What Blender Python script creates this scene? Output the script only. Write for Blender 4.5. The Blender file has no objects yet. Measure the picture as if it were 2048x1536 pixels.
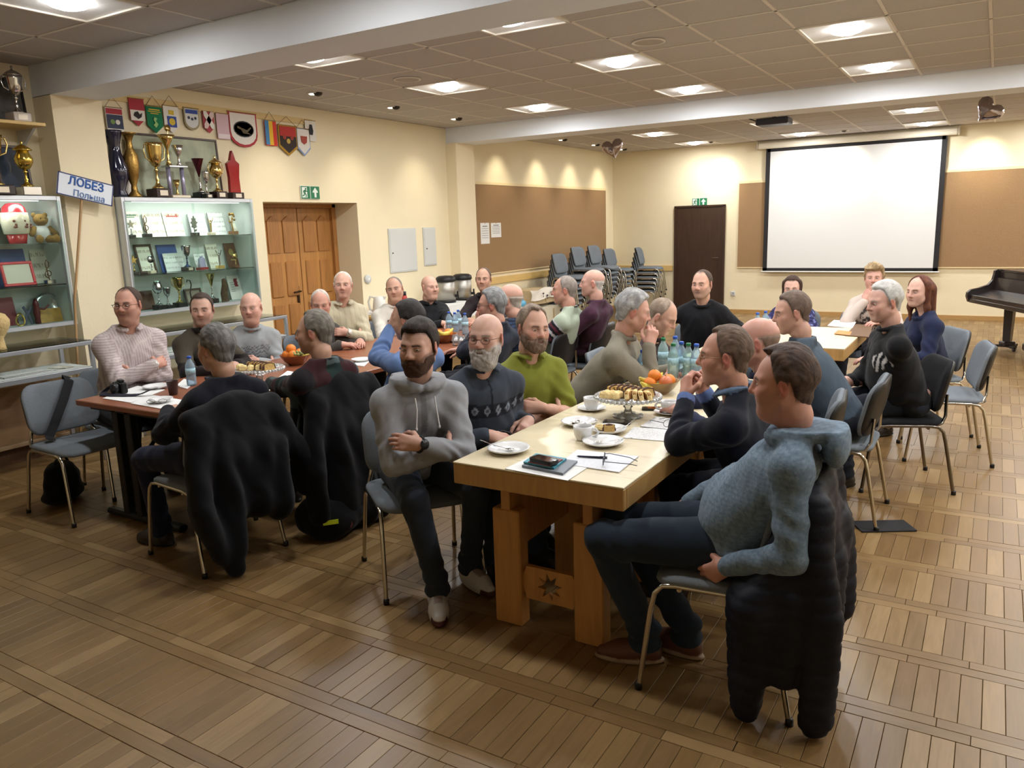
import bpy, bmesh, math, random
import numpy as np
from mathutils import Vector, Matrix
random.seed(7); rng = np.random.default_rng(7)
scene = bpy.context.scene
COL = scene.collection
pi = math.pi
rad = math.radians

# ------------------------------------------------------------------ camera
H = 1.72
def cam_axes(yaw=0.55020195, pitch=0.19826856, roll=-0.03144486):
    f = np.array([-math.sin(yaw)*math.cos(pitch), math.cos(yaw)*math.cos(pitch), -math.sin(pitch)])
    r = np.array([math.cos(yaw), math.sin(yaw), 0.0]); u = np.cross(r, f)
    c, s = math.cos(roll), math.sin(roll)
    return c*r+s*u, -s*r+c*u, f
CR, CU, CF = cam_axes()
cam_d = bpy.data.cameras.new('camera'); cam = bpy.data.objects.new('camera', cam_d); COL.objects.link(cam)
cam_d.sensor_width = 36.0; cam_d.lens = 1572.528/2048*36; cam_d.clip_end = 60; cam_d.clip_start = 0.05
m = Matrix.Identity(4)
for i in range(3):
    m[i][0], m[i][1], m[i][2] = CR[i], CU[i], -CF[i]
m[2][3] = H
cam.matrix_world = m
scene.camera = cam

# ------------------------------------------------------------------ world, exposure
w = bpy.data.worlds.new('world'); scene.world = w; w.use_nodes = True
w.node_tree.nodes['Background'].inputs[0].default_value = (0.55, 0.62, 0.75, 1)
w.node_tree.nodes['Background'].inputs[1].default_value = 0.10
scene.view_settings.view_transform = 'Standard'; scene.view_settings.look = 'None'
scene.view_settings.gamma = 1.0; scene.view_settings.use_curve_mapping = False
scene.view_settings.exposure = 0.0

LAMP_X = (-4.65, -2.85, -1.05, 0.75, 2.4)
LAMP_Y = (2.85, 4.75, 6.55, 8.35, 12.05, 13.95)
LAMP_W = 24.0
def area_light(name, loc, size, power, col, rot=(0, 0, 0), parent=None):
    l = bpy.data.lights.new(name, 'AREA'); l.energy = power; l.color = col; l.shape = 'DISK'; l.size = size
    o = bpy.data.objects.new(name, l); COL.objects.link(o); o.location = loc; o.rotation_euler = rot
    if parent: o.parent = parent
    return o
def spot_light(name, loc, target, power, col, ang=60, blend=.8, parent=None):
    l = bpy.data.lights.new(name, 'SPOT'); l.energy = power; l.color = col; l.spot_size = rad(ang); l.spot_blend = blend
    l.shadow_soft_size = .04
    o = bpy.data.objects.new(name, l); COL.objects.link(o); o.location = loc
    d = Vector(target)-Vector(loc); o.rotation_euler = d.to_track_quat('-Z', 'Y').to_euler()
    if parent: o.parent = parent
    return o

# ------------------------------------------------------------------ helpers
def lin(c):
    return tuple(((v/255.0)/12.92 if v/255.0 <= .04045 else ((v/255.0+.055)/1.055)**2.4) for v in c)
def tag(o, label=None, cat=None, group=None, kind=None):
    if label: o['label'] = label
    if cat: o['category'] = cat
    if group: o['group'] = group
    if kind: o['kind'] = kind
    return o
def thing(name, label, cat, loc=(0, 0, 0), rz=0, group=None):
    o = bpy.data.objects.new(name, None); COL.objects.link(o)
    o.location = loc; o.rotation_euler = (0, 0, rz); o.empty_display_size = .1
    return tag(o, label, cat, group)
def dup(root, loc=None, rz=None, label=None, group=None):
    r = root.copy(); COL.objects.link(r)
    if loc is not None: r.location = loc
    if rz is not None: r.rotation_euler = (0, 0, rz)
    if label: r['label'] = label
    if group: r['group'] = group
    for ch in list(root.children):
        c = ch.copy(); COL.objects.link(c); c.parent = r
        for g in list(ch.children):
            d = g.copy(); COL.objects.link(d); d.parent = c
    return r

MATS = {}
def mat(name, c, rough=.6, metal=0., bump=0., bscale=60., var=0., vscale=8., spec=.5, alpha=1., trans=0., emit=0., coat=0., ior=1.45, stretch=None, ecol=None):
    if name in MATS: return MATS[name]
    m = bpy.data.materials.new(name); m.use_nodes = True; MATS[name] = m
    nt = m.node_tree; N = nt.nodes; L = nt.links; b = N['Principled BSDF']
    col = lin(c)+(1,)
    b.inputs['Base Color'].default_value = col; b.inputs['Roughness'].default_value = rough
    b.inputs['Metallic'].default_value = metal; b.inputs['Specular IOR Level'].default_value = spec
    b.inputs['Transmission Weight'].default_value = trans; b.inputs['IOR'].default_value = ior
    b.inputs['Coat Weight'].default_value = coat
    if emit:
        b.inputs['Emission Color'].default_value = (lin(ecol)+(1,)) if ecol else col; b.inputs['Emission Strength'].default_value = emit
    if bump or var:
        tc = N.new('ShaderNodeTexCoord'); src = tc.outputs['Object']
        if stretch:
            mp = N.new('ShaderNodeMapping'); mp.inputs['Scale'].default_value = stretch; L.new(src, mp.inputs[0]); src = mp.outputs[0]
        if var:
            n = N.new('ShaderNodeTexNoise'); n.inputs['Scale'].default_value = vscale; n.inputs['Detail'].default_value = 4; L.new(src, n.inputs[0])
            mr = N.new('ShaderNodeMapRange'); mr.inputs[1].default_value = .25; mr.inputs[2].default_value = .75
            mr.inputs[3].default_value = 1-var; mr.inputs[4].default_value = 1+var; L.new(n.outputs[0], mr.inputs[0])
            mx = N.new('ShaderNodeVectorMath'); mx.operation = 'SCALE'; mx.inputs[0].default_value = col[:3]; L.new(mr.outputs[0], mx.inputs['Scale'])
            L.new(mx.outputs[0], b.inputs['Base Color'])
        if bump:
            n2 = N.new('ShaderNodeTexNoise'); n2.inputs['Scale'].default_value = bscale; n2.inputs['Detail'].default_value = 3; L.new(src, n2.inputs[0])
            bp = N.new('ShaderNodeBump'); bp.inputs['Strength'].default_value = bump; bp.inputs['Distance'].default_value = .01
            L.new(n2.outputs[0], bp.inputs['Height']); L.new(bp.outputs[0], b.inputs['Normal'])
    return m
def vcmat(name, rough=.7, bump=.15, bscale=250., spec=.3, sss=0., var=.06, sheen=0.):
    """material that takes its base colour from the mesh colour attribute"""
    if name in MATS: return MATS[name]
    m = bpy.data.materials.new(name); m.use_nodes = True; MATS[name] = m
    nt = m.node_tree; N = nt.nodes; L = nt.links; b = N['Principled BSDF']
    a = N.new('ShaderNodeAttribute'); a.attribute_name = 'Col'
    tc = N.new('ShaderNodeTexCoord')
    n = N.new('ShaderNodeTexNoise'); n.inputs['Scale'].default_value = bscale*.5; n.inputs['Detail'].default_value = 3; L.new(tc.outputs['Object'], n.inputs[0])
    mr = N.new('ShaderNodeMapRange'); mr.inputs[1].default_value = .25; mr.inputs[2].default_value = .75; mr.inputs[3].default_value = 1-var; mr.inputs[4].default_value = 1+var
    L.new(n.outputs[0], mr.inputs[0])
    mx = N.new('ShaderNodeVectorMath'); mx.operation = 'SCALE'; L.new(a.outputs['Color'], mx.inputs[0]); L.new(mr.outputs[0], mx.inputs['Scale'])
    L.new(mx.outputs[0], b.inputs['Base Color'])
    b.inputs['Roughness'].default_value = rough; b.inputs['Specular IOR Level'].default_value = spec
    b.inputs['Sheen Weight'].default_value = sheen
    if sss:
        b.inputs['Subsurface Weight'].default_value = sss; b.inputs['Subsurface Radius'].default_value = (1, .35, .2); b.inputs['Subsurface Scale'].default_value = .006
    if bump:
        n2 = N.new('ShaderNodeTexNoise'); n2.inputs['Scale'].default_value = bscale; n2.inputs['Detail'].default_value = 3; L.new(tc.outputs['Object'], n2.inputs[0])
        bp = N.new('ShaderNodeBump'); bp.inputs['Strength'].default_value = bump; bp.inputs['Distance'].default_value = .004
        L.new(n2.outputs[0], bp.inputs['Height']); L.new(bp.outputs[0], b.inputs['Normal'])
    return m

def link_mesh(name, me, parent=None, loc=None):
    o = bpy.data.objects.new(name, me); COL.objects.link(o)
    if parent: o.parent = parent
    if loc is not None: o.location = loc
    return o
def np_mesh(name, V, F, mats, midx=None, col=None, smooth=True):
    """fast mesh from numpy arrays; F is an (n,4) or (n,3) array"""
    me = bpy.data.meshes.new(name); n = len(F); k = F.shape[1]
    me.vertices.add(len(V)); me.vertices.foreach_set('co', np.ascontiguousarray(V, np.float32).ravel())
    me.loops.add(n*k); me.loops.foreach_set('vertex_index', np.ascontiguousarray(F, np.int32).ravel())
    me.polygons.add(n); me.polygons.foreach_set('loop_start', np.arange(0, n*k, k, dtype=np.int32))
    for mm in mats: me.materials.append(mm)
    if midx is not None: me.polygons.foreach_set('material_index', np.ascontiguousarray(midx, np.int32))
    me.polygons.foreach_set('use_smooth', np.full(n, smooth))
    if col is not None:
        at = me.color_attributes.new('Col', 'FLOAT_COLOR', 'POINT')
        c4 = np.ones((len(V), 4), np.float32); c4[:, :3] = col; at.data.foreach_set('color', c4.ravel())
    me.update(); return me

class MB:
    """mesh builder: shapes are collected and linked as one mesh object"""
    def __init__(s): s.v = []; s.f = []; s.m = []; s.sm = []; s.mi = 0
    def add(s, V, F, smooth=False):
        o = len(s.v); s.v += [tuple(p) for p in V]
        s.f += [[i+o for i in q] for q in F]; s.m += [s.mi]*len(F); s.sm += [smooth]*len(F)
        return s
    def box(s, c, d, rz=0., bev=0., rx=0., ry=0.):
        x, y, z = d[0]/2, d[1]/2, d[2]/2
        R = Matrix.Rotation(rz, 3, 'Z') @ Matrix.Rotation(ry, 3, 'Y') @ Matrix.Rotation(rx, 3, 'X'); c = Vector(c)
        if bev <= 0:
            V = [(-x, -y, -z), (x, -y, -z), (x, y, -z), (-x, y, -z), (-x, -y, z), (x, -y, z), (x, y, z), (-x, y, z)]
            F = [(0, 3, 2, 1), (4, 5, 6, 7), (0, 1, 5, 4), (1, 2, 6, 5), (2, 3, 7, 6), (3, 0, 4, 7)]
        else:
            b = min(bev, .95*min(x, y, z)); V = []; idx = {}
            for sx in (-1, 1):
                for sy in (-1, 1):
                    for sz in (-1, 1):
                        for a in range(3):
                            p = [sx*(x-b), sy*(y-b), sz*(z-b)]; p[a] = (sx*x, sy*y, sz*z)[a]
                            idx[sx, sy, sz, a] = len(V); V.append(p)
            F = []
            for a in range(3):
                u, w_ = (a+1) % 3, (a+2) % 3
                for sg in (-1, 1):
                    q = []
                    for su, sw in ((-1, -1), (1, -1), (1, 1), (-1, 1)):
                        k = [0, 0, 0]; k[a] = sg; k[u] = su; k[w_] = sw; q.append(idx[k[0], k[1], k[2], a])
                    F.append(q if sg > 0 else q[::-1])
                for su in (-1, 1):
                    for sw in (-1, 1):
                        k0 = [0, 0, 0]; k1 = [0, 0, 0]; k0[a] = -1; k1[a] = 1
                        for k in (k0, k1): k[u] = su; k[w_] = sw
                        q = [idx[(*k0, u)], idx[(*k1, u)], idx[(*k1, w_)], idx[(*k0, w_)]]
                        F.append(q if su*sw < 0 else q[::-1])
            for sx in (-1, 1):
                for sy in (-1, 1):
                    for sz in (-1, 1):
                        q = [idx[sx, sy, sz, a] for a in range(3)]
                        F.append(q if sx*sy*sz > 0 else q[::-1])
        return s.add([R @ Vector(p)+c for p in V], F)
    def tube(s, pts, r, n=8, cap=True, flat=1., closed=False):
        P = [Vector(p) for p in pts]; rs = r if isinstance(r, (list, tuple)) else [r]*len(P)
        V = []; F = []; up = None
        for i, p in enumerate(P):
            if closed: t = (P[(i+1) % len(P)]-P[i-1])
            else: t = (P[min(i+1, len(P)-1)]-P[max(i-1, 0)])
            t = t.normalized() if t.length > 1e-9 else Vector((0, 0, 1))
            if up is None:
                up = Vector((0, 0, 1)) if abs(t.z) < .9 else Vector((0, 1, 0))
            a = t.cross(up).normalized(); up = a.cross(t).normalized()
            for k in range(n):
                g = 2*pi*k/n; V.append(p+a*(math.cos(g)*rs[i])+up*(math.sin(g)*rs[i]*flat))
        m_ = len(P)
        for i in range(m_ if closed else m_-1):
            j = (i+1) % m_
            for k in range(n):
                F.append((i*n+k, i*n+(k+1) % n, j*n+(k+1) % n, j*n+k))
        s.add(V, F, True)
        if cap and not closed:
            s.add(V[:n], [tuple(range(n))[::-1]]); s.add(V[-n:], [tuple(range(n))])
        return s
    def lathe(s, prof, n=20, c=(0, 0, 0), sx=1., sy=1., sharp=False, M=None):
        V = []; F = []; c = Vector(c)
        for (r, z) in prof:
            for k in range(n):
                g = 2*pi*k/n; p = Vector((math.cos(g)*r*sx, math.sin(g)*r*sy, z)); V.append((M @ p if M else p)+c)
        for i in range(len(prof)-1):
            for k in range(n):
                F.append((i*n+k, i*n+(k+1) % n, (i+1)*n+(k+1) % n, (i+1)*n+k))
        disc = len(prof) == 2 and abs(prof[0][1]-prof[1][1]) < 1e-9
        if prof[0][0] > 1e-6 and not disc: F.append(tuple(range(n))[::-1])
        if prof[-1][0] > 1e-6 and not disc: F.append(tuple((len(prof)-1)*n+k for k in range(n)))
        return s.add(V, F, not sharp)
    def ell(s, c, r, n=14, m_=9, M=None):
        prof = [(max(math.sin(pi*i/m_), 1e-7), -math.cos(pi*i/m_)) for i in range(m_+1)]
        S = Matrix.Diagonal((r[0], r[1], r[2])); 
        return s.lathe(prof, n, c, M=(M @ S) if M else S)
    def prism(s, poly, axis, lo, hi):
        """extrude a 2-D polygon (counter-clockwise) along axis 0/1/2"""
        n = len(poly); V = []
        for h_ in (lo, hi):
            for (a, b) in poly:
                V.append({0: (h_, a, b), 1: (a, h_, b), 2: (a, b, h_)}[axis])
        F = [tuple(range(n))[::-1], tuple(range(n, 2*n))]+[(i, (i+1) % n, n+(i+1) % n, n+i) for i in range(n)]
        if axis == 1: F = [q[::-1] for q in F]
        return s.add(V, F)
    def xf(s, M, start=0):
        for i in range(start, len(s.v)): s.v[i] = tuple(M @ Vector(s.v[i]))
        return s
    def mesh(s, name, mats):
        me = bpy.data.meshes.new(name); me.from_pydata(s.v, [], s.f)
        for mm in (mats if isinstance(mats, (list, tuple)) else [mats]): me.materials.append(mm)
        me.polygons.foreach_set('material_index', s.m); me.polygons.foreach_set('use_smooth', s.sm)
        me.update(); return me
    def build(s, name, mats, parent=None, loc=None, rz=None, kind=None):
        o = link_mesh(name, s.mesh(name, mats), parent, loc)
        if rz is not None: o.rotation_euler = (0, 0, rz)
        if kind: o['kind'] = kind
        return o
def structure(name, mb, mats, parent=None):
    return mb.build(name, mats, parent, kind='structure')

def px_ray(x, y):
    return CR*(x-1024)/1572.528-CU*(y-768)/1572.528+CF
def px_at(x, y, z=None, X=None, Y=None, d=None):
    """surveyed point: where the line through a photograph pixel meets a known height or plane"""
    r_ = px_ray(x, y); C0 = np.array((0, 0, H))
    t = (z-H)/r_[2] if z is not None else X/r_[0] if X is not None else Y/r_[1] if Y is not None else d
    return C0+r_*t

def clear_glass(name, tint, rough=.02, fres=1.25, milk=0.):
    """thin clear pane: straight-through light plus a mirror reflection"""
    if name in MATS: return MATS[name]
    m = bpy.data.materials.new(name); m.use_nodes = True; MATS[name] = m; nt = m.node_tree; N = nt.nodes; L = nt.links
    N.remove(N['Principled BSDF']); o = N['Material Output']
    t = N.new('ShaderNodeBsdfTransparent'); t.inputs[0].default_value = lin(tint)+(1,); g = N.new('ShaderNodeBsdfGlossy'); g.inputs['Roughness'].default_value = rough
    f = N.new('ShaderNodeFresnel'); f.inputs[0].default_value = fres; mx = N.new('ShaderNodeMixShader'); L.new(f.outputs[0], mx.inputs[0]); L.new(t.outputs[0], mx.inputs[1]); L.new(g.outputs[0], mx.inputs[2]); L.new(mx.outputs[0], o.inputs[0])
    if milk:
        d = N.new('ShaderNodeBsdfDiffuse'); d.inputs[0].default_value = lin(tint)+(1,); m2 = N.new('ShaderNodeMixShader'); m2.inputs[0].default_value = milk; L.new(mx.outputs[0], m2.inputs[1]); L.new(d.outputs[0], m2.inputs[2]); L.new(m2.outputs[0], o.inputs[0])
    return m
# ------------------------------------------------------------------ room shell
XL, XR, YB, YF, ZC = -6.53, 3.3, -1.6, 14.67, 3.05
WALL = mat('wall_paint', (228, 215, 183), .75, bump=.12, bscale=70, var=.02, vscale=3)
PILP = mat('pillar_paint', (232, 218, 186), .75, bump=.12, bscale=70, var=.02, vscale=3)
BEAMP = mat('beam_paint', (226, 230, 236), .7, var=.015, vscale=4)
def struct_box(name, lo, hi, m, parent=None):
    b = MB(); b.box([(a+c)/2 for a, c in zip(lo, hi)], [c-a for a, c in zip(lo, hi)]); return structure(name, b, m, parent)
# left wall with the recessed double door
b = MB(); T = .5
def wb(y0, y1, z0, z1): b.box((XL-T/2, (y0+y1)/2, (z0+z1)/2), (T, y1-y0, z1-z0))
wb(YB, 5.82, 0, ZC); wb(7.25, YF+.2, 0, ZC); wb(5.82, 7.25, 2.045, ZC)
b.box((XL-T-.06, 6.53, 1.1), (.1, 1.7, 2.3))
structure('wall_left', b, WALL)
struct_box('wall_far', (XL, YF, 0), (XR+.2, YF+.2, ZC), WALL)
struct_box('wall_right', (XR, YB, 0), (XR+.2, YF, ZC), WALL)
struct_box('wall_back', (XL-.2, YB-.2, 0), (XR+.2, YB, ZC), WALL)
b = MB(); b.box((-6.405, 3.815, 1.41), (.25, .41, 2.82)); structure('pillar_near', b, PILP)
b = MB(); b.box((-6.445, 9.32, 1.425), (.17, .44, 2.85)); structure('pillar_far', b, PILP)
struct_box('beam_near', (XL, 3.61, 2.816), (XR, 4.02, ZC+.01), BEAMP)
struct_box('beam_far', (XL, 9.12, 2.846), (XR, 9.56, ZC+.01), BEAMP)

# ceiling: slab, tiles lying on light bars
TILE = mat('ceiling_tile', (186, 180, 176), .9, bump=.35, bscale=220, var=.05, vscale=60)
BAR = mat('ceiling_bar', (214, 206, 196), .6)
ceil = struct_box('ceiling', (XL-.2, YB-.2, ZC+.012), (XR+.2, YF+.2, ZC+.15), mat('ceiling_slab', (150, 138, 130), .9))
tb = MB(); tb.box((0, 0, 0), (.578, .578, .012), bev=.003); TME = tb.mesh('tile', TILE)
LAMPS = [(x, y) for x in LAMP_X for y in LAMP_Y]
n_t = 0; rest = MB(); bars = []
for (y0, y1, off) in ((YB, 3.61, 2.55), (4.02, 9.12, 6.25), (9.56, YF, 11.75)):
    ys = [off+.6*k for k in range(-20, 20) if y0 < off+.6*k < y1]
    edges = [y0]+ys+[y1]; xs = [-4.35+.6*k for k in range(-4, 13) if XL < -4.35+.6*k < XR]; xe = [XL]+xs+[XR]
    for xg in xs: bars.append(((xg, (y0+y1)/2), (.022, y1-y0)))
    for yg in ys: bars.append((((XL+XR)/2, yg), (XR-XL, .022)))
    for i in range(len(xe)-1):
        for j in range(len(edges)-1):
            cx, cy = (xe[i]+xe[i+1])/2, (edges[j]+edges[j+1])/2; wx, wy = xe[i+1]-xe[i], edges[j+1]-edges[j]
            if any(abs(cx-a) < .2 and abs(cy-c) < .2 for a, c in LAMPS): continue
            if wx < .05 or wy < .05: continue
            vis = cy > 1.9 and cx < 1.3 and n_t < 298
            if vis:
                o = link_mesh('tile', TME, ceil); o.location = (cx, cy, ZC+.006); o.scale = ((wx-.02)/.578, (wy-.02)/.578, 1); n_t += 1
            else: rest.box((cx, cy, ZC+.006), (wx-.02, wy-.02, .012))
o = rest.build('tile_field', TILE, ceil); o['kind'] = 'stuff'
for (c, d) in bars:
    MB().box((c[0], c[1], ZC+.003), (d[0], d[1], .014)).build('grid_bar', BAR, ceil)

# floor: oak planks in cross rows with double strips between
SUB = mat('floor_base', (60, 42, 24), .8)
floor = struct_box('floor', (XL-.5, YB-.2, -.10), (XR+.2, YF+.2, -.012), SUB)
def wood(name, c, rough=.30, var=.16, grain=(4, 60, 4), coat=0., bumpk=.05, spec=.5):
    if name in MATS: return MATS[name]
    m = bpy.data.materials.new(name); m.use_nodes = True; MATS[name] = m
    nt = m.node_tree; N = nt.nodes; L = nt.links; b = N['Principled BSDF']
    tc = N.new('ShaderNodeTexCoord'); mp = N.new('ShaderNodeMapping'); mp.inputs['Scale'].default_value = grain; L.new(tc.outputs['Object'], mp.inputs[0])
    oi = N.new('ShaderNodeObjectInfo'); ad = N.new('ShaderNodeVectorMath'); ad.operation = 'ADD'; L.new(mp.outputs[0], ad.inputs[0])
    ml = N.new('ShaderNodeMath'); ml.operation = 'MULTIPLY'; ml.inputs[1].default_value = 37; L.new(oi.outputs['Random'], ml.inputs[0]); L.new(ml.outputs[0], ad.inputs[1])
    n = N.new('ShaderNodeTexNoise'); n.inputs['Scale'].default_value = 1.; n.inputs['Detail'].default_value = 6; n.inputs['Distortion'].default_value = .8; L.new(ad.outputs[0], n.inputs[0])
    mr = N.new('ShaderNodeMapRange'); mr.inputs[1].default_value = .3; mr.inputs[2].default_value = .7; mr.inputs[3].default_value = 1-var; mr.inputs[4].default_value = 1+var*.7; L.new(n.outputs[0], mr.inputs[0])
    mx = N.new('ShaderNodeVectorMath'); mx.operation = 'SCALE'; mx.inputs[0].default_value = lin(c); L.new(mr.outputs[0], mx.inputs['Scale'])
    L.new(mx.outputs[0], b.inputs['Base Color']); b.inputs['Coat Weight'].default_value = coat; b.inputs['Coat Roughness'].default_value = .2
    b.inputs['Specular IOR Level'].default_value = spec
    mr2 = N.new('ShaderNodeMapRange'); mr2.inputs[3].default_value = rough-.05; mr2.inputs[4].default_value = rough+.08; L.new(n.outputs[0], mr2.inputs[0]); L.new(mr2.outputs[0], b.inputs['Roughness'])
    bp = N.new('ShaderNodeBump'); bp.inputs['Strength'].default_value = bumpk; bp.inputs['Distance'].default_value = .005; L.new(n.outputs[0], bp.inputs['Height']); L.new(bp.outputs[0], b.inputs['Normal'])
    return m
TONES = [(130, 102, 64), (124, 97, 60), (136, 108, 68), (128, 100, 63), (120, 92, 56), (146, 118, 78), (128, 99, 60)]
OAKY = [wood('oak_plank_%d' % i, c, .35, .13, (55, 5, 5)) for i, c in enumerate(TONES)]
OAKX = [wood('oak_strip_%d' % i, c, .35, .13, (5, 55, 5)) for i, c in enumerate(TONES)]
pieces = []
row = 0; y = 1.925-.4535*8
while y < YF:
    r_ = np.random.default_rng(100+row); x = XL+.01; 
    while x < XR:           # planks
        wd_ = .071; pieces.append((x+wd_/2, y+.170, wd_, .340, 0, int(r_.integers(0, 7)), r_.uniform(-.0006, .0006))); x += wd_
    for k in range(2):      # double strip
        x = XL-.3*r_.random()
        while x < XR:
            l = float(r_.uniform(.34, .52)); pieces.append((x+l/2, y+.3405+.02825+k*.0565, l, .0565, 1, int(r_.integers(0, 7)), r_.uniform(-.0006, .0006))); x += l
    y += .4535; row += 1
def px_area(x, y):
    d = np.array((x, y, -H)); zc_ = d@CF
    if zc_ < .3: return -1
    u, v = 1024+1572.5*(d@CR)/zc_, 768-1572.5*(d@CU)/zc_
    if not (-40 < u < 2088 and -10 < v < 1570): return -1
    return 1/zc_**2
pieces = [p for p in pieces if p[0] < XR]
pieces.sort(key=lambda p: -px_area(p[0], p[1])*p[2]*p[3] if px_area(p[0], p[1]) > 0 else 1)
PM = {}
nP = 296
for i, (x, y, a, c, kind_, tn, dz) in enumerate(pieces[:nP]):
    key_ = (kind_, tn) if kind_ == 0 else (kind_, tn)
    if key_ not in PM:
        b = MB(); b.box((0, 0, -.007), (1., 1., .014)); PM[key_] = b.mesh('plank', (OAKX if kind_ else OAKY)[tn])
    if kind_ == 0 or True:
        b = MB(); b.box((0, 0, -.007), (a-.0018, c-.0018, .014), bev=.0012)
        if ('m', kind_, tn, round(a, 2)) not in PM: PM['m', kind_, tn, round(a, 2)] = b.mesh('plank', (OAKX if kind_ else OAKY)[tn])
        o = link_mesh('plank', PM['m', kind_, tn, round(a, 2)], floor); o.location = (x, y, dz)
b = MB()
far = pieces[nP:]
V = []; F = []; MI = []
for (x, y, a, c, kind_, tn, dz) in far:
    o = len(V); ex, ey = a/2-.0009, c/2-.0009
    V += [(x-ex, y-ey, dz), (x+ex, y-ey, dz), (x+ex, y+ey, dz), (x-ex, y+ey, dz), (x-ex, y-ey, -.012), (x+ex, y-ey, -.012), (x+ex, y+ey, -.012), (x-ex, y+ey, -.012)]
    F += [(o, o+1, o+2, o+3), (o, o+4, o+5, o+1), (o+1, o+5, o+6, o+2), (o+2, o+6, o+7, o+3), (o+3, o+7, o+4, o)]; MI += [tn+7*kind_]*5
me = np_mesh('plank_field', np.array(V), np.array(F), OAKY+OAKX, MI, smooth=False); o = link_mesh('plank_field', me, floor); o['kind'] = 'stuff'

# skirting and rails
SK = wood('skirting_wood', (176, 138, 84), .4, .12, (5, 5, 60)); RAILM = wood('rail_wood', (212, 178, 112), .45, .08, (4, 4, 60))
struct_box('baseboard_far', (XL, YF-.02, 0), (-5.25, YF, .07), SK); struct_box('baseboard_far', (-4.27, YF-.02, 0), (XR, YF, .07), SK)
struct_box('baseboard_left', (XL, 9.56, 0), (XL+.02, YF-.02, .08), SK); struct_box('baseboard_left', (XL, 7.3, 0), (XL+.02, 9.08, .08), SK)
struct_box('baseboard_left', (XL, YB, 0), (XL+.03, 3.6, .12), wood('dark_skirting', (96, 66, 44), .5, .15, (5, 60, 5)))
struct_box('trim_1', (XL, 9.58, .86), (XL+.03, YF-.03, .96), RAILM); struct_box('trim_2', (XL+.03, YF-.03, .78), (-5.28, YF, .88), RAILM)
# pin boards set on the walls
CORK = mat('cork', (152, 121, 86), .95, bump=.5, bscale=160, var=.16, vscale=90); EDGE = mat('board_edge', (226, 206, 160), .6)
def pinboard(label, lo, hi):
    c = [(a+d)/2 for a, d in zip(lo, hi)]; t = thing('pin_board', label, 'pin board', (c[0], c[1], lo[2])); b = MB(); b.box((0, 0, (hi[2]-lo[2])/2), [d-a for a, d in zip(lo, hi)]); b.build('cork_panel', CORK, t)
    ax_ = 0 if hi[0]-lo[0] > .1 else 1; L_ = (hi[0]-lo[0]) if ax_ == 0 else hi[1]-lo[1]
    for z in (hi[2]-lo[2]+.02, -.008):
        b = MB(); b.box((0, 0, z), (L_, .034, .04 if z > 0 else .016) if ax_ == 0 else (.034, L_, .04 if z > 0 else .016)); b.build('edge_strip', EDGE, t)
    return t
pinboard('long brown cork board on the left wall beyond the pillar', (XL, 9.66, 1.03), (XL+.025, 14.28, 2.33))
pinboard('brown cork board behind the projection screen, right of the dark door', (-4.04, YF-.025, .85), (2.6, YF, 2.34))

# double wooden door in the left wall
PINE = wood('pine_door', (176, 124, 66), .42, .20, (30, 30, 3), bumpk=.08); PINE2 = wood('pine_frame', (164, 112, 58), .42, .18, (30, 30, 3))
DX = -6.93
def slab_x(b, y0, y1, z0, z1, x0, x1, bev=.004): b.box(((x0+x1)/2, (y0+y1)/2, (z0+z1)/2), (abs(x1-x0), y1-y0, z1-z0), bev=bev)
door = MB(); slab_x(door, 6.13, 6.66, 0.01, 2.0, DX-.03, DX); door = structure('door_1', door, PINE)
door2 = MB(); slab_x(door2, 6.67, 7.20, 0.01, 2.0, DX-.03, DX); door2 = structure('door_1', door2, PINE)
fr = MB(); slab_x(fr, 5.82, 6.125, 0, 2.045, DX-.04, DX+.03); slab_x(fr, 7.19, 7.25, 0, 2.045, DX-.04, DX+.05); slab_x(fr, 5.82, 7.25, 2.0, 2.045, DX-.04, DX+.05)
fr.build('door_frame', PINE2, door)
def panel(par, y0, y1, z0, z1, arch=False):
    b = MB(); n = 8
    if not arch: slab_x(b, y0, y1, z0, z1, DX-.004, DX+.016, .012)
    else:
        po = [(y0, z0), (y1, z0)]+[(y1+(y0-y1)*i/n, z1-.05+.05*math.sin(pi*i/n)**2*(1 if arch > 0 else 1)) for i in range(n+1)]
        b.prism(po, 0, DX-.004, DX+.014)
    b.build('door_panel', PINE2, par)
for par, ya, yb in ((door, 6.13, 6.66), (door2, 6.67, 7.20)):
    wd_ = (yb-ya-.065*2-.055)/2
    for k in range(2):
        y0 = ya+.065+k*(wd_+.055); panel(par, y0, y0+wd_, 1.50, 1.91, 1); panel(par, y0, y0+wd_, 1.0, 1.40); panel(par, y0, y0+wd_, .56, .92); panel(par, y0, y0+wd_, .12, .48)
b = MB(); b.tube([(DX+.0, 6.58, 1.05), (DX+.055, 6.58, 1.05), (DX+.06, 6.55, 1.05), (DX+.06, 6.47, 1.045)], .010, 8); b.box((DX+.006, 6.58, 1.0), (.012, .04, .22), bev=.004); b.build('door_handle', mat('dark_brass', (60, 44, 28), .35, .8), door)
# dark door in the far wall
DK = wood('dark_door', (58, 38, 26), .4, .22, (40, 4, 3)); b = MB(); b.box((-4.765, YF-.012, .985), (.88, .03, 1.95), bev=.003); d2 = structure('door_2', b, DK)
b = MB()
for xx in (-5.225, -4.305): b.box((xx, YF-.02, .985), (.05, .05, 1.97))
b.box((-4.765, YF-.02, 1.975), (.97, .05, .03)); b.build('door_frame', DK, d2)
b = MB(); b.tube([(-4.40, YF-.02, 1.02), (-4.40, YF-.07, 1.02), (-4.50, YF-.075, 1.02)], .009, 8); b.build('door_handle', mat('old_metal', (90, 80, 66), .4, .8), d2)

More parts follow.
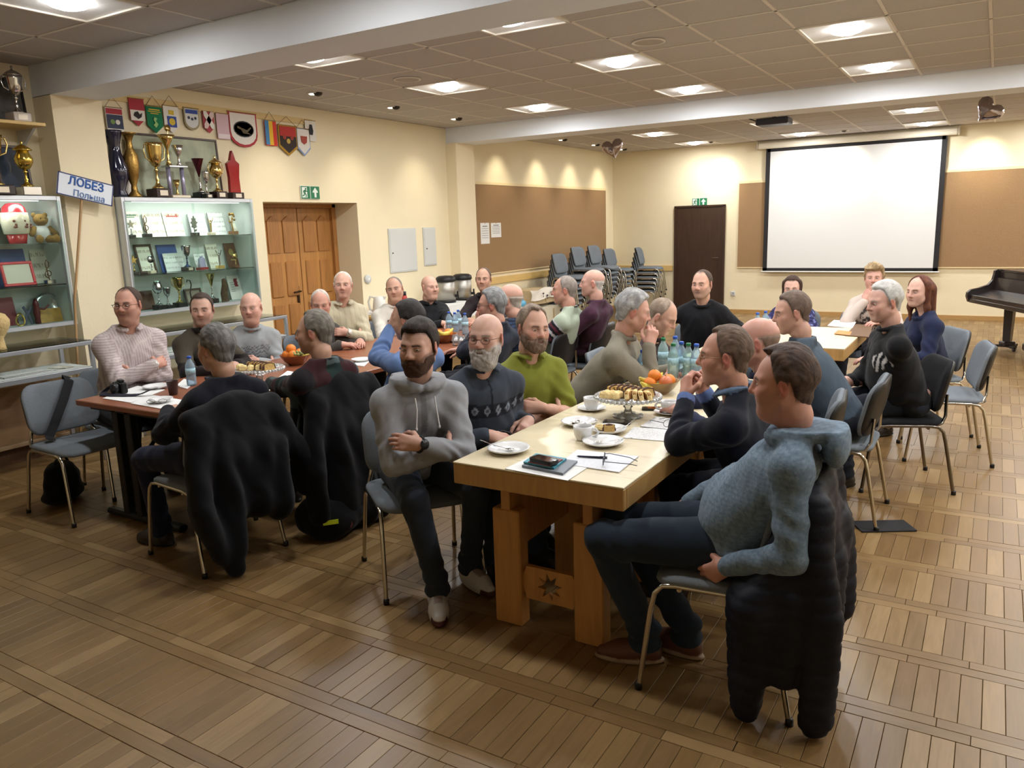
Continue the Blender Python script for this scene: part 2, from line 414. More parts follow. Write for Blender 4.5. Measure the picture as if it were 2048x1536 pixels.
# ceiling lights: square housings with a reflector pan and a bulb
LIT = mat('lamp_bulb', (255, 252, 246), .5, emit=34.); PAN = mat('reflector_pan', (232, 234, 238), .35, .0); FRM = mat('lamp_frame', (226, 220, 210), .5)
fm = MB()
for sx, sy, lx, ly in ((1, 0, .02, .598), (-1, 0, .02, .598), (0, 1, .598, .02), (0, -1, .598, .02)): fm.box((sx*.289, sy*.289, -.004), (lx, ly, .012))
FME = fm.mesh('lamp_frame', FRM)
pm = MB(); a_, c_ = .28, .15
pm.add([(-a_, -a_, 0), (a_, -a_, 0), (a_, a_, 0), (-a_, a_, 0), (-c_, -c_, .009), (c_, -c_, .009), (c_, c_, .009), (-c_, c_, .009)], [(0, 1, 5, 4), (1, 2, 6, 5), (2, 3, 7, 6), (3, 0, 4, 7), (4, 5, 6, 7)]); PME = pm.mesh('reflector', PAN)
bm_ = MB(); bm_.lathe([(.0001, -.036), (.06, -.032), (.10, -.018), (.115, 0), (.10, .006)], 20); BME = bm_.mesh('bulb', LIT)
ROWN = {2.85: 'only row', 4.75: 'nearest row', 6.55: 'second row', 8.35: 'third row', 12.05: 'nearer row', 13.95: 'last row'}
NMX = {0: 'first', 1: 'second', 2: 'third', 3: 'fourth', 4: 'fifth'}
for i, x in enumerate(LAMP_X):
    for j, yy in enumerate(LAMP_Y):
        bay = 'the front bay' if yy < 3.6 else ('the middle bay' if yy < 9.1 else 'the far bay')
        t = thing('ceiling_light', 'square ceiling light, %s from left, %s of %s' % (NMX[i], ROWN[yy], bay), 'light', (x, yy, ZC+.001), 0, 'square ceiling lights')
        for me_, nm in ((FME, 'lamp_frame'), (PME, 'reflector'), (BME, 'bulb')): link_mesh(nm, me_, t)
        pw = LAMP_W*(1.0 if yy > 3.6 else .55)
        area_light('lamp_light', (0, 0, -.045), .20, pw, (.97, .985, 1.), parent=t)
# eyeball spots washing the left wall
EYE = mat('spot_dark', (60, 54, 48), .4, .6)
for k, (x, yy) in enumerate(((-5.80, 5.94), (-5.82, 7.15), (-5.85, 8.40), (-6.03, 10.4), (-6.05, 11.63), (-6.03, 12.81), (-6.03, 13.99))):
    t = thing('ceiling_spot', 'small swivel ceiling spot by the left wall, %s from the camera' % ('first', 'second', 'third', 'fourth', 'fifth', 'sixth', 'seventh')[k], 'spotlight', (x, yy, ZC), 0, 'wall washing spots')
    b = MB(); b.lathe([(.075, -.002), (.075, -.008), (.055, -.010), (.05, -.004)], 20); b.build('spot_ring', FRM, t)
    b = MB(); b.ell((.045, 0, -.006), (.045, .045, .030)); b.build('spot_body', EYE, t)
    b = MB(); b.ell((-.02, 0, -.004), (.045, .04, .012)); b.build('bulb', mat('spot_bulb', (255, 240, 205), .5, emit=14.), t)
    spot_light('spot_beam', (-.03, 0, -.04), (-.40, 0, -.75), 24 if k < 3 else 30, (1., .91, .72), 76, 1., t)
for k, (x, z, pw) in enumerate(((-4.35, 2.62, 48), (-2.2, 2.6, 40), (-.25, 2.62, 52), (1.6, 2.6, 45))):
    t = thing('ceiling_spot', 'small ceiling spot in front of the far wall, %s from the left' % NMX[k], 'spotlight', (x, 13.95, ZC), 0, 'far wall spots')
    b = MB(); b.lathe([(.075, -.002), (.075, -.008), (.055, -.010), (.05, -.004)], 20); b.build('spot_ring', FRM, t)
    b = MB(); b.ell((0, -.02, -.006), (.04, .04, .025)); b.build('spot_body', EYE, t)
    spot_light('spot_beam', (0, .03, -.04), (0, .55, -.46), pw, (1., .91, .70), 58, .9, t)
# round ceiling loudspeakers
for k, (x, yy) in enumerate(((-4.66, 5.95), (-2.35, 5.95))):
    t = thing('ceiling_speaker', 'round flush loudspeaker in the ceiling, %s one' % ('left' if k == 0 else 'right'), 'speaker', (x, yy, ZC-.002), 0, 'flush ceiling loudspeakers')
    b = MB(); b.lathe([(.125, 0), (.125, -.007), (.108, -.009), (.106, -.002)], 28); b.build('rim', BAR, t)
    b = MB(); b.lathe([(.0001, -.004), (.107, -.004)], 28); b.build('grille', mat('speaker_grille', (176, 168, 160), .8), t)
# ------------------------------------------------------------------ upholstered stacking chairs
CHROME = mat('chrome', (196, 190, 178), .18, 1.); DCHROME = mat('dark_chrome', (120, 114, 106), .22, 1.); BLKPL = mat('black_plastic', (22, 22, 24), .45)
GREYF = mat('grey_upholstery', (112, 118, 124), .92, bump=.25, bscale=500, var=.08, vscale=120, spec=.2); BLKF = mat('black_upholstery', (30, 30, 33), .9, bump=.25, bscale=500, spec=.2)
def rring(w_, d_, r, n=5):
    o = []
    for (sx, sy, a0) in ((1, 1, 0), (-1, 1, 90), (-1, -1, 180), (1, -1, 270)):
        for k in range(n+1):
            g = rad(a0+90*k/n); o.append((sx*(w_/2-r)+r*math.cos(g), sy*(d_/2-r)+r*math.sin(g)))
    return o
def pad(w_, d_, r, prof, warp, cap=True):
    """cushion: stacked rounded-rectangle rings; prof = list of (inset, height)"""
    b = MB(); V = []; rings = [[(x*(1-2*i/w_), y*(1-2*i/d_), h) for x, y in rring(w_, d_, r)] for i, h in prof]; n = len(rings[0]); F = []
    mid_lo, mid_hi = prof[0][1], prof[-1][1]
    for R_ in rings: V += [warp(*p) for p in R_]
    for i in range(len(rings)-1):
        for k in range(n): F.append((i*n+k, i*n+(k+1) % n, (i+1)*n+(k+1) % n, (i+1)*n+k))
    F.append(tuple(range(n))[::-1])
    if cap: F.append(tuple((len(rings)-1)*n+k for k in range(n)))
    return b.add(V, F, True)
CUSH = [(.155, 0), (.10, 0), (.05, 0), (.02, 0), (.004, .006), (0, .016), (.003, .028), (.016, .038), (.05, .044), (.11, .047), (.16, .048)]
def seat_w(x, y, z): return (x, y, .43+z-.035*max(0, (y-.10)/.12)**2*.6-.012*(1-(x/.24)**2)*(z > .03))
def back_w(x, y, z):
    t = rad(-13); yy = -.005+z+.055*(x/.23)**2; zz = y
    return (x, -.235-(yy*math.cos(t)*-1)+zz*math.sin(t), .665+zz*math.cos(t)+yy*math.sin(t)*.0)
SEATP = pad(.48, .45, .10, CUSH, seat_w); BACKP = pad(.46, .33, .09, [(i, h*.85) for i, h in CUSH], back_w)
SHELLP = pad(.452, .322, .09, [(.155, -.018), (.11, -.018), (.07, -.018), (.03, -.016), (.008, -.012), (0, -.002), (.0, .003)], back_w, False)
def chair_meshes(fab, metal, tagn):
    legs = []
    for sx in (-1, 1):
        for fr in (1, -1):
            if fr > 0: pts = [(sx*.245, .265, .0), (sx*.236, .222, .33), (sx*.233, .208, .395), (sx*.231, .180, .425), (sx*.230, .13, .432)]
            else: pts = [(sx*.250, -.275, .0), (sx*.236, -.212, .33), (sx*.233, -.196, .395), (sx*.231, -.168, .425), (sx*.230, -.12, .432)]
            b = MB(); b.tube(pts, [.0105]*5, 10); b.mi = 1; b.lathe([(.0145, 0), (.0145, .022), (.011, .028)], 10, c=pts[0]); legs.append(b.mesh('leg', [metal, BLKPL]))
    f = MB()
    for sx in (-1, 1): f.tube([(sx*.230, .135, .432), (sx*.230, -.125, .432)], .0105, 10)
    f.tube([(-.23, .12, .418), (.23, .12, .418)], .009, 8); f.tube([(-.23, -.11, .418), (.23, -.11, .418)], .009, 8)
    bs = []
    for sx in (-1, 1):
        b = MB(); b.tube([(sx*.222, -.135, .430), (sx*.213, -.190, .446), (sx*.196, -.214, .49), (sx*.180, -.218, .56), (sx*.172, -.222, .62)], .012, 8, flat=.6); bs.append(b.mesh('back_support', metal))
    return dict(seat=SEATP.mesh('seat', fab), backrest=BACKP.mesh('backrest', fab), shell=SHELLP.mesh('back_shell', BLKPL), legs=legs, frame=f.mesh('seat_frame', metal), bs=bs)
CH = dict(grey=chair_meshes(GREYF, CHROME, 'g'), black=chair_meshes(BLKF, DCHROME, 'b'))
def chair(label, x, y, face, kind_='grey', group='grey stacking chairs at the tables', z=0., tilt=0.):
    m_ = CH[kind_]; t = thing('stacking_chair', label, 'chair', (x, y, z), rad(face), group); t.rotation_euler.x = tilt
    link_mesh('seat', m_['seat'], t); bk = link_mesh('backrest', m_['backrest'], t); link_mesh('back_shell', m_['shell'], bk)
    for l in m_['legs']: link_mesh('leg', l, t)
    link_mesh('seat_frame', m_['frame'], t)
    for l in m_['bs']: link_mesh('back_support', l, t)
    return t

# ------------------------------------------------------------------ light table row
TOPM = wood('pale_laminate', (216, 202, 170), .28, .05, (3, 30, 3), bumpk=.02); BEECH = wood('beech_edge', (186, 146, 88), .42, .14, (30, 4, 4)); BEECHV = wood('beech_leg', (184, 132, 72), .45, .16, (30, 30, 4))
def pale_table(label, x0, x1, y0, y1):
    t = thing('pale_table', label, 'table', ((x0+x1)/2, (y0+y1)/2, 0), 0, 'pale wooden tables pushed into one row'); cx, cy = (x0+x1)/2, (y0+y1)/2; W_, D_ = x1-x0, y1-y0-.004
    b = MB(); b.box((0, 0, .746), (W_, D_, .008), bev=.002); b.build('tabletop', TOPM, t)
    for (c, d, n) in (((0, -D_/2+.014, .6985), (W_, .028, .087), 0), ((0, D_/2-.014, .6985), (W_, .028, .087), 0), ((-W_/2+.014, 0, .6985), (.028, D_-.056, .087), 1), ((W_/2-.014, 0, .6985), (.028, D_-.056, .087), 1)):
        b = MB(); b.box(c, d, bev=.004); b.build('edge_board', BEECH, t)
    b = MB(); b.box((0, 0, .640), (W_-.20, D_-.16, .03)); b.build('under_frame', BEECHV, t)
    for sx, cxl in ((-1, -.135), (1, .135)):
        pass
    for sy in (-1, 1):
        for sx in (-1, 1):
            lx = sx*.195-.01; b = MB(); b.box((lx, sy*(D_/2-.145), .265), (.135, .075, .53), bev=.006); b.build('leg', BEECHV, t)
            b = MB(); b.box((lx, sy*(D_/2-.145), .585), (.045, .07, .11), bev=.003); b.build('leg_post', BEECHV, t)
        n = 16; oct_ = [(-.01+(.062 if k % 2 == 0 else .030)*math.cos(2*pi*k/n+pi/16), .205+(.062 if k % 2 == 0 else .030)*math.sin(2*pi*k/n+pi/16)) for k in range(n)]
        # stretcher board with an eight-pointed star cut through it
        yb_ = sy*(D_/2-.145); V = []; F = []; outer = []
        for k in range(n):
            a_ = 2*pi*k/n+pi/16; cx_, sz_ = math.cos(a_), math.sin(a_); s_ = min((.13)/max(abs(cx_), 1e-6), .075/max(abs(sz_), 1e-6)); outer.append((-.01+cx_*s_, .205+sz_*s_))
        for yy in (-.012, .012):
            for q in oct_: V.append((q[0], yb_+yy, q[1]))
            for q in outer: V.append((q[0], yb_+yy, q[1]))
        for k in range(n):
            j = (k+1) % n
            F += [(k, j, n+j, n+k), (2*n+k, 3*n+k, 3*n+j, 2*n+j), (k, 2*n+k, 2*n+j, j), (n+k, n+j, 3*n+j, 3*n+k)]
        b = MB(); b.add(V, F); b.build('stretcher', BEECHV, t)
    for xx in (.185, -.205): MB().box((xx, 0, .46), (.03, D_-.36, .26)).build('side_board', BEECHV, t)
    return t
pale_table('short pale table at the front end of the light row, with the phone and notebooks', -1.896, -1.116, 2.59, 3.44)
pale_table('pale table second in the light row, with the cake stand and fruit bowl', -1.896, -1.116, 3.44, 4.98)
pale_table('pale table third in the light row, under the bottles', -1.896, -1.116, 4.98, 6.2)
pale_table('pale table at the far end of the light row, before the two women', -1.896, -0.90, 6.2, 7.4)
# ------------------------------------------------------------------ red-brown table row on black steel feet
RBT = wood('redbrown_top', (136, 80, 54), .30, .16, (4, 40, 4)); BSTEEL = mat('black_steel', (20, 20, 22), .4, .3)
def brown_table(label, x0, x1, y0, y1):
    cx, cy = (x0+x1)/2, (y0+y1)/2; t = thing('brown_table', label, 'table', (cx, cy, 0), 0, 'red-brown tables in one row'); W_, D_ = x1-x0, y1-y0-.004
    b = MB(); b.box((0, 0, .7225), (W_, D_, .035), bev=.005); b.build('tabletop', RBT, t)
    b = MB(); b.box((0, 0, .69), (W_*.75, D_-.3, .03)); b.build('under_frame', BSTEEL, t)
    for sy in (-1, 1):
        yy = sy*(D_/2-.06); 
        for xx in (-.13, .0):
            b = MB(); b.box((xx-.08, yy, .365), (.055, .05, .68), bev=.006); b.build('leg', BSTEEL, t)
        b = MB(); b.box((-.05, yy, .022), (.74, .06, .04), bev=.012); b.build('foot_bar', BSTEEL, t)
        b = MB(); b.box((-.05, yy, .695), (.80, .05, .025), bev=.004); b.build('top_bar', BSTEEL, t)
    for sy in (-1, 1): MB().tube([(-.08, sy*(D_/2-.1), .40), (-.08, sy*(D_/2-.45), .68)], .012, 8).build('brace', BSTEEL, t)
    return t
brown_table('red-brown table at the near end of the dark row, under the camera', -4.84, -3.76, 2.67, 4.58)
brown_table('red-brown table at the far end of the dark row, with the fruit bowl and bottles', -4.84, -3.76, 4.58, 6.5)

# ------------------------------------------------------------------ projection screen, projector, piano, balloons, signs
t = thing('projection_screen', 'large white projection screen with black border on the far wall', 'screen', (-2.17, YF-.08, .76))
b = MB(); b.box((0, 0, 2.20), (3.08, .10, .11), bev=.02); b.build('casing', mat('screen_casing', (232, 226, 208), .45), t)
b = MB()
for sx in (-1, 1): b.box((sx*1.55, 0, 2.20), (.03, .12, .13), bev=.01)
b.build('end_cap', mat('screen_cap', (190, 180, 160), .5), t)
b = MB(); b.box((0, 0, 1.09), (2.66, .004, 2.06)); b.build('screen_sheet', mat('screen_sheet', (222, 222, 220), .85), t)
for (c, d, nm) in (((-1.36, 0, 1.09), (.075, .006, 2.14), 'border'), ((1.36, 0, 1.09), (.075, .006, 2.14), 'border'), ((0, 0, 2.12), (2.75, .006, .06), 'border'), ((0, 0, .05), (2.79, .006, .055), 'border')):
    b = MB(); b.box(c, d); b.build(nm, mat('screen_border', (34, 32, 34), .8), t)
b = MB(); b.tube([(-1.42, 0, .012), (1.42, 0, .012)], .014, 10); b.build('bottom_bar', mat('screen_bar', (205, 205, 200), .4), t)
t = thing('projector', 'dark ceiling projector hanging before the white screen', 'projector', (-2.66, 11.25, ZC))
b = MB(); b.box((0, 0, -.075), (.42, .30, .085), bev=.012); b.build('body', mat('projector_body', (58, 64, 80), .4), t)
b = MB(); b.tube([(0, 0, 0), (0, 0, -.04)], .03, 12); b.build('mount', mat('mount_metal', (150, 145, 140), .4, .6), t)
b = MB(); b.lathe([(.03, 0), (.03, .03), (.02, .035)], 16, c=(.08, .15, -.075), M=Matrix.Rotation(rad(-90), 3, 'X')); b.build('lens', BLKPL, t)
b = MB(); b.tube([(-.21, 0, -.06), (-.27, .01, -.03), (-.34, .02, 0)], .008, 6); b.build('cable', BLKPL, t)
# silver heart balloons against the ceiling
FOIL = mat('silver_foil', (170, 160, 165), .12, 1., bump=.5, bscale=14)
def balloon(label, loc, rz, tilt, sc):
    n = 22; prof = []
    for k in range(n):
        g = 2*pi*k/n; prof.append((.0105*16*math.sin(g)**3, .0105*(13*math.cos(g)-5*math.cos(2*g)-2*math.cos(3*g)-math.cos(4*g))))
    V = []; F = []; K = 6
    for i in range(K+1):
        q = -1+2*i/K; s_ = math.sqrt(max(1-q*q*.98, .02)); s_ = s_ if abs(q) < .99 else .12
        for (x_, z_) in prof: V.append((x_*s_, q*.075, z_*s_+.0*q))
    for i in range(K):
        for k in range(n): F.append((i*n+k, i*n+(k+1) % n, (i+1)*n+(k+1) % n, (i+1)*n+k))
    F.append(tuple(range(n))[::-1]); F.append(tuple(K*n+k for k in range(n)))
    R = Matrix.Rotation(rz, 3, 'Z') @ Matrix.Rotation(tilt, 3, 'Y'); b = MB(); b.add([R @ (Vector(v)*sc) for v in V], F, True)
    o = b.build('heart_balloon', FOIL, None, loc); tag(o, label, 'balloon', 'silver heart balloons'); return o
balloon('silver heart balloon under the ceiling near the left cork board', (-5.16, 11.6, ZC-.20), rad(20), rad(-12), 1.0)
balloon('silver heart balloon under the ceiling, right of the projection screen', (-.19, 11.2, ZC-.17), rad(10), rad(40), .95)
# exit signs
GRN = mat('sign_green', (28, 112, 72), .5); WHT = mat('sign_white', (225, 232, 225), .5)
def exit_sign(label, loc, rz, sc=1.):
    t = thing('exit_sign', label, 'sign', loc, rz); t.scale = (sc, sc, sc)
    b = MB(); b.box((0, 0, 0), (.30, .012, .15), bev=.002); b.build('sign_plate', WHT, t)
    b = MB(); b.box((-.076, -.0065, 0), (.142, .003, .142)); b.box((.076, -.0065, 0), (.142, .003, .142)); b.build('green_field', GRN, t)
    b = MB(); P = lambda pts: b.prism([(x, z) for x, z in pts], 1, -.0105, -.0085)
    P([(-.135, -.058), (-.055, -.058), (-.055, .06), (-.135, .06)]); b.build('doorway', WHT, t)
    b = MB()
    def seg(a, c, r): 
        d = Vector((c[0]-a[0], c[1]-a[1])); nrm = Vector((-d.y, d.x)).normalized()*r; b.prism([(a[0]-nrm.x, a[1]-nrm.y), (c[0]-nrm.x, c[1]-nrm.y), (c[0]+nrm.x, c[1]+nrm.y), (a[0]+nrm.x, a[1]+nrm.y)], 1, -.0135, -.0115)
    b.prism([(-.078+.012*math.cos(k*pi/5), .040+.012*math.sin(k*pi/5)) for k in range(10)], 1, -.0135, -.0115)
    seg((-.084, .026), (-.098, -.008), .010); seg((-.086, .024), (-.064, .010), .005); seg((-.064, .010), (-.05, .018), .005); seg((-.088, .024), (-.112, .016), .005); seg((-.112, .016), (-.118, -.002), .005)
    seg((-.096, -.008), (-.074, -.026), .0065); seg((-.074, -.026), (-.078, -.054), .006); seg((-.100, -.008), (-.108, -.034), .0065); seg((-.108, -.034), (-.132, -.040), .006)
    b.build('running_figure', GRN, t)
    b = MB(); b.prism([(.060, -.055), (.092, -.055), (.092, .0), (.118, .0), (.120, .008), (.076, .058), (.032, .008), (.034, .0), (.060, .0)], 1, -.0105, -.0085); b.build('arrow', WHT, t)
    return t
exit_sign('green exit sign above the brown double door', (XL+.012, 6.49, 2.15), rad(90), .94)
exit_sign('green exit sign above the dark door in the far wall', (-4.77, YF-.012, 2.05), 0, .95)
# electrical boxes
EBX = mat('white_metal', (198, 200, 197), .5)
for (lb, y0, y1, z0, z1) in (('large white electrical cabinet door on the left wall right of the wooden door', 7.78, 8.33, 1.18, 1.735), ('narrow white electrical cabinet door beside the far pillar', 8.49, 8.76, 1.23, 1.735)):
    t = thing('electrical_box', lb, 'electrical box', (XL, (y0+y1)/2, z0)); h_ = z1-z0
    b = MB(); b.box((.008, 0, h_/2), (.016, y1-y0, h_), bev=.003); b.build('box_frame', EBX, t)
    b = MB(); b.box((.016, 0, h_/2), (.012, y1-y0-.03, h_-.03), bev=.003); b.build('box_door', EBX, t)
    b = MB(); b.lathe([(.009, 0), (.009, .008), (.004, .009)], 12, c=(.022, -(y1-y0)/2+.05, h_*.45), M=Matrix.Rotation(rad(90), 3, 'Y')); b.build('lock', mat('lock_metal', (90, 84, 74), .35, .8), t)
t = thing('wall_switch', 'small round white switch beside the wooden door', 'switch', (XL, 7.34, 1.14)); b = MB(); b.lathe([(.055, 0), (.055, .018), (.045, .03), (.02, .034)], 20, M=Matrix.Rotation(rad(90), 3, 'Y')); b.build('switch_body', EBX, t)
b = MB(); b.box((.034, 0, 0), (.006, .02, .03), bev=.002); b.build('rocker', WHT, t)
t = thing('wall_socket', 'white wall socket low on the far wall right of the dark door', 'socket', (-4.11, YF, .36)); b = MB(); b.box((0, -.01, 0), (.085, .02, .085), bev=.006); b.build('socket_plate', EBX, t)
b = MB(); b.lathe([(.025, 0), (.025, .006), (.02, .002)], 16, c=(0, -.02, 0), M=Matrix.Rotation(rad(90), 3, 'X')); b.build('socket_well', mat('socket_grey', (170, 170, 165), .5), t)
# grand piano at the right edge
PB = mat('piano_black', (42, 34, 34), .28, var=.12, vscale=4, coat=.3)
t = thing('grand_piano', 'black grand piano with raised music-desk side at the right edge', 'piano', (-.24, 11.55, 0), rad(-64))
# local: x along the keyboard, y into the piano
b = MB(); W_ = 1.48
body = [(0, .32), (W_, .32), (W_, 1.2), (W_-.15, 1.65), (W_-.5, 1.85), (.45, 1.8), (.18, 1.5), (0, 1.0)]
b.prism(body, 2, .68, .97); b.build('case', PB, t)
b = MB(); b.prism([(x*1.01-.01, y) for x, y in body], 2, .975, 1.0); b.build('lid', PB, t)
cheek = [(-.02, .60), (.28, .60), (.34, .60), (.34, .97), (.30, 1.0), (.27, .985), (.265, .94), (.25, .87), (.20, .81), (.10, .775), (.0, .755), (-.04, .72), (-.045, .67)]
for xx in (0, W_-.05):
    b = MB(); b.prism(cheek, 0, xx, xx+.05); b.build('cheek', PB, t)
b = MB(); b.box((W_/2, .15, .62), (W_-.1, .34, .05), bev=.005); b.box((W_/2, .0, .66), (W_-.1, .03, .07), bev=.005); b.build('key_bed', PB, t)
b = MB(); b.prism([(.03, .66), (.30, .74), (.30, .90), (.285, .90), (.26, .75), (.03, .68)], 0, .05, W_-.05); b.build('fallboard', PB, t)
b = MB(); b.box((W_/2, .08, .665), (W_-.14, .12, .02)); b.build('keys', mat('key_cloth', (26, 22, 24), .8), t)
for (lx, ly) in ((.18, .42), (W_-.18, .42), (W_/2, 1.55)):
    b = MB(); b.lathe([(.055, .10), (.06, .14), (.075, .62), (.085, .66)], 4, c=(lx, ly, 0), sharp=True); b.box((lx, ly, .085), (.14, .14, .05), bev=.01); b.build('leg', PB, t)
    b = MB()
    for a_ in (0, 120, 240): b.box((lx+.09*math.cos(rad(a_)), ly+.09*math.sin(rad(a_)), .05), (.20, .04, .03), rz=rad(a_), bev=.005); b.lathe([(.0001, -.022), (.016, -.016), (.022, 0), (.016, .016), (.0001, .022)], 10, c=(lx+.17*math.cos(rad(a_)), ly+.17*math.sin(rad(a_)), .024))
    b.build('caster_foot', PB, t)
b = MB(); 
for xx in (W_/2-.08, W_/2+.08): b.tube([(xx, .5, .15), (xx, .5, .68)], .016, 8)
b.box((W_/2, .48, .11), (.28, .22, .10), bev=.02); b.build('pedal_lyre', PB, t)
# ------------------------------------------------------------------ glass showcases with prizes on the left wall
ALU = mat('aluminium', (196, 200, 206), .38, .75); CASEW = mat('case_white', (206, 212, 210), .55); GLASSM = clear_glass('case_glass', (246, 252, 249))
SHG = clear_glass('shelf_glass', (228, 242, 236), .03, 1.45); GOLD = mat('gold_metal', (216, 190, 124), .16, 1.); SILV = mat('silver_metal', (205, 205, 208), .14, 1.); BRASS = mat('old_brass', (150, 118, 62), .32, .9, bump=.3, bscale=90)
MARB = mat('dark_base', (44, 26, 24), .25, var=.2, vscale=30); BLKB = mat('black_base', (24, 24, 26), .3); PLATE = mat('name_plate', (208, 196, 176), .35, .3)
PAPER = mat('paper_white', (226, 226, 224), .75)
def print_mat(name, base, ink, sc=60., rows=None):
    """paper with rows of small grey print"""
    if name in MATS: return MATS[name]
    m = bpy.data.materials.new(name); m.use_nodes = True; MATS[name] = m; nt = m.node_tree; N = nt.nodes; L = nt.links; b = N['Principled BSDF']
    tc = N.new('ShaderNodeTexCoord'); w_ = N.new('ShaderNodeTexWave'); w_.bands_direction = 'Y'; w_.inputs['Scale'].default_value = sc*.35; L.new(tc.outputs['Object'], w_.inputs[0])
    mp = N.new('ShaderNodeMapping'); mp.inputs['Scale'].default_value = (sc*4, sc*.6, sc*.6); L.new(tc.outputs['Object'], mp.inputs[0])
    n = N.new('ShaderNodeTexNoise'); n.inputs['Scale'].default_value = .6; L.new(mp.outputs[0], n.inputs[0])
    a = N.new('ShaderNodeMath'); a.operation = 'GREATER_THAN'; a.inputs[1].default_value = .72; L.new(w_.outputs['Color'], a.inputs[0])
    c = N.new('ShaderNodeMath'); c.operation = 'GREATER_THAN'; c.inputs[1].default_value = .5; L.new(n.outputs[0], c.inputs[0])
    d = N.new('ShaderNodeMath'); d.operation = 'MULTIPLY'; L.new(a.outputs[0], d.inputs[0]); L.new(c.outputs[0], d.inputs[1])
    mx = N.new('ShaderNodeMix'); mx.data_type = 'RGBA'; mx.inputs[6].default_value = lin(base)+(1,); mx.inputs[7].default_value = lin(ink)+(1,); L.new(d.outputs[0], mx.inputs[0]); L.new(mx.outputs[2], b.inputs['Base Color']); b.inputs['Roughness'].default_value = .7
    return m
PRINT = print_mat('printed_paper', (222, 222, 222), (176, 176, 180), 80); CERT = print_mat('certificate_paper', (226, 222, 208), (180, 170, 156), 50)
FX = -6.2     # front plane of the wall showcases
def showcase(label, y0, y1, shelves):
    z0, z1 = 1.06, 2.055; t = thing('wall_showcase', label, 'showcase', (XL, (y0+y1)/2, z0)); D_ = FX-XL; L_ = y1-y0; h_ = z1-z0
    b = MB(); b.box((.012, 0, h_/2), (.02, L_, h_)); b.build('back_panel', CASEW, t)
    for sy in (-1, 1):
        b = MB(); b.box((D_/2, sy*(L_/2-.008), h_/2), (D_, .016, h_), bev=.002); b.build('side_panel', CASEW, t)
        b = MB(); b.box((D_-.012, sy*(L_/2-.016), h_/2), (.03, .034, h_), bev=.004); b.build('corner_profile', ALU, t)
    for z, nm in ((h_-.018, 'top_profile'), (.018, 'bottom_profile')):
        b = MB(); b.box((D_-.012, 0, z), (.03, L_-.06, .036), bev=.004); b.build(nm, ALU, t)
    b = MB(); b.box((D_/2, 0, h_-.006), (D_-.03, L_-.03, .012)); b.build('top_panel', CASEW, t)
    b = MB(); b.box((D_/2, 0, .012), (D_-.03, L_-.03, .024)); b.build('bottom_panel', CASEW, t)
    for z in shelves:
        b = MB(); b.box((D_/2-.01, 0, z-z0-.004), (D_-.05, L_-.05, .008)); b.build('glass_shelf', SHG, t)
    for k in (-1, 1):
        b = MB(); b.box((D_+.001+.006*(k > 0), k*L_/4*.96, h_/2), (.004, L_/2, h_-.07)); b.build('sliding_glass', GLASSM, t)
    b = MB(); b.box((D_-.05, 0, h_-.03), (.03, L_*.8, .02)); b.build('light_strip', mat('case_light', (250, 255, 240), .5, emit=3.), t)
    area = bpy.data.lights.new('case_lamp', 'AREA'); area.shape = 'RECTANGLE'; area.size = .05; area.size_y = L_*.8; area.energy = 3.0; area.color = (1., 1., .96)
    o = bpy.data.objects.new('case_lamp', area); COL.objects.link(o); o.parent = t; o.location = (D_-.06, 0, h_-.045); o.rotation_euler = (0, rad(28), 0)
    return t
showcase('white glass showcase on the wall left of the pillar sign, with vase and bear', 2.05, 3.53, (1.70, 1.385))
showcase('white glass showcase beside the wooden door, three shelves of prizes', 4.03, 5.40, (1.72, 1.405))
# low glass display tables below
def low_case(label, y0, y1, x0, x1, ztop, zsh):
    t = thing('display_table', label, 'display case', ((x0+x1)/2, (y0+y1)/2, 0)); W_, L_ = x1-x0, y1-y0
    for sx in (-1, 1):
        for sy in (-1, 1):
            b = MB(); b.box((sx*(W_/2-.015), sy*(L_/2-.015), (ztop-.03)/2), (.03, .03, ztop-.03), bev=.003); b.build('leg', ALU, t)
    for sx in (-1, 1):
        b = MB(); b.box((sx*(W_/2-.015), 0, ztop-.015), (.03, L_, .03), bev=.004); b.build('top_rail', ALU, t)
        b = MB(); b.box((sx*(W_/2-.015), 0, zsh-.02), (.03, L_-.06, .04), bev=.004); b.build('shelf_rail', ALU, t)
    for sy in (-1, 1):
        b = MB(); b.box((0, sy*(L_/2-.015), ztop-.015), (W_-.06, .03, .03), bev=.004); b.build('top_rail', ALU, t)
    b = MB(); b.box((0, 0, ztop+.003), (W_-.02, L_-.02, .006)); b.build('glass_top', GLASSM, t)
    b = MB(); b.box((0, 0, zsh-.006), (W_-.04, L_-.04, .012)); b.build('shelf_panel', CASEW, t)
    return t
low_case('low glass display table under the left showcase, with documents', 1.9, 3.46, -6.36, -5.90, .955, .755)
low_case('low glass display table under the right showcase, behind the seated row', 4.05, 5.44, -6.36, -5.90, .93, .74)
t = thing('wall_panelling', 'light brown panelling on the wall under the left display table', 'panelling', (XL, 2.5, 0))
b = MB(); b.box((.035, 0, .40), (.07, 2.0, .52), bev=.004); b.build('panel_board', wood('plywood', (150, 118, 84), .55, .12, (5, 3, 30)), t)
b = MB(); b.box((.05, 0, .15), (.10, 2.0, .03), bev=.004); b.build('ledge', wood('plywood_edge', (168, 140, 108), .55, .1, (5, 3, 30)), t)
# shelf board above the left showcase
t = thing('wall_shelf', 'pale wooden wall shelf above the left showcase', 'shelf', (XL, 2.75, 2.565)); b = MB(); b.box((.165, 0, .012), (.33, 1.5, .024), bev=.003); b.build('shelf_board', RAILM, t)
for yy in (-.6, .7):
    b = MB(); b.prism([(.02, -.16), (.04, -.16), (.26, -.01), (.02, -.01)], 1, yy-.01, yy+.01); b.build('bracket', ALU, t)

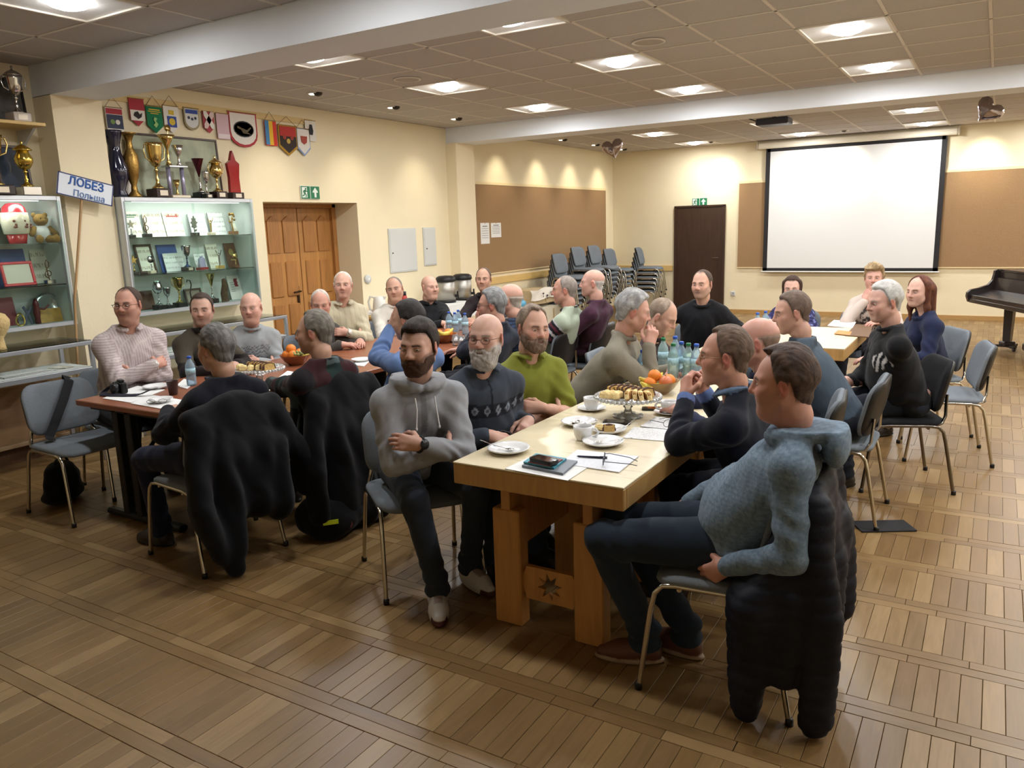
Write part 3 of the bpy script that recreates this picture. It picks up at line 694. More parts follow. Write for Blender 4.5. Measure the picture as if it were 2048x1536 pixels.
# ---- prizes
def cup(label, x, y, z, h, body=GOLD, base=MARB, lid=False, handles=True, prof='cup', bowl=None, plate=True, rz=-90, baseh=.16, wide=.30, name='trophy_cup', cat='trophy', group=None):
    t = thing(name, label, cat, (x, y, z), rad(rz), group); bh = h*baseh; w_ = h*wide
    b = MB(); b.box((0, 0, bh/2), (w_*1.05, w_*1.05, bh), bev=.004); b.build('base', base, t)
    if plate: b = MB(); b.box((0, w_*.53, bh/2), (w_*.55, .003, bh*.6)); b.build('name_plate', PLATE, t)
    u = h-bh-(h*.18 if lid else 0); r = w_*.5
    s_ = MB(); s_.lathe([(r*.75, bh), (r*.72, bh+u*.03), (r*.35, bh+u*.08), (r*.16, bh+u*.16), (r*.26, bh+u*.20), (r*.13, bh+u*.25), (r*.12, bh+u*.38), (r*.28, bh+u*.41), (r*.12, bh+u*.44), (r*.12, bh+u*.47)], 18); s_.build('stem', body, t)
    o = MB(); z0 = bh+u*.46
    if prof == 'cup': P = [(r*.12, 0), (r*.45, .08), (r*.75, .30), (r*.88, .6), (r*.95, .85), (r*1.05, 1.), (r*1.0, 1.), (r*.88, .85), (r*.6, .3), (.0001, .14)]
    elif prof == 'round': P = [(r*.12, 0), (r*.6, .1), (r*.98, .4), (r*.98, .62), (r*.7, .85), (r*.62, 1.), (r*.58, 1.), (r*.6, .85), (.0001, .5)]
    else: P = [(r*.12, 0), (r*.25, .15), (r*.6, .55), (r*1.05, .98), (r*1.12, 1.), (r*1.0, .97), (r*.5, .5), (.0001, .2)]
    o.lathe([(a, z0+c*u*.54) for a, c in P], 22); o.build('bowl', bowl or body, t)
    if handles:
        for sx in (-1, 1):
            q = MB(); q.tube([(sx*r*.7, 0, z0+u*.14), (sx*r*1.25, 0, z0+u*.20), (sx*r*1.45, 0, z0+u*.36), (sx*r*1.30, 0, z0+u*.50), (sx*r*1.0, 0, z0+u*.48)], r*.07, 8); q.build('handle', body, t)
    if lid:
        q = MB(); q.lathe([(r*1.06, bh+u), (r*1.0, bh+u+h*.02), (r*.6, bh+u+h*.07), (r*.2, bh+u+h*.10), (r*.08, bh+u+h*.115), (r*.16, bh+u+h*.14), (r*.10, bh+u+h*.165), (.0001, bh+u+h*.18)], 18); q.build('lid', body, t)
    return t
def figure_trophy(label, x, y, z, h, body, base=BLKB, kind_='star', rz=-90):
    t = thing('small_trophy', label, 'trophy', (x, y, z), rad(rz)); w_ = h*.36
    b = MB(); b.box((0, 0, h*.08), (w_, w_*.8, h*.16), bev=.003); b.build('base', base, t); b = MB()
    if kind_ == 'star':
        b.lathe([(w_*.22, h*.16), (w_*.10, h*.26), (w_*.08, h*.42), (w_*.2, h*.5)], 12); b.build('stem', body, t); b = MB()
        b.prism([((.42*h if k % 2 == 0 else .16*h)*.55*math.sin(pi*k/5), h*.74+(.42*h if k % 2 == 0 else .16*h)*.6*math.cos(pi*k/5)) for k in range(10)][::-1], 1, -.008, .008); b.build('star', body, t)
    elif kind_ == 'clef':
        pts = []; 
        for k in range(40):
            s_ = k/39
            if s_ < .5: g = -pi*.5+2*pi*1.3*(1-s_*2); rr = .05+.12*s_*2; pts.append((rr*math.cos(g)*h*1.0, 0, h*.40+rr*math.sin(g)*h*1.05))
            else: q = (s_-.5)*2; pts.append(((.10*math.sin(q*4.6)-.02)*h, 0, h*(.30+.66*q)))
        b.tube(pts[:20], h*.022, 6); b.build('spiral', body, t); b = MB(); b.tube([(0, 0, h*.16), (.02*h, 0, h*.3), (.06*h, 0, h*.62), (.10*h, 0, h*.82), (.04*h, 0, h*.97), (-.05*h, 0, h*.86), (-.04*h, 0, h*.70), (.10*h, 0, h*.55)], h*.022, 6); b.build('stem', body, t)
    elif kind_ == 'leaf':
        b.prism([(w_*a, h*c) for a, c in ((.06, .18), (.10, .38), (.42, .44), (.30, .56), (.55, .66), (.28, .74), (.34, .88), (.12, .86), (0, 1.0), (-.12, .86), (-.34, .88), (-.28, .74), (-.55, .66), (-.30, .56), (-.42, .44), (-.10, .38), (-.06, .18))], 1, -.006, .006); b.build('leaf', body, t)
        b = MB(); b.lathe([(w_*.2, 0), (w_*.2, .006)], 14, c=(0, .012, h*.3), M=Matrix.Rotation(rad(-90), 3, 'X')); b.build('medallion', SILV, t)
    elif kind_ == 'disc':
        b.lathe([(w_*.2, h*.16), (w_*.08, h*.24), (w_*.07, h*.48), (w_*.16, h*.54)], 12); b.build('stem', body, t); b = MB(); b.lathe([(w_*.55, -.006), (w_*.58, 0), (w_*.55, .006), (w_*.4, .004)], 20, c=(0, 0, h*.78), M=Matrix.Rotation(rad(90), 3, 'X')); b.build('disc', body, t)
    elif kind_ == 'tree':
        b.tube([(0, 0, h*.16), (.01, 0, h*.5), (-.01, 0, h*.95)], [h*.04, h*.03, h*.015], 8); b.build('trunk', body, t); b = MB()
        r_ = np.random.default_rng(4)
        for k in range(16): b.ell((r_.uniform(-.16, .16)*h, r_.uniform(-.05, .05)*h, h*r_.uniform(.5, .95)), (.05*h, .03*h, .05*h), 8, 5)
        b.build('crown', body, t)
    elif kind_ == 'figure':
        b.tube([(0, 0, h*.16), (0, 0, h*.5), (0, 0, h*.68)], [w_*.10, w_*.14, w_*.16], 8); b.ell((0, 0, h*.78), (w_*.12, w_*.12, h*.07), 10, 7); b.tube([(-w_*.5, 0, h*.92), (-w_*.15, 0, h*.66), (w_*.15, 0, h*.66), (w_*.5, 0, h*.92)], w_*.06, 6); b.build('figure', body, t)
    return t
def card(label, x, y, z, w_, h_, m_, frame=None, lean=14, name='certificate', cat='certificate', rz=-90, th=.006):
    """flat framed or plain card leaning back; its face looks into the room"""
    t = thing(name, label, cat, (x, y, z), rad(rz)); R = Matrix.Rotation(rad(lean), 4, 'X')
    b = MB(); b.box((0, 0, h_/2), (w_-(.03 if frame else 0), th, h_-(.03 if frame else 0))); b.xf(R); b.build('sheet', m_, t)
    if frame:
        b = MB()
        for (cx, cz, sx, sz) in ((0, .01, w_, .02), (0, h_-.01, w_, .02), (-w_/2+.01, h_/2, .02, h_-.04), (w_/2-.01, h_/2, .02, h_-.04)): b.box((cx, .003, cz), (sx, .016, sz), bev=.003)
        b.xf(R); b.build('frame', frame, t)
    return t
def on_card(t, name, mm, shapes, lean=14):
    """flat printed marks on a leaning card: ('box', x, z, w, h) or ('dot', x, z, rx, rz)"""
    b = MB()
    for (k_, cx, cz, a_, c_) in shapes:
        if k_ == 'box': b.box((cx, .0042, cz), (a_, .0016, c_))
        else: b.prism([(cx+a_*math.cos(q*pi/5), cz+c_*math.sin(q*pi/5)) for q in range(10)], 1, .0034, .0052)
    b.xf(Matrix.Rotation(rad(lean), 4, 'X')); b.build(name, mm, t)
def at_px(px, py, X=None): q = px_at(px, py, X=X); return q
SX1, SX2 = -6.36, -6.44
Z1, Z2, Z3, ZT = 1.722, 1.407, 1.087, 2.058
# right showcase, upper shelf: certificates behind, small prizes in front
for (px, wd_, hh_, lb, mm) in ((270, .17, .23, 'pale certificate with a green heading, leftmost on the upper shelf', CERT), (314, .19, .21, 'cream certificate second from left on the upper shelf', CERT), (353, .19, .22, 'certificate with a red script heading on the upper shelf', CERT), (402, .18, .21, 'white printed certificate right of the leaf prize', PRINT), (440, .17, .22, 'white certificate behind the gold figure on the upper shelf', PRINT), (478, .13, .2, 'pale certificate behind the golden tree prize', CERT)):
    q = at_px(px, 470, X=SX2); t = card(lb, SX2, q[1], Z1, wd_, hh_, mm)
    if 'green heading' in lb: on_card(t, 'heading', mat('ink_green', (70, 110, 90), .7), [('box', 0, hh_*.86, wd_*.7, .010), ('box', 0, hh_*.78, wd_*.5, .006)])
    if 'red script' in lb: on_card(t, 'heading', mat('ink_red', (178, 90, 84), .7), [('box', -.005, hh_*.84, wd_*.66, .012), ('dot', -.05, hh_*.87, .008, .018), ('dot', .03, hh_*.87, .006, .014)])
for (px, hh_, bm__, bs_, kd, lb) in ((258, .15, SILV, BLKB, 'star', 'small silver star prize at the left end of the upper shelf'), (289, .19, mat('bronze', (110, 84, 58), .3, .9), BLKB, 'clef', 'bronze treble clef prize on the upper shelf'), (385, .18, mat('dark_silver', (120, 122, 118), .3, .9), BLKB, 'leaf', 'dark leaf shaped prize on the upper shelf'), (418, .17, GOLD, PLATE, 'figure', 'small gold figure prize on the upper shelf'), (462, .21, BRASS, mat('wood_block', (120, 84, 50), .5), 'tree', 'golden tree prize at the right end of the upper shelf')):
    q = at_px(px, 472, X=SX1); figure_trophy(lb, SX1+.04, q[1], Z1, hh_, bm__, bs_, kd)
# middle shelf
BLUEF = mat('blue_folder', (44, 74, 140), .5); DKFR = mat('dark_frame', (64, 44, 32), .4); BRPL = mat('brown_plaque', (84, 48, 28), .4, var=.2, vscale=30)
for (px, wd_, hh_, lb, mm, fr_) in ((298, .17, .26, 'certificate in a dark frame on the middle shelf', CERT, DKFR), (345, .20, .25, 'blue folder standing behind papers on the middle shelf', BLUEF, None), (352, .20, .17, 'white paper with a faint grey drawing, middle shelf', PRINT, None), (404, .12, .15, 'white booklet in the middle of the middle shelf', PRINT, None), (434, .13, .24, 'white certificate leaning behind the silver figure', CERT, None), (470, .13, .24, 'brown plaque with a gold emblem, right end of the middle shelf', BRPL, None)):
    q = at_px(px, 545, X=SX2+.02*(mm is PRINT)); t = card(lb, SX2+.03*(mm is PRINT), q[1], Z2, wd_, hh_, mm, fr_)
    if 'gold emblem' in lb: on_card(t, 'emblem', GOLD, [('dot', 0, hh_*.62, .03, .036), ('box', 0, hh_*.30, .05, .014)])
for (px, hh_, bm__, bs_, kd, lb) in ((264, .17, GOLD, BLKB, 'star', 'gold star prize at the left end of the middle shelf'), (299, .16, SILV, PLATE, 'disc', 'pale disc prize before the framed certificate'), (436, .19, SILV, GOLD, 'figure', 'silver figure with raised arms on the middle shelf'), (468, .14, GOLD, BRPL, 'disc', 'gold disc prize before the brown plaque')):
    q = at_px(px, 548, X=SX1); figure_trophy(lb, SX1+.04, q[1], Z2, hh_, bm__, bs_, kd)
q = at_px(373, 550, X=SX1); cup('cup with a blue stem and silver bowl on the middle shelf', SX1+.03, q[1], Z2, .23, mat('blue_metal', (60, 74, 120), .2, .9), BLKB, bowl=SILV, handles=False, wide=.36)
t = thing('glass_prize', 'small crystal block with a violet emblem on the middle shelf', 'trophy', (SX1+.03, at_px(401, 540, X=SX1)[1], Z2), rad(-75)); b = MB(); b.box((0, 0, .012), (.12, .05, .024), bev=.003); b.build('base', mat('red_base', (150, 50, 50), .3), t); b = MB(); b.prism([(-.045, .024), (.045, .024), (.035, .10), (0, .125), (-.035, .10)], 1, -.012, .012); b.build('crystal', mat('crystal', (200, 196, 230), .05, trans=.6), t)
# lower shelf
GR = mat('grape_card', (226, 220, 216), .6)
for (px, wd_, hh_, lb, mm, fr_) in ((297, .15, .17, 'brown plaque at the left end of the lower shelf', BRPL, None), (392, .19, .15, 'dark framed picture lying behind the hook on the lower shelf', mat('grey_print', (150, 140, 124), .6), DKFR), (478, .15, .24, 'white certificate with red grapes, right end of the lower shelf', GR, None)):
    q = at_px(px, 615, X=SX2); t = card(lb, SX2, q[1], Z3, wd_, hh_, mm, fr_)
    if 'red grapes' in lb: on_card(t, 'grape_print', mat('grape_red', (150, 60, 66), .5), [('dot', -.035+.013*(k % 3)+.006*(k//3 % 2), .20-.016*(k//3), .009, .009) for k in range(15)]); on_card(t, 'print_lines', mat('ink_grey', (150, 150, 154), .7), [('box', .03, .17-.022*k, .05, .005) for k in range(5)])
for (px, hh_, body, lb, kw) in ((316, .25, SILV, 'tall silver cup on the lower shelf', dict(handles=False, wide=.34, prof='round')), (334, .19, SILV, 'small silver cup beside the tall silver cup', dict(handles=False, wide=.36)), (358, .27, GOLD, 'gold cup with handles in the middle of the lower shelf', dict(wide=.34)), (424, .28, SILV, 'silver lidded cup with a gilded bowl on the lower shelf', dict(wide=.28, bowl=GOLD, handles=False, prof='flare'))):
    q = at_px(px, 622, X=SX1); cup(lb, SX1+.03, q[1], Z3, hh_, body, BLKB, plate=False, **kw)
t = thing('hook_stand', 'dark curved hook standing on the lower shelf', 'ornament', (SX1, at_px(385, 610, X=SX1)[1], Z3), rad(-90)); b = MB(); b.lathe([(.03, 0), (.03, .01), (.008, .015)], 12); b.build('foot', BLKB, t); b = MB(); b.tube([(0, 0, .012), (.01, 0, .12), (-.01, 0, .19), (.0, 0, .23), (.03, 0, .235), (.035, 0, .215)], .006, 8); b.build('hook', BLKB, t)
t = thing('bark_ornament', 'piece of dark bark standing at the right of the lower shelf', 'ornament', (SX1+.02, at_px(450, 612, X=SX1)[1], Z3), rad(-90)); b = MB(); b.tube([(0, 0, 0), (.01, .0, .08), (-.008, 0, .16), (.006, 0, .22)], [.045, .04, .035, .018], 9, flat=.5); b.build('bark', mat('bark', (84, 66, 48), .9, bump=1., bscale=60, var=.3, vscale=40), t)
# on top of the right showcase
DKB = mat('dark_blue_glaze', (22, 24, 48), .12, coat=.5)
t = thing('pitcher', 'tall black and blue pitcher at the left end of the showcase top', 'pitcher', (-6.34, at_px(235, 385, X=-6.34)[1]+.02, ZT), rad(-90)); b = MB(); b.lathe([(.06, 0), (.065, .02), (.05, .06), (.085, .16), (.09, .24), (.05, .36), (.045, .42), (.07, .52), (.075, .54), (.065, .54), (.04, .42)], 20); b.build('pot', DKB, t); b = MB(); b.tube([(.05, 0, .50), (.13, 0, .46), (.14, 0, .32), (.085, 0, .22)], .012, 8); b.build('handle', DKB, t)
t = thing('paper_bag', 'white paper bag standing behind the brass vase', 'bag', (-6.42, 4.16, ZT), rad(-80)); b = MB(); b.prism([(-.10, 0), (.10, 0), (.11, .22), (.06, .25), (-.08, .24), (-.11, .20)], 1, -.04, .04); b.build('bag_body', mat('bag_paper', (206, 198, 186), .8, bump=.4, bscale=12), t)
t = thing('brass_vase', 'tall engraved brass vase with a flared mouth on the showcase top', 'vase', (-6.30, at_px(270, 388, X=-6.30)[1], ZT), 0); b = MB(); b.lathe([(.055, 0), (.055, .015), (.028, .05), (.022, .10), (.05, .18), (.062, .27), (.058, .34), (.03, .40), (.024, .46), (.045, .51), (.075, .525), (.07, .527), (.03, .49), (.018, .44)], 24); b.build('vase_body', BRASS, t)
cup('large gold cup with open handles on the showcase top', -6.28, at_px(318, 388, X=-6.28)[1], ZT, .46, GOLD, MARB, wide=.30, prof='cup', lid=False)
t = thing('column_trophy', 'two-tier silver column prize with small gold cups on the showcase top', 'trophy', (-6.32, at_px(358, 388, X=-6.30)[1], ZT), rad(-90))
b = MB(); b.box((0, 0, .012), (.19, .12, .024), bev=.004); b.build('base', PLATE, t); b = MB(); b.box((0, 0, .272), (.19, .12, .016), bev=.003); b.build('middle_plate', SILV, t)
LIL = mat('lilac_column', (160, 156, 182), .25, .5)
for sx in (-1, 1):
    b = MB(); b.lathe([(.018, .024), (.018, .264)], 14, c=(sx*.07, 0, 0)); b.build('column', LIL, t)
b = MB(); b.lathe([(.03, .28), (.012, .31), (.01, .36), (.03, .40), (.05, .46), (.04, .46), (.0001, .42)], 16, c=(-.05, 0, 0)); b.build('upper_cup', SILV, t); b = MB(); b.lathe([(.03, .28), (.012, .32), (.01, .42), (.05, .50), (.075, .54), (.06, .535), (.0001, .48)], 16, c=(.055, 0, 0)); b.build('upper_cup', GOLD, t)
b = MB(); b.lathe([(.03, -.004), (.03, .004)], 16, c=(.03, .0, .60), M=Matrix.Rotation(rad(90), 3, 'X')); b.tube([(.045, 0, .52), (.03, 0, .575)], .005, 6); b.build('medal_top', GOLD, t)
b = MB(); b.lathe([(.022, .03), (.008, .05), (.007, .09), (.02, .11), (.03, .16), (.0001, .13)], 12); b.build('lower_cup', GOLD, t)
cup('silver and dark red cup on the showcase top behind the gold striped cup', -6.36, at_px(402, 388, X=-6.36)[1], ZT, .36, SILV, BLKB, wide=.28, prof='flare', bowl=mat('dark_red_metal', (90, 40, 48), .2, .8), handles=False)
cup('slim silver column cup on the showcase top', -6.27, at_px(414, 388, X=-6.27)[1], ZT, .24, SILV, BLKB, wide=.30, prof='cup', handles=False)
cup('gold lidded cup with striped round bowl on the showcase top', -6.28, at_px(436, 388, X=-6.28)[1], ZT, .39, GOLD, MARB, wide=.30, prof='round', lid=True)
t = thing('glass_trophy', 'red glass prize with a pointed top, right end of the showcase top', 'trophy', (-6.33, at_px(470, 388, X=-6.33)[1], ZT), rad(-90)); b = MB(); b.box((0, 0, .03), (.14, .10, .06), bev=.004); b.build('base', MARB, t); b = MB(); b.box((0, .052, .03), (.07, .003, .035)); b.build('name_plate', PLATE, t); b = MB(); b.prism([(-.06, .06), (.06, .06), (.055, .20), (.07, .33), (.03, .36), (.012, .42), (0, .45), (-.012, .42), (-.03, .36), (-.07, .33), (-.055, .20)], 1, -.018, .018); b.build('glass_body', mat('red_glass', (170, 34, 40), .08, trans=.35, coat=.4), t)
t = card('landscape picture in a dark frame leaning behind the prizes', -6.46, at_px(352, 300, X=-6.46)[1], ZT, .95, .56, mat('landscape_print', (160, 166, 142), .6, var=.35, vscale=6), DKFR, 3, 'picture_frame', 'picture')
# pennants hung from a strip on the wall
t = thing('hanging_strip', 'narrow wooden strip high on the left wall holding the pennants', 'strip', (XL, 5.3, 2.90)); b = MB(); b.box((.008, 0, 0), (.016, 2.62, .06), bev=.002); b.build('strip_board', mat('strip_cream', (212, 186, 132), .6), t)
def pennant(label, px0, px1, py0, py1, shape, layers, cords=True):
    q0 = px_at(px0, py0, X=-6.505); q1 = px_at(px1, py0, X=-6.505); q2 = px_at((px0+px1)/2, py1, X=-6.505); w_ = q1[1]-q0[1]; top = (q0[2]+q1[2])/2; h_ = top-q2[2]
    t = thing('pennant', label, 'pennant', (-6.507, (q0[1]+q1[1])/2, top), rad(90), 'small pennants on the wall')
    def outline(k, sh):
        W_, H_ = w_/2*k, h_*(1-(1-k)*.7); y0 = -h_*(1-k)*.35
        return {'shield': [(-W_, y0), (-W_, -H_*.72), (0, -H_), (W_, -H_*.72), (W_, y0)], 'rect': [(-W_, y0), (-W_, -H_), (W_, -H_), (W_, y0)], 'round': [(-W_, y0)]+[(-W_*math.cos(pi*j/8), -H_*.62-H_*.38*math.sin(pi*j/8)) for j in range(9)]+[(W_, y0)]}[sh]
    b = MB(); b.prism(outline(1, shape), 1, -.004, 0); b.build('cloth', mat('pen_%d_%d_%d' % layers[0], layers[0], .8), t)
    for (kd, cc, *a) in layers[1:]:
        b = MB(); m_ = mat('pen_%d_%d_%d' % cc, cc, .75)
        if kd == 'in': b.prism(outline(a[0], shape), 1, -.006, -.0045)
        elif kd == 'band': b.box((a[2]*w_ if len(a) > 2 else 0, -.0062, -h_*(a[0]+a[1])/2), (w_*(a[3] if len(a) > 3 else .94), .003, h_*(a[1]-a[0])))
        elif kd == 'disc': b.prism([(a[0]*w_+a[2]*w_*math.cos(j*pi/8), -h_*a[1]+a[2]*w_*(a[3] if len(a) > 3 else 1)*math.sin(j*pi/8)) for j in range(16)], 1, -.0095, -.0078)
        elif kd == 'poly': b.prism([(u*w_, -v*h_) for u, v in a[0]], 1, -.012, -.010)
        b.build('emblem' if kd in ('disc', 'poly') else 'cloth_field', m_, t)
    if cords:
        b = MB(); b.tube([(-w_*.48, -.003, 0), (0, -.001, min(.09, w_*.6)), (w_*.48, -.003, 0)], .0022, 5); b.build('cord', mat('cord_brown', (110, 90, 66), .8), t)
    b = MB(); b.tube([(-w_*.52, -.004, 0), (w_*.52, -.004, 0)], .004, 6); b.build('rod', mat('rod_gold', (150, 120, 70), .4, .6), t)
WH, RD, GN, BL, YE, DB = (222, 218, 210), (168, 52, 62), (20, 116, 76), (52, 76, 150), (206, 178, 60), (60, 66, 88)
pennant('white pennant with a red top band and blue-grey field, first on the left', 209, 243, 215, 275, 'shield', [WH, ('band', RD, .04, .22), ('band', DB, .24, .70), ('disc', (120, 150, 90), -.15, .48, .13), ('disc', WH, .15, .48, .13)])
pennant('red and white pennant with a black bird', 256, 286, 197, 252, 'shield', [RD, ('band', WH, .42, .80), ('poly', (40, 34, 34), [(-.2, .5), (-.3, .62), (0, .74), (.22, .66), (.28, .5), (.12, .58), (0, .46)])], False)
pennant('green pennant with yellow lettering lines and figure', 291, 322, 213, 266, 'shield', [GN, ('band', YE, .10, .14, 0, .7), ('band', YE, .18, .21, 0, .8), ('band', YE, .25, .28, 0, .5), ('poly', (150, 190, 120), [(-.05, .40), (.12, .44), (.02, .55), (.16, .66), (.0, .8), (-.16, .7), (-.02, .62), (-.12, .5)])])
pennant('white pennant with a gold crown over a blue square', 325, 355, 212, 266, 'shield', [WH, ('band', YE, .16, .32, 0, .34), ('band', BL, .38, .78, 0, .6), ('disc', YE, 0, .58, .2)])
pennant('grey pennant with a navy top band and small figures', 366, 396, 216, 260, 'round', [(150, 140, 110), ('in', (206, 206, 206), .86), ('band', BL, .08, .26, 0, .8), ('disc', DB, -.22, .45, .08), ('disc', DB, 0, .5, .08), ('disc', DB, .22, .45, .08)], False)
pennant('red and white narrow pennant with a cross', 404, 426, 223, 266, 'shield', [(172, 70, 80), ('poly', WH, [(-.45, .0), (-.2, 0), (.45, .6), (.45, .8), (.2, .8), (-.45, .2)]), ('poly', (214, 190, 188), [(.45, .0), (.2, 0), (-.45, .6), (-.45, .8), (-.2, .8), (.45, .2)])], False)
pennant('pink and white shiny rectangular pennant', 431, 456, 227, 278, 'rect', [(206, 176, 184), ('band', (224, 210, 214), .8, .98)], False)
pennant('large white pennant with red edging and an oval emblem', 455, 511, 225, 294, 'round', [RD, ('in', WH, .90), ('disc', (44, 42, 46), 0, .48, .36, .62), ('disc', WH, 0, .48, .335, .57), ('poly', (90, 78, 56), [(-.22, .40), (-.05, .46), (.10, .5), (.24, .40), (.26, .44), (.12, .56), (.24, .62), (-.04, .60), (-.1, .5), (-.24, .46)])], False)
pennant('blue, yellow and red vertical striped pennant', 528, 551, 242, 291, 'rect', [(206, 60, 50), ('band', (70, 130, 180), 0, .97, -.33, .33), ('band', (226, 180, 50), 0, .97, 0, .33)])
pennant('red and black pennant with gold fringe', 555, 592, 251, 311, 'shield', [(168, 128, 40), ('in', (52, 42, 36), .88), ('band', (176, 52, 48), .04, .36, 0, .86), ('disc', (150, 60, 50), -.2, .4, .09), ('disc', (190, 160, 80), 0, .52, .1), ('disc', (150, 60, 50), .2, .4, .09)])
pennant('white and blue pennant with a small coat of arms', 592, 618, 257, 312, 'shield', [(140, 160, 200), ('in', WH, .90), ('poly', (160, 70, 60), [(-.25, .28), (.25, .28), (.2, .5), (0, .58), (-.2, .5)]), ('band', YE, .44, .50, 0, .24)])
pennant('small white pennant with a black figure, last on the right', 609, 630, 241, 282, 'rect', [WH, ('poly', (40, 40, 44), [(-.1, .2), (.1, .2), (.2, .5), (.12, .7), (-.12, .7), (-.2, .5)])], False)
# on and in the left showcase
BLV = mat('blue_glaze', (30, 48, 120), .15, coat=.4)
cup('copper and gold cup on the left wall shelf', -6.30, 3.10, 2.592, .36, mat('copper_metal', (190, 110, 80), .2, .95), mat('white_block', (200, 190, 180), .4), wide=.34, prof='round', handles=False)
cup('silver lidded cup with thin handles on the left wall shelf', -6.30, 3.36, 2.592, .40, SILV, mat('white_block', (200, 190, 180), .4), wide=.30, lid=True)
card('black and white group photograph behind the cups on the left wall shelf', -6.47, 3.22, 2.592, .60, .34, mat('bw_photo', (84, 82, 80), .4, var=.6, vscale=18), BLKB, 5, 'photograph', 'picture')
cup('large gold cup with big handles on the left showcase', -6.26, 3.10, ZT, .42, GOLD, MARB, wide=.42, prof='cup')
cup('gold lidded cup near the right end of the left showcase', -6.28, 3.34, ZT, .40, mat('yellow_gold', (206, 180, 90), .18, .95), SILV, wide=.32, prof='round', lid=True, handles=False, plate=False)
card('dark brown plaque with a glossy glass front on the left showcase', -6.42, 3.34, ZT, .24, .38, mat('gloss_plate', (56, 66, 80), .08, coat=.6), DKFR, 6, 'plaque', 'plaque')
cup('dark blue vase at the edge of the left showcase', -6.32, 2.93, ZT, .24, BLV, BLV, wide=.5, handles=False, plate=False, name='blue_vase', cat='vase')
t = thing('painted_vase', 'red and cream vase with painted flowers in the left showcase', 'vase', (-6.33, at_px(36, 483, X=-6.33)[1], 1.703), 0); b = MB(); P = [(.058, 0), (.062, .02), (.072, .07), (.085, .075), (.098, .16), (.092, .23), (.086, .235), (.075, .27), (.05, .295), (.035, .30), (.03, .30)]; b.lathe(P[:3], 24); b.build('foot_band', mat('vase_red', (168, 34, 44), .2, coat=.5), t); b = MB(); b.lathe(P[2:6], 24); b.build('belly', mat('vase_cream', (224, 212, 190), .2, coat=.5), t); b = MB(); b.lathe(P[5:], 24); b.build('neck', mat('vase_red', (168, 34, 44), .2), t)
b = MB()
for g in (-28, 18, 60): 
    for k in range(5): b.ell((.096*math.cos(rad(g+4*math.sin(k*2.2))), .096*math.sin(rad(g+5*math.cos(k*2.2))), .14+.028*math.sin(k*1.9)), (.008, .010, .010), 7, 4)
b.build('flower_print', mat('flower_brown', (120, 70, 60), .6), t)
# teddy bear
FUR = mat('bear_fur', (150, 118, 62), .95, bump=1., bscale=220, var=.15, vscale=60); TEE = mat('bear_shirt', (206, 206, 206), .85)
t = thing('teddy_bear', 'small brown teddy bear in a white shirt in the left showcase', 'teddy bear', (-6.31, at_px(86, 482, X=-6.31)[1], 1.703), rad(-95)); t['category'] = 'toy'
b = MB(); b.ell((0, 0, .075), (.062, .05, .065)); b.build('shirt', TEE, t); b = MB(); b.ell((0, .01, .175), (.052, .048, .046)); b.ell((0, .052, .165), (.024, .02, .018)); b.build('head', FUR, t)
for sx in (-1, 1):
    b = MB(); b.ell((sx*.042, 0, .212), (.018, .010, .018), 10, 6); b.build('ear', FUR, t); b = MB(); b.tube([(sx*.05, .0, .115), (sx*.085, .03, .07)], [.024, .022], 10); b.ell((sx*.085, .03, .07), (.022, .022, .022), 10, 6); b.build('arm', FUR, t)
    b = MB(); b.tube([(sx*.03, .02, .03), (sx*.062, .095, .026)], [.03, .027], 10); b.ell((sx*.062, .095, .03), (.026, .02, .032), 10, 6); b.build('leg', FUR, t); b = MB(); b.ell((sx*.018, .055, .185), (.005, .004, .005), 8, 5); b.build('eye', BLKB, t)
for (px, wd_, hh_, X_, zz, lb, mm, fr_, nm, ct_, ln) in ((8, .16, .27, -6.42, 1.703, 'dark green folder beside the painted vase in the left showcase', mat('folder_green', (40, 56, 46), .5), None, 'folder', 'folder', 6), (95, .14, .25, -6.46, 1.703, 'pale grey card behind the teddy bear', mat('pale_card', (170, 176, 168), .3), None, 'certificate', 'certificate', 8),
    (22, .30, .28, -6.45, 1.388, 'large blue folder behind the red frame', BLUEF, None, 'folder', 'folder', 10), (108, .26, .27, -6.45, 1.388, 'pale certificate behind the clef prize, right end of the left showcase', CERT, None, 'certificate', 'certificate', 12),
    (42, .235, .185, -6.33, 1.388, 'white diploma in a bright red frame in the left showcase', mat('diploma', (214, 206, 192), .6), mat('red_frame', (196, 30, 44), .35), 'framed_diploma', 'picture', 12), (10, .20, .22, -6.44, 1.085, 'dark red leather folder on the lower left shelf', mat('leather_red', (120, 30, 40), .45), None, 'folder', 'folder', 12),
    (102, .20, .11, -6.36, 1.085, 'gold and brown card standing before the silver plate', mat('gold_card', (180, 140, 70), .5, var=.3, vscale=20), None, 'certificate', 'certificate', 14)):
    q = at_px(px, {1.703: 485, 1.388: 570, 1.085: 645}[zz], X=X_); card(lb, X_, q[1], zz, wd_, hh_, mm, fr_, ln, nm, ct_)
q = at_px(101, 570, X=-6.34); figure_trophy('dark treble clef prize before the pale certificate', -6.34, q[1], 1.388, .19, mat('bronze', (110, 84, 58), .3, .9), SILV, 'clef')
t = thing('silver_plate', 'large silver plate standing upright on the lower left shelf', 'plate', (-6.44, at_px(95, 612, X=-6.44)[1], 1.085+.115), rad(-90)); b = MB(); b.lathe([(.0001, .004), (.06, .004), (.07, .012), (.108, .018), (.112, .014), (.075, .004), (.0001, -.002)], 30, M=Matrix.Rotation(rad(-80), 3, 'X')); b.build('plate_body', mat('plate_silver', (190, 196, 198), .2, .8), t); b = MB(); b.box((0, .02, -.105), (.10, .07, .012)); b.build('stand', BLKB, t)
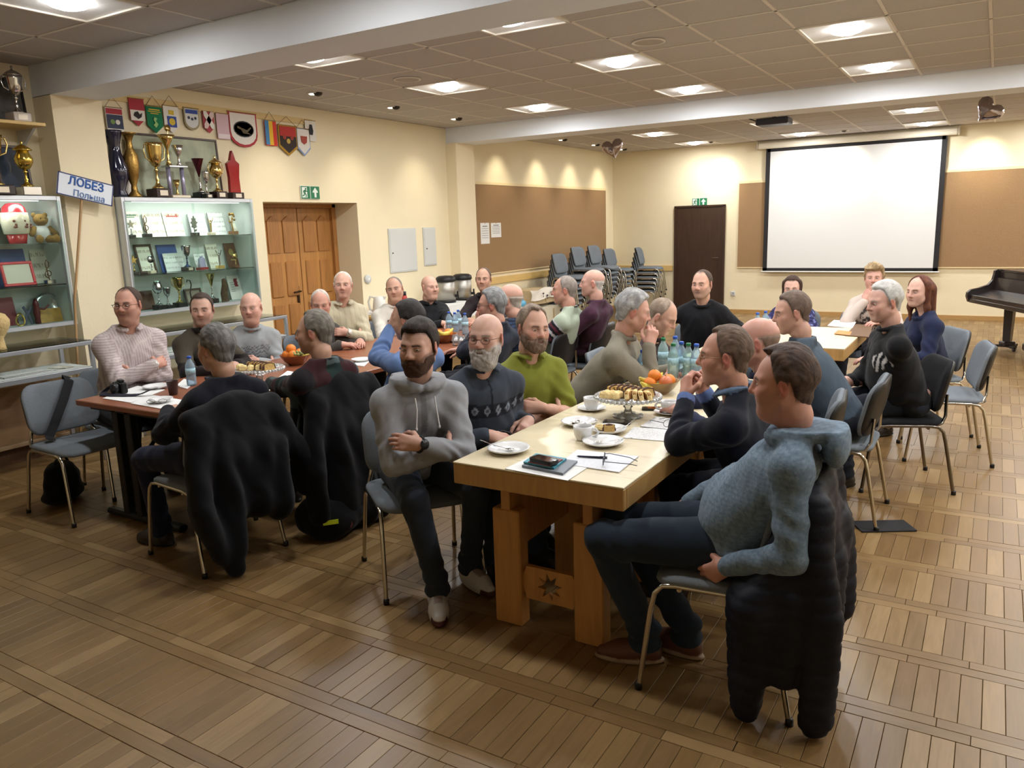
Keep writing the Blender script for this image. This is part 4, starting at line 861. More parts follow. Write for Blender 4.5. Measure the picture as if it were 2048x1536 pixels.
t = thing('carved_figure', 'dark red carved figure on the lower left shelf', 'figurine', (-6.36, at_px(76, 640, X=-6.36)[1], 1.085), rad(-90)); b = MB(); b.lathe([(.022, 0), (.02, .05), (.026, .09), (.018, .13), (.022, .15), (.012, .19), (.0001, .20)], 14); b.build('figure_body', mat('wine_wood', (96, 40, 42), .4), t); b = MB(); b.tube([(.0, .01, .12), (-.05, .02, .11), (-.09, .02, .14)], .008, 8); b.build('arm', mat('wine_wood', (96, 40, 42), .4), t)
t = thing('gold_ornament', 'small gold looped ornament on the lower left shelf', 'ornament', (-6.34, at_px(42, 648, X=-6.34)[1], 1.085), rad(-90)); b = MB(); b.tube([(.03*math.cos(g), .01*math.sin(2*g), .05+.045*math.sin(g)) for g in np.linspace(0, 2*pi, 18, endpoint=False)], .007, 8, closed=True); b.lathe([(.025, 0), (.012, .012)], 12); b.build('loops', mat('gilt', (200, 170, 100), .3, .9), t)
t = thing('ribbon_prize', 'blue and brown ribbon prize beside the silver plate', 'ornament', (-6.37, at_px(58, 645, X=-6.37)[1], 1.085), rad(-80)); b = MB(); b.tube([(-.03, 0, 0), (-.01, 0, .07), (.03, 0, .14)], .012, 8, flat=.4); b.tube([(.03, 0, 0), (.01, 0, .07), (-.04, 0, .13)], .012, 8, flat=.4); b.build('ribbon', mat('ribbon_blue', (80, 84, 100), .6), t)
t = thing('straw_head', 'straw-coloured carved head standing on the left display table', 'sculpture', (-6.08, 2.86, .962), rad(-90)); b = MB(); b.lathe([(.055, 0), (.05, .03), (.045, .08), (.07, .12), (.095, .17), (.098, .21), (.075, .25), (.03, .27), (.0001, .272)], 20, sy=1.12); b.build('head_form', mat('straw', (206, 178, 124), .9, bump=.8, bscale=90, var=.1, vscale=60), t)
for (y, x, w_, h_, rz, lb, mm) in ((2.6, -6.13, .30, .42, 5, 'document with two red seals in the left display table', PRINT), (3.02, -6.14, .28, .34, -4, 'second printed document beside the booklet in the display table', PRINT), (3.30, -6.10, .16, .10, 20, 'small open booklet in the left display table', CERT)):
    t = thing('document', lb, 'document', (x, y, .757), rad(-90+rz)); b = MB(); b.box((0, 0, .002), (h_, w_, .004)); b.build('sheet', mm, t)
    if 'two red seals' in lb:
        for sx in (-1, 1): MB().lathe([(.0001, .0052), (.026, .0050), (.028, .004)], 14, c=(sx*.10, 0, 0)).build('seal', mat('seal_red', (168, 104, 88), .6), t)
# town sign on a pole, leaning against the pillar
t = thing('town_sign', 'white placard with blue lettering on a thin wooden pole by the pillar', 'sign', (-6.17, 3.60, 0), rad(90))
q0, q1 = px_at(117, 342, X=-6.17), px_at(228, 371, X=-6.17); q2 = px_at(222, 413, X=-6.17); q3 = px_at(110, 386, X=-6.17)
cy, cz = (q0[1]+q1[1]+q2[1]+q3[1])/4, (q0[2]+q1[2]+q2[2]+q3[2])/4; ang = math.atan2(q1[2]-q0[2], q1[1]-q0[1]); L_ = math.hypot(q1[2]-q0[2], q1[1]-q0[1]); Hh = math.hypot(q3[2]-q0[2], q3[1]-q0[1])*1.0
R = Matrix.Translation((cy-3.60, 0, cz)) @ Matrix.Rotation(-ang, 4, 'Y')
b = MB(); b.box((0, 0, 0), (L_, .012, Hh), bev=.001); b.xf(R); b.build('placard', mat('placard_white', (218, 224, 232), .5), t)
b = MB(); 
for (cx, cz_, sx, sz) in ((0, Hh/2-.004, L_, .008), (0, -Hh/2+.004, L_, .008), (-L_/2+.004, 0, .008, Hh), (L_/2-.004, 0, .008, Hh)): b.box((cx, -.0065, cz_), (sx, .004, sz))
b.xf(R); b.build('placard_edge', mat('edge_navy', (36, 50, 100), .5), t)
def lettering(txt, size, m_, M, parent, bold=0., ext=.0015):
    cu = bpy.data.curves.new('lettering', 'FONT'); cu.body = txt; cu.size = size; cu.align_x = 'CENTER'; cu.align_y = 'CENTER'; cu.extrude = ext; cu.bevel_depth = bold; cu.bevel_resolution = 0; cu.materials.append(m_)
    o = bpy.data.objects.new('lettering', cu); COL.objects.link(o); bpy.context.view_layer.update(); me = bpy.data.meshes.new_from_object(o.evaluated_get(bpy.context.evaluated_depsgraph_get())); bpy.data.objects.remove(o)
    o = link_mesh('lettering', me, parent); o.matrix_local = M; return o
INK = mat('letter_blue', (30, 84, 160), .5); INK2 = mat('letter_blue_pale', (84, 116, 168), .5)
RX = Matrix.Rotation(rad(90), 4, 'X')
lettering('ЛОБЕЗ', .086, INK, R @ Matrix.Translation((.0, -.009, .035)) @ RX, t, .0022); lettering('Польша', .068, INK2, R @ Matrix.Translation((.03, -.009, -.052)) @ RX, t, .0004)
b = MB(); pz = px_at(148, 600, X=-6.2); b.tube([(pz[1]-3.60-.10, .06, .0), (pz[1]-3.60, .02, pz[2]), (cy-3.60-.02, .012, cz-.0)], .010, 8); b.build('pole', wood('pole_wood', (176, 140, 96), .5, .1, (30, 30, 4)), t)
ORD = ('first', 'second', 'third', 'fourth', 'fifth', 'sixth', 'seventh')
# ------------------------------------------------------------------ things on the tables
CHINA = mat('white_china', (228, 228, 228), .18, coat=.4); STEEL = mat('cutlery_steel', (190, 188, 184), .22, 1.); ZT1, ZT2 = .750, .740
BLKG = mat('black_glass', (12, 12, 14), .08, coat=.5); PHB = mat('phone_black', (18, 18, 20), .35)
def ribbon(pts, wv, th=.004):
    b = MB(); w_ = Vector(wv)/2; V = []; F = []; n = len(pts)
    for q in pts:
        for o in (Vector((0, -th/2, -th/2)), Vector((0, th/2, th/2))): V += [Vector(q)-w_+o, Vector(q)+w_+o]
    for i in range(n-1):
        a = 4*i; F += [(a, a+1, a+5, a+4), (a+2, a+6, a+7, a+3), (a, a+4, a+6, a+2), (a+1, a+3, a+7, a+5)]
    F += [(0, 2, 3, 1), (4*n-4, 4*n-3, 4*n-1, 4*n-2)]
    return b.add(V, F)
def on(px, py, z=ZT1): q = px_at(px, py, z=z+.004); return float(q[0]), float(q[1])
def plate(label, px, py, r=.092, z=ZT1, scallop=True, group='white plates on the tables'):
    x, y = on(px, py, z); t = thing('plate', label, 'plate', (x, y, z), 0, group); b = MB(); n = 40; prof = [(.0001, .006), (.50, .006), (.62, .010), (.88, .020), (1., .024), (.985, .019), (.62, .004), (.50, .0), (.0001, .0)]; V = []; F = []
    for (k, zz) in prof:
        for i in range(n):
            g = 2*pi*i/n; rr = r*k*(1+(.022*abs(math.sin(g*10)) if scallop and k > .8 else 0)); V.append((rr*math.cos(g), rr*math.sin(g), zz))
    for i in range(len(prof)-1):
        for k in range(n): F.append((i*n+k, (i+1)*n+k, (i+1)*n+(k+1) % n, i*n+(k+1) % n))
    b.add(V, F, True); b.build('plate_body', CHINA, t); return t
def spoon(label, x, y, z, rz, tip=.0, L_=.155, dz=.016):
    t = thing('teaspoon', label, 'spoon', (x, y, z), rz, 'teaspoons on plates'); b = MB(); b.tube([(.0, 0, .004), (L_*.5, 0, .008), (L_, 0, dz)], [.0022, .0024, .0036], 8, flat=.5); b.build('handle', STEEL, t); b = MB(); b.ell((-.018, 0, .004), (.024, .014, .004), 14, 7); b.build('bowl', STEEL, t); return t
def cup_saucer(label, px, py, saucer=True, ha=0., z=ZT1, r=.043, h=.064):
    x, y = on(px, py, z)
    if saucer:
        s_ = thing('saucer', 'saucer under the ' + label, 'saucer', (x, y, z), 0, 'saucers'); b = MB(); b.lathe([(.0001, .004), (.035, .004), (.075, .016), (.078, .016), (.074, .012), (.036, .0), (.0001, 0)], 30); b.build('saucer_body', CHINA, s_)
    t = thing('coffee_cup', label, 'cup', (x, y, z+(.005 if saucer else 0)), rad(ha), 'white coffee cups'); b = MB()
    b.lathe([(.0001, .004), (.024, .004), (.025, 0), (.029, 0), (.031, .006), (r*.88, h*.35), (r*.98, h*.75), (r, h), (r-.003, h), (r*.93, h*.72), (r*.82, h*.3), (.02, .010), (.0001, .009)], 28); b.build('cup_body', CHINA, t)
    b = MB(); b.tube([(r*.93, 0, h*.82), (r*1.35, 0, h*.84), (r*1.62, 0, h*.60), (r*1.40, 0, h*.34), (r*.90, 0, h*.26)], .0042, 8, flat=1.5); b.build('handle', CHINA, t)
    b = MB(); b.lathe([(.0001, h*.70), (r*.90, h*.70)], 20); b.build('coffee', mat('coffee', (36, 20, 12), .1), t); return t
def sheet(label, pts, z, m_=PRINT, th=.0022, name='paper', cat='paper', group=None):
    P = [px_at(px, py, z=z)[:2] for px, py in pts]; c = sum(P)/len(P); d = P[1]-P[0]; rz = math.atan2(d[1], d[0]); t = thing(name, label, cat, (c[0], c[1], z), rz, group)
    ca, sa = math.cos(-rz), math.sin(-rz); loc = [((q-c)[0]*ca-(q-c)[1]*sa, (q-c)[0]*sa+(q-c)[1]*ca) for q in P]
    ar = sum(loc[i][0]*loc[(i+1) % 4][1]-loc[(i+1) % 4][0]*loc[i][1] for i in range(4)); loc = loc if ar > 0 else loc[::-1]
    b = MB(); b.prism(loc, 2, 0, th); b.build('sheet', m_, t); return t
def phone(label, px, py, z, rz, w_=.062, l_=.122, h_=.011):
    x, y = on(px, py, z); t = thing('mobile_phone', label, 'phone', (x, y, z), rad(rz)); b = MB(); b.add([], []); P = rring(l_, w_, .013, 4); b.prism(P, 2, 0, h_); b.build('phone_body', PHB, t); b = MB(); b.prism(rring(l_*.86, w_*.90, .004, 2), 2, h_, h_+.0008); b.build('screen', BLKG, t)
    b = MB(); b.prism(rring(.012, .02, .004, 2), 2, h_, h_+.0015); b.xf(Matrix.Translation((l_*.46, 0, 0))); b.build('button', STEEL, t); return t
t1 = plate('white scalloped plate with a spoon at the near left corner of the pale table', 1017, 902, .093); x, y = t1.location.x, t1.location.y
spoon('teaspoon on the plate at the near left table corner', x-.005, y-.005, ZT1+.012, rad(172), dz=.020)
t1 = plate('white scalloped plate with crumbs behind the handled cup', 1158, 848, .088); x, y = t1.location.x, t1.location.y
spoon('dark teaspoon on the plate with crumbs', x, y, ZT1+.010, rad(20), L_=.09)
for k in range(6):
    o = MB().ell((0, 0, .004), (.008, .005, .004), 8, 5).build('cake_crumb', mat('crumb', (70, 44, 24), .9), None, (x+.035*math.cos(k*2.1), y+.03*math.sin(k*1.3), ZT1+.007)); tag(o, 'dark cake crumb on the plate behind the handled cup', 'crumb', 'cake crumbs on a plate')
t1 = plate('white scalloped plate with a spoon pointing right, right of the handled cup', 1206, 888, .092); x, y = t1.location.x, t1.location.y
spoon('teaspoon on the plate right of the handled cup', x, y, ZT1+.012, rad(32), L_=.13)
t1 = plate('small white plate with half-eaten cake slices by the phone', 1217, 863, .085, scallop=False); x, y = t1.location.x, t1.location.y
spoon('teaspoon leaning on the cake plate', x+.02, y, ZT1+.014, rad(48), L_=.13, dz=.05)
CAKE = mat('cake_sponge', (196, 160, 96), .9, bump=.6, bscale=140, var=.15, vscale=80); CHOC = mat('cake_choc', (74, 42, 24), .7, bump=.4, bscale=120); CREAM = mat('cake_cream', (226, 200, 140), .8, bump=.5, bscale=90, var=.12, vscale=60)
def cake_slice(label, x, y, z, rz, l_=.07, h_=.045, w_=.028, m_=None, tilt=0., group='cake slices on the stands'):
    t = thing('cake_slice', label, 'cake', (x, y, z), rz, group); t.rotation_euler.x = tilt; b = MB(); b.box((0, 0, h_/2), (l_, w_, h_), bev=.006); b.build('sponge', m_ or CAKE, t); b = MB(); b.tube([(-l_/2, 0, .008), (-l_*.42, 0, h_*.85), (0, 0, h_), (l_*.42, 0, h_*.85), (l_/2, 0, .008)], .006, 6, flat=2.2); b.build('crust', CHOC if m_ is None else CREAM, t); return t
cake_slice('half-eaten cake slice standing on the small plate', x+.012, y-.02, ZT1+.008, rad(30), .055, .036, .03, group='half-eaten cake'); cake_slice('pale cake slice lying on the small plate', x-.042, y+.005, ZT1+.008, rad(-10), .05, .022, .04, CREAM, group='half-eaten cake')
cup_saucer('white cup on a saucer near the left table edge', 1183, 818, True, 60); cup_saucer('white cup without saucer between two plates', 1166, 878, False, 8, r=.045, h=.068); cup_saucer('white cup partly behind the blazer sleeve', 1338, 826, True, 200)
def cake_stand(label, x, y, z, r=.165, hs=.10):
    t = thing('cake_stand', label, 'cake stand', (x, y, z)); G = clear_glass('crystal_glass', (240, 242, 242), .05, 1.5, .18)
    b = MB(); b.lathe([(.075, 0), (.078, .006), (.05, .014), (.022, .026), (.016, .045), (.026, .055), (.015, .066), (.018, hs-.01), (.04, hs)], 24); b.build('foot', G, t)
    b = MB(); b.lathe([(.0001, hs), (r*.9, hs+.004), (r, hs+.016), (r*1.01, hs+.014), (r*.92, hs-.004), (.0001, hs-.006)], 40); b.build('glass_plate', G, t)
    b = MB()
    for k in range(44): b.ell((r*math.cos(2*pi*k/44), r*math.sin(2*pi*k/44), hs+.006), (.009, .009, .010), 7, 5)
    b.build('beaded_rim', mat('crystal_bead', (214, 218, 218), .08, .55), t, kind='stuff'); 
    b = MB()
    for k in range(8): b.ell((.07*math.cos(2*pi*k/8), .07*math.sin(2*pi*k/8), .007), (.014, .010, .007), 8, 5)
    b.build('foot_scallops', mat('crystal_bead', (214, 218, 218), .08, .55), t, kind='stuff'); return t
cx, cy = on(1256, 832); cake_stand('glass cake stand with cake slices on the pale table', cx, cy, ZT1)
rr = np.random.default_rng(3)
for k in range(7): cake_slice('%s chocolate-edged slice from left on the pale table cake stand' % ORD[k], cx-.075+.030*k, cy+.01+.02*math.sin(k), ZT1+.105, rad(70+8*math.sin(k*1.7)), .085, .052, .020, None, rad(-14), 'leaning cake slices on the pale table stand')
for k in range(6): cake_slice('pale crumbly cake piece, %s from left in the %s row, pale table stand' % (ORD[k % 3], 'front' if k < 3 else 'back'), cx-.095+.03*(k % 3), cy-.075+.035*(k//3), ZT1+.105, rr.uniform(0, 3), .045, .032, .036, CREAM, 0, 'pale cake pieces on the pale table stand')
for k in range(4): cake_slice('%s flat brown cake piece from left on the pale table stand' % ORD[k], cx+.035+.030*k, cy-.055+.012*(k % 2), ZT1+.105, rad(90+14*k), .075, .046, .024, mat('cake_brown', (176, 128, 74), .9, bump=.6, bscale=120, var=.2, vscale=70), rad(-10), 'flat cake pieces on the pale table stand')
phone('black phone lying by the cake plate', 1234, 845, ZT1, 14, .064, .135); phone('black phone beside the cake stand foot, partly behind the cup', 1305, 818, ZT1, 18, .058, .11)
# papers and notebooks at the near end
sheet('white sheet under the notebooks at the near table end', ((1010, 938), (1135, 962), (1178, 934), (1065, 912)), ZT1+.001, PAPER, name='paper'); sheet('lined white writing sheet with a pen and glasses on it', ((1118, 928), (1238, 946), (1277, 914), (1155, 901)), ZT1+.001, print_mat('lined_sheet', (224, 226, 232), (204, 208, 218), 90), .004)
sheet('printed sheet under the blazer elbow', ((1245, 876), (1365, 886), (1385, 862), (1268, 855)), ZT1+.001); sheet('printed sheet behind, beside the blazer sleeve', ((1280, 853), (1345, 860), (1360, 838), (1312, 834)), ZT1+.004)
sheet('grey notebook at the bottom of the small stack', ((1044, 935), (1126, 951), (1155, 926), (1072, 915)), ZT1+.004, mat('notebook_grey', (116, 124, 132), .5), .010, 'notebook', 'notebook'); sheet('turquoise notebook on the grey one', ((1047, 927), (1108, 939), (1133, 920), (1072, 910)), ZT1+.015, mat('notebook_teal', (70, 150, 170), .5), .008, 'notebook', 'notebook')
sheet('dark covered pad on top of the notebook stack', ((1056, 925), (1100, 934), (1126, 920), (1082, 911)), ZT1+.024, mat('notebook_red', (130, 70, 70), .5), .004, 'notebook', 'notebook')
phone('black phone with rounded case on the notebook stack', 1088, 922, ZT1+.029, -12, .060, .118, .016)
q = px_at(1186, 915, z=ZT1+.008); t = thing('pen', 'dark ballpoint pen on the lined sheet', 'pen', (q[0], q[1], ZT1+.010), rad(14)); b = MB(); b.tube([(-.07, 0, 0), (-.062, 0, 0), (.03, 0, 0), (.06, 0, 0)], [.001, .004, .005, .004], 8); b.build('barrel', mat('pen_navy', (28, 32, 56), .3), t); b = MB(); b.tube([(.03, 0, .005), (.062, 0, .006)], .0012, 6); b.build('clip', STEEL, t)
def loose_glasses(label, x, y, z, rz, c):
    t = thing('reading_glasses', label, 'glasses', (x, y, z), rz); b = MB()
    for sx in (-1, 1): b.tube([(sx*.033+.023*math.cos(g), .0, .019+.017*math.sin(g)) for g in np.linspace(0, 2*pi, 16, endpoint=False)], .0014, 6, closed=True)
    b.tube([(-.01, 0, .024), (0, .003, .027), (.01, 0, .024)], .0014, 6); b.build('rims', c, t)
    for sx in (-1, 1):
        b = MB(); b.tube([(sx*.056, 0, .024), (sx*.060, .02, .024), (sx*.045, .10, .014), (sx*.03, .135, .003)], .0016, 6); b.build('temple', c, t)
        b = MB(); ring = [(sx*.033+.0225*math.cos(g), 0, .019+.0165*math.sin(g)) for g in np.linspace(0, 2*pi, 14, endpoint=False)]; b.add(ring, [tuple(range(14))]); b.build('lens', clear_glass('spec_glass', (240, 240, 240), .03, 1.35), t)
q = px_at(1208, 926, z=ZT1+.008); loose_glasses('thin framed glasses on the lined sheet at the near end', q[0], q[1], ZT1+.007, rad(-70), mat('dark_wire', (48, 50, 60), .3, .7))
q = px_at(1345, 852, z=ZT1+.006); loose_glasses('black glasses on the printed sheet by the blazer sleeve', q[0], q[1], ZT1+.006, rad(60), PHB)
# fruit bowls, water bottles
ORG = mat('orange_peel', (222, 126, 38), .45, bump=.25, bscale=260, var=.06, vscale=20); BAN = mat('banana_peel', (206, 188, 80), .5, var=.2, vscale=14); APL = mat('apple_skin', (196, 110, 70), .35, var=.25, vscale=12); GRP = mat('grape_skin', (140, 150, 90), .3)
def fruit_bowl(where, x, y, z, fruits, bm_):
    t = thing('fruit_bowl', 'glass fruit bowl ' + where, 'bowl', (x, y, z)); b = MB(); b.lathe([(.05, 0), (.055, .004), (.085, .03), (.115, .075), (.118, .078), (.112, .074), (.08, .03), (.045, .008), (.0001, .008)], 28); b.build('bowl_body', bm_, t)
    for (kd, fx, fy, fz, lb) in fruits:
        if kd == 'b':
            o = MB().tube([(-.085, 0, .03), (-.06, .0, .008), (-.02, .006, -.006), (.03, .006, -.004), (.07, 0, .018), (.088, -.002, .036)], [.006, .016, .019, .019, .015, .005], 8).build('banana', BAN, None, (x+fx, y+fy, z+fz), rad(fz*900))
            tag(o, lb, 'banana')
        elif kd in 'oa':
            o = thing('orange' if kd == 'o' else 'apple', lb, 'orange' if kd == 'o' else 'apple', (x+fx, y+fy, z+fz)); MB().ell((0, 0, 0), (.038, .038, .036), 16, 11).build('peel' if kd == 'o' else 'skin', ORG if kd == 'o' else APL, o); MB().tube([(0, 0, .033), (.001, 0, .040)], .003, 6).build('stem_end', mat('stem_green', (90, 96, 50), .7), o)
        else:
            o = thing('grape_bunch', lb, 'grapes', (x+fx, y+fy, z+fz)); b = MB(); r_ = np.random.default_rng(5)
            for k in range(26): b.ell((r_.normal()*.03, r_.normal()*.025, abs(r_.normal())*.015), (.011, .011, .011), 8, 6)
            b.build('grapes', GRP, o, kind='stuff')
GB1 = clear_glass('bowl_glass', (226, 206, 170), .05, 1.45, .2); GB2 = mat('amber_bowl', (150, 92, 56), .12, trans=.3, coat=.4)
fx, fy = on(1318, 785); fruit_bowl('with oranges and bananas on the pale table behind the cakes', fx, fy, ZT1, [('o', -.02, -.02, .105, 'orange on top of the fruit in the pale table bowl'), ('o', -.035, -.05, .065, 'orange in front in the pale table bowl'), ('a', .05, -.03, .075, 'reddish apple in the pale table bowl'), ('o', .04, .05, .07, 'orange at the back of the pale table bowl'), ('b', -.05, .0, .07, 'banana at the left of the pale table bowl'), ('b', .0, -.075, .055, 'banana lying in front in the pale table bowl')], GB1)
fx, fy = on(592, 728, ZT2); fruit_bowl('with oranges and grapes beside the cake stand on the brown table', fx, fy, ZT2, [('o', -.03, -.01, .12, 'topmost orange in the brown table bowl beside the cake'), ('o', -.055, -.03, .075, 'left orange in the brown table bowl beside the cake'), ('o', .02, -.04, .08, 'front orange in the brown table bowl beside the cake'), ('o', .0, .05, .08, 'back orange in the brown table bowl beside the cake'), ('g', .05, -.03, .075, 'green grapes hanging over the brown table bowl beside the cake'), ('b', .04, .04, .07, 'green banana in the brown table bowl beside the cake')], GB2)
fx, fy = on(890, 684, ZT2); fruit_bowl('with bananas and oranges near the far end of the brown table', fx, fy, ZT2, [('o', -.05, -.02, .08, 'left orange in the far brown table bowl'), ('o', .02, .03, .085, 'back orange in the far brown table bowl'), ('b', .03, -.03, .085, 'upper banana in the far brown table bowl'), ('b', .0, -.055, .065, 'front banana in the far brown table bowl')], GB2)
WATER = clear_glass('pet_bottle', (214, 238, 236), .06, 1.5, .28); WATB = clear_glass('pet_bottle_blue', (206, 228, 242), .06, 1.5, .28); CAPB = mat('cap_blue', (38, 84, 176), .4); CAPG = mat('cap_green', (30, 110, 70), .4); LABL = mat('bottle_label', (150, 184, 196), .5, var=.3, vscale=60)
def bottle_meshes(h, r, gl, cp):
    b = MB(); b.lathe([(.0001, .004), (r*.8, .0), (r, .012), (r, h*.30), (r*.93, h*.34), (r, h*.38), (r, h*.62), (r*.9, h*.72), (r*.45, h*.86), (r*.38, h*.90), (r*.38, h*.955)], 16); c = MB(); c.lathe([(r*.46, h*.92), (r*.46, h-.003), (r*.40, h), (.0001, h)], 14); l = MB(); l.lathe([(r*1.012, h*.40), (r*1.012, h*.60)], 16); return b.mesh('bottle_body', gl), c.mesh('cap', cp), l.mesh('label_wrap', LABL)
BM = {k: bottle_meshes(*v) for k, v in dict(blue=(.225, .034, WATB, CAPB), green=(.225, .034, WATER, CAPG), small=(.20, .032, WATB, CAPB)).items()}
def bottle(label, x, y, z, kind_='blue', group='water bottles'):
    t = thing('water_bottle', label, 'bottle', (x, y, z), 0, group)
    for me_, nm in zip(BM[kind_], ('bottle_body', 'cap', 'label_wrap')): link_mesh(nm, me_, t)
q = on(1285, 762); bottle('single small water bottle with blue cap before the man in beige-grey', q[0], q[1], ZT1, 'small')
for (px, py, kd, lb) in ((1326, 742, 'green', 'water bottle with green cap, leftmost of the cluster on the pale table'), (1350, 738, 'blue', 'water bottle with blue cap at the back of the pale table cluster'), (1362, 752, 'blue', 'water bottle with blue cap in the middle of the pale table cluster'), (1346, 756, 'green', 'water bottle with green cap in front in the pale table cluster'), (1376, 756, 'green', 'second green-capped bottle from the right in the pale table cluster'), (1392, 758, 'blue', 'water bottle with blue cap, rightmost of the pale table cluster')):
    q = on(px, py); bottle(lb, q[0], q[1], ZT1, kd)
for (px, py, lb) in ((1514, 672, 'left water bottle of the pair at the far end of the pale tables'), (1530, 668, 'right water bottle of the pair at the far end of the pale tables')): q = on(px, py); bottle(lb, q[0], q[1], ZT1, 'small')
q = on(384, 770, ZT2); bottle('small water bottle with blue cap at the near brown table, by the navy sweater', q[0], q[1], ZT2, 'small')
for (px, py, lb) in ((899, 664, 'left water bottle of the group on the far brown table'), (911, 666, 'second water bottle from left on the far brown table'), (918, 660, 'back water bottle of the group on the far brown table'), (931, 668, 'right water bottle of the group on the far brown table')): q = on(px, py, ZT2); bottle(lb, q[0], q[1], ZT2, 'small')
TUM = clear_glass('drinking_glass', (244, 246, 246), .04, 1.5, .12)
for (px, py, lb) in ((912, 690, 'empty upturned tumbler left of the far bottles'), (923, 693, 'middle upturned tumbler by the far bottles'), (936, 690, 'right upturned tumbler by the far bottles')): q = on(px, py, ZT2); o = MB().lathe([(.030, 0), (.026, .09), (.0001, .092)], 16).build('tumbler', TUM, None, (q[0], q[1], ZT2)); tag(o, lb, 'glass', 'tumblers on the far brown table')
# brown table, near end
cx, cy = on(521, 768, ZT2); cake_stand('glass cake stand with cake slices on the brown table', cx, cy, ZT2, .16, .10)
for k in range(6): cake_slice('%s chocolate-edged slice from left on the brown table cake stand' % ORD[k], cx-.05+.032*k, cy+.01*math.sin(k), ZT2+.105, rad(65+9*math.sin(k*1.7)), .08, .05, .022, None, rad(-12), 'leaning cake slices on the brown table stand')
for k in range(5): cake_slice('pale cake piece, %s from left on the brown table stand' % ORD[k], cx-.11+.05*k*(1 if k < 3 else 1), cy-.06-.02*(k % 2)+.05*(k > 2), ZT2+.105, rr.uniform(0, 3), .045, .034, .036, CREAM, 0, 'pale cake pieces on the brown table stand')
t = thing('camera', 'black compact system camera with wide strap at the brown table corner', 'camera', (*on(244, 786, ZT2), ZT2+.006), rad(-12)); b = MB(); b.box((0, 0, .036), (.118, .04, .070), bev=.008); b.box((.0, 0, .078), (.05, .034, .018), bev=.006); b.box((-.047, -.012, .038), (.026, .05, .062), bev=.010); b.build('camera_body', PHB, t)
b = MB(); b.lathe([(.030, 0), (.032, .02), (.030, .045), (.024, .047)], 20, c=(.008, -.018, .036), M=Matrix.Rotation(rad(90), 3, 'X')); b.build('lens_barrel', PHB, t); b = MB(); b.lathe([(.0001, 0), (.022, 0)], 18, c=(.008, -.0645, .036), M=Matrix.Rotation(rad(90), 3, 'X')); b.build('front_glass', BLKG, t)
b = ribbon([(-.06, 0, .06), (-.10, -.03, .035), (-.11, -.07, .004), (-.04, -.10, .003), (.06, -.07, .003), (.14, -.02, .004), (.20, .03, .006), (.25, .08, .035), (.27, .10, .04)], (.0, .045, .006)); b.build('strap', mat('strap_navy', (24, 24, 40), .8), t)
sheet('white papers under the camera', ((205, 797), (262, 806), (330, 780), (275, 772)), ZT2+.001, PAPER); sheet('white papers with a plate on them at the brown table front edge', ((262, 808), (342, 822), (372, 802), (300, 790)), ZT2+.001, PAPER, .004)
plate('round white dish on the papers at the brown table front', 322, 803, .07, ZT2+.006, False); plate('white plate with a spoon behind the camera', 312, 776, .085, ZT2, False); q = on(318, 778, ZT2); spoon('teaspoon on the plate behind the camera', q[0], q[1], ZT2+.010, rad(20))
q = px_at(314, 806, z=ZT2+.02); t = thing('reading_glasses', 'thin wire glasses leaning on the white dish', 'glasses', (q[0], q[1], ZT2+.03), rad(40)); b = MB(); 
for sx in (-1, 1): b.tube([(sx*.033+.024*math.cos(g), 0, .012*math.sin(g)) for g in np.linspace(0, 2*pi, 14, endpoint=False)], .0013, 6, closed=True)
b.tube([(.057, 0, .004), (.062, .05, 0), (.05, .12, -.012)], .0014, 6); b.tube([(-.057, 0, .004), (-.062, .05, 0), (-.05, .12, -.012)], .0014, 6); b.build('frame', mat('dark_wire', (48, 50, 60), .3, .7), t)
q = on(347, 788, ZT2); t = thing('plastic_cup', 'dark brown plastic cup on the near brown table', 'cup', (q[0], q[1], ZT2)); b = MB(); b.lathe([(.024, 0), (.026, .004), (.036, .088), (.038, .09), (.034, .086), (.023, .006), (.0001, .005)], 20); b.build('cup_body', mat('cup_brown', (62, 42, 38), .35), t)
sheet('white sheet beside the bottle on the near brown table', ((352, 772), (374, 778), (392, 764), (368, 758)), ZT2+.001, PAPER); sheet('white papers before the cake stand, dark pen on them', ((470, 742), (520, 752), (545, 742), (492, 733)), ZT2+.001, PAPER); sheet('white paper under the plaid sleeve', ((520, 785), (548, 782), (556, 770), (524, 772)), ZT2+.001, PAPER); sheet('white paper behind the plaid man hand', ((556, 756), (585, 762), (605, 748), (575, 742)), ZT2+.001, PAPER); sheet('white paper beside the blue shirt elbow', ((706, 730), (728, 733), (740, 722), (716, 720)), ZT2+.001, PAPER)
plate('white plate between the plaid sweater and the blue shirt', 722, 722, .075, ZT2, False); plate('white plate with a spoon on the far brown table', 915, 682, .10, ZT2, False); q = on(915, 682, ZT2); spoon('teaspoon on the far brown table plate', q[0], q[1], ZT2+.010, rad(200))
plate('white plate at the far edge of the brown tables before the grey-haired profile', 968, 650, .08, ZT2, False) if False else None
q = on(520, 752, ZT2); t = thing('pen', 'dark pen on the papers near the brown table cake stand', 'pen', (q[0]-.1, q[1], ZT2+.008), rad(80)); MB().tube([(-.07, 0, 0), (-.06, 0, 0), (.06, 0, 0)], [.001, .005, .005], 8).build('barrel', mat('pen_navy', (28, 32, 56), .3), t); MB().tube([(.02, 0, .005), (.06, 0, .006)], .0012, 6).build('clip', STEEL, t)
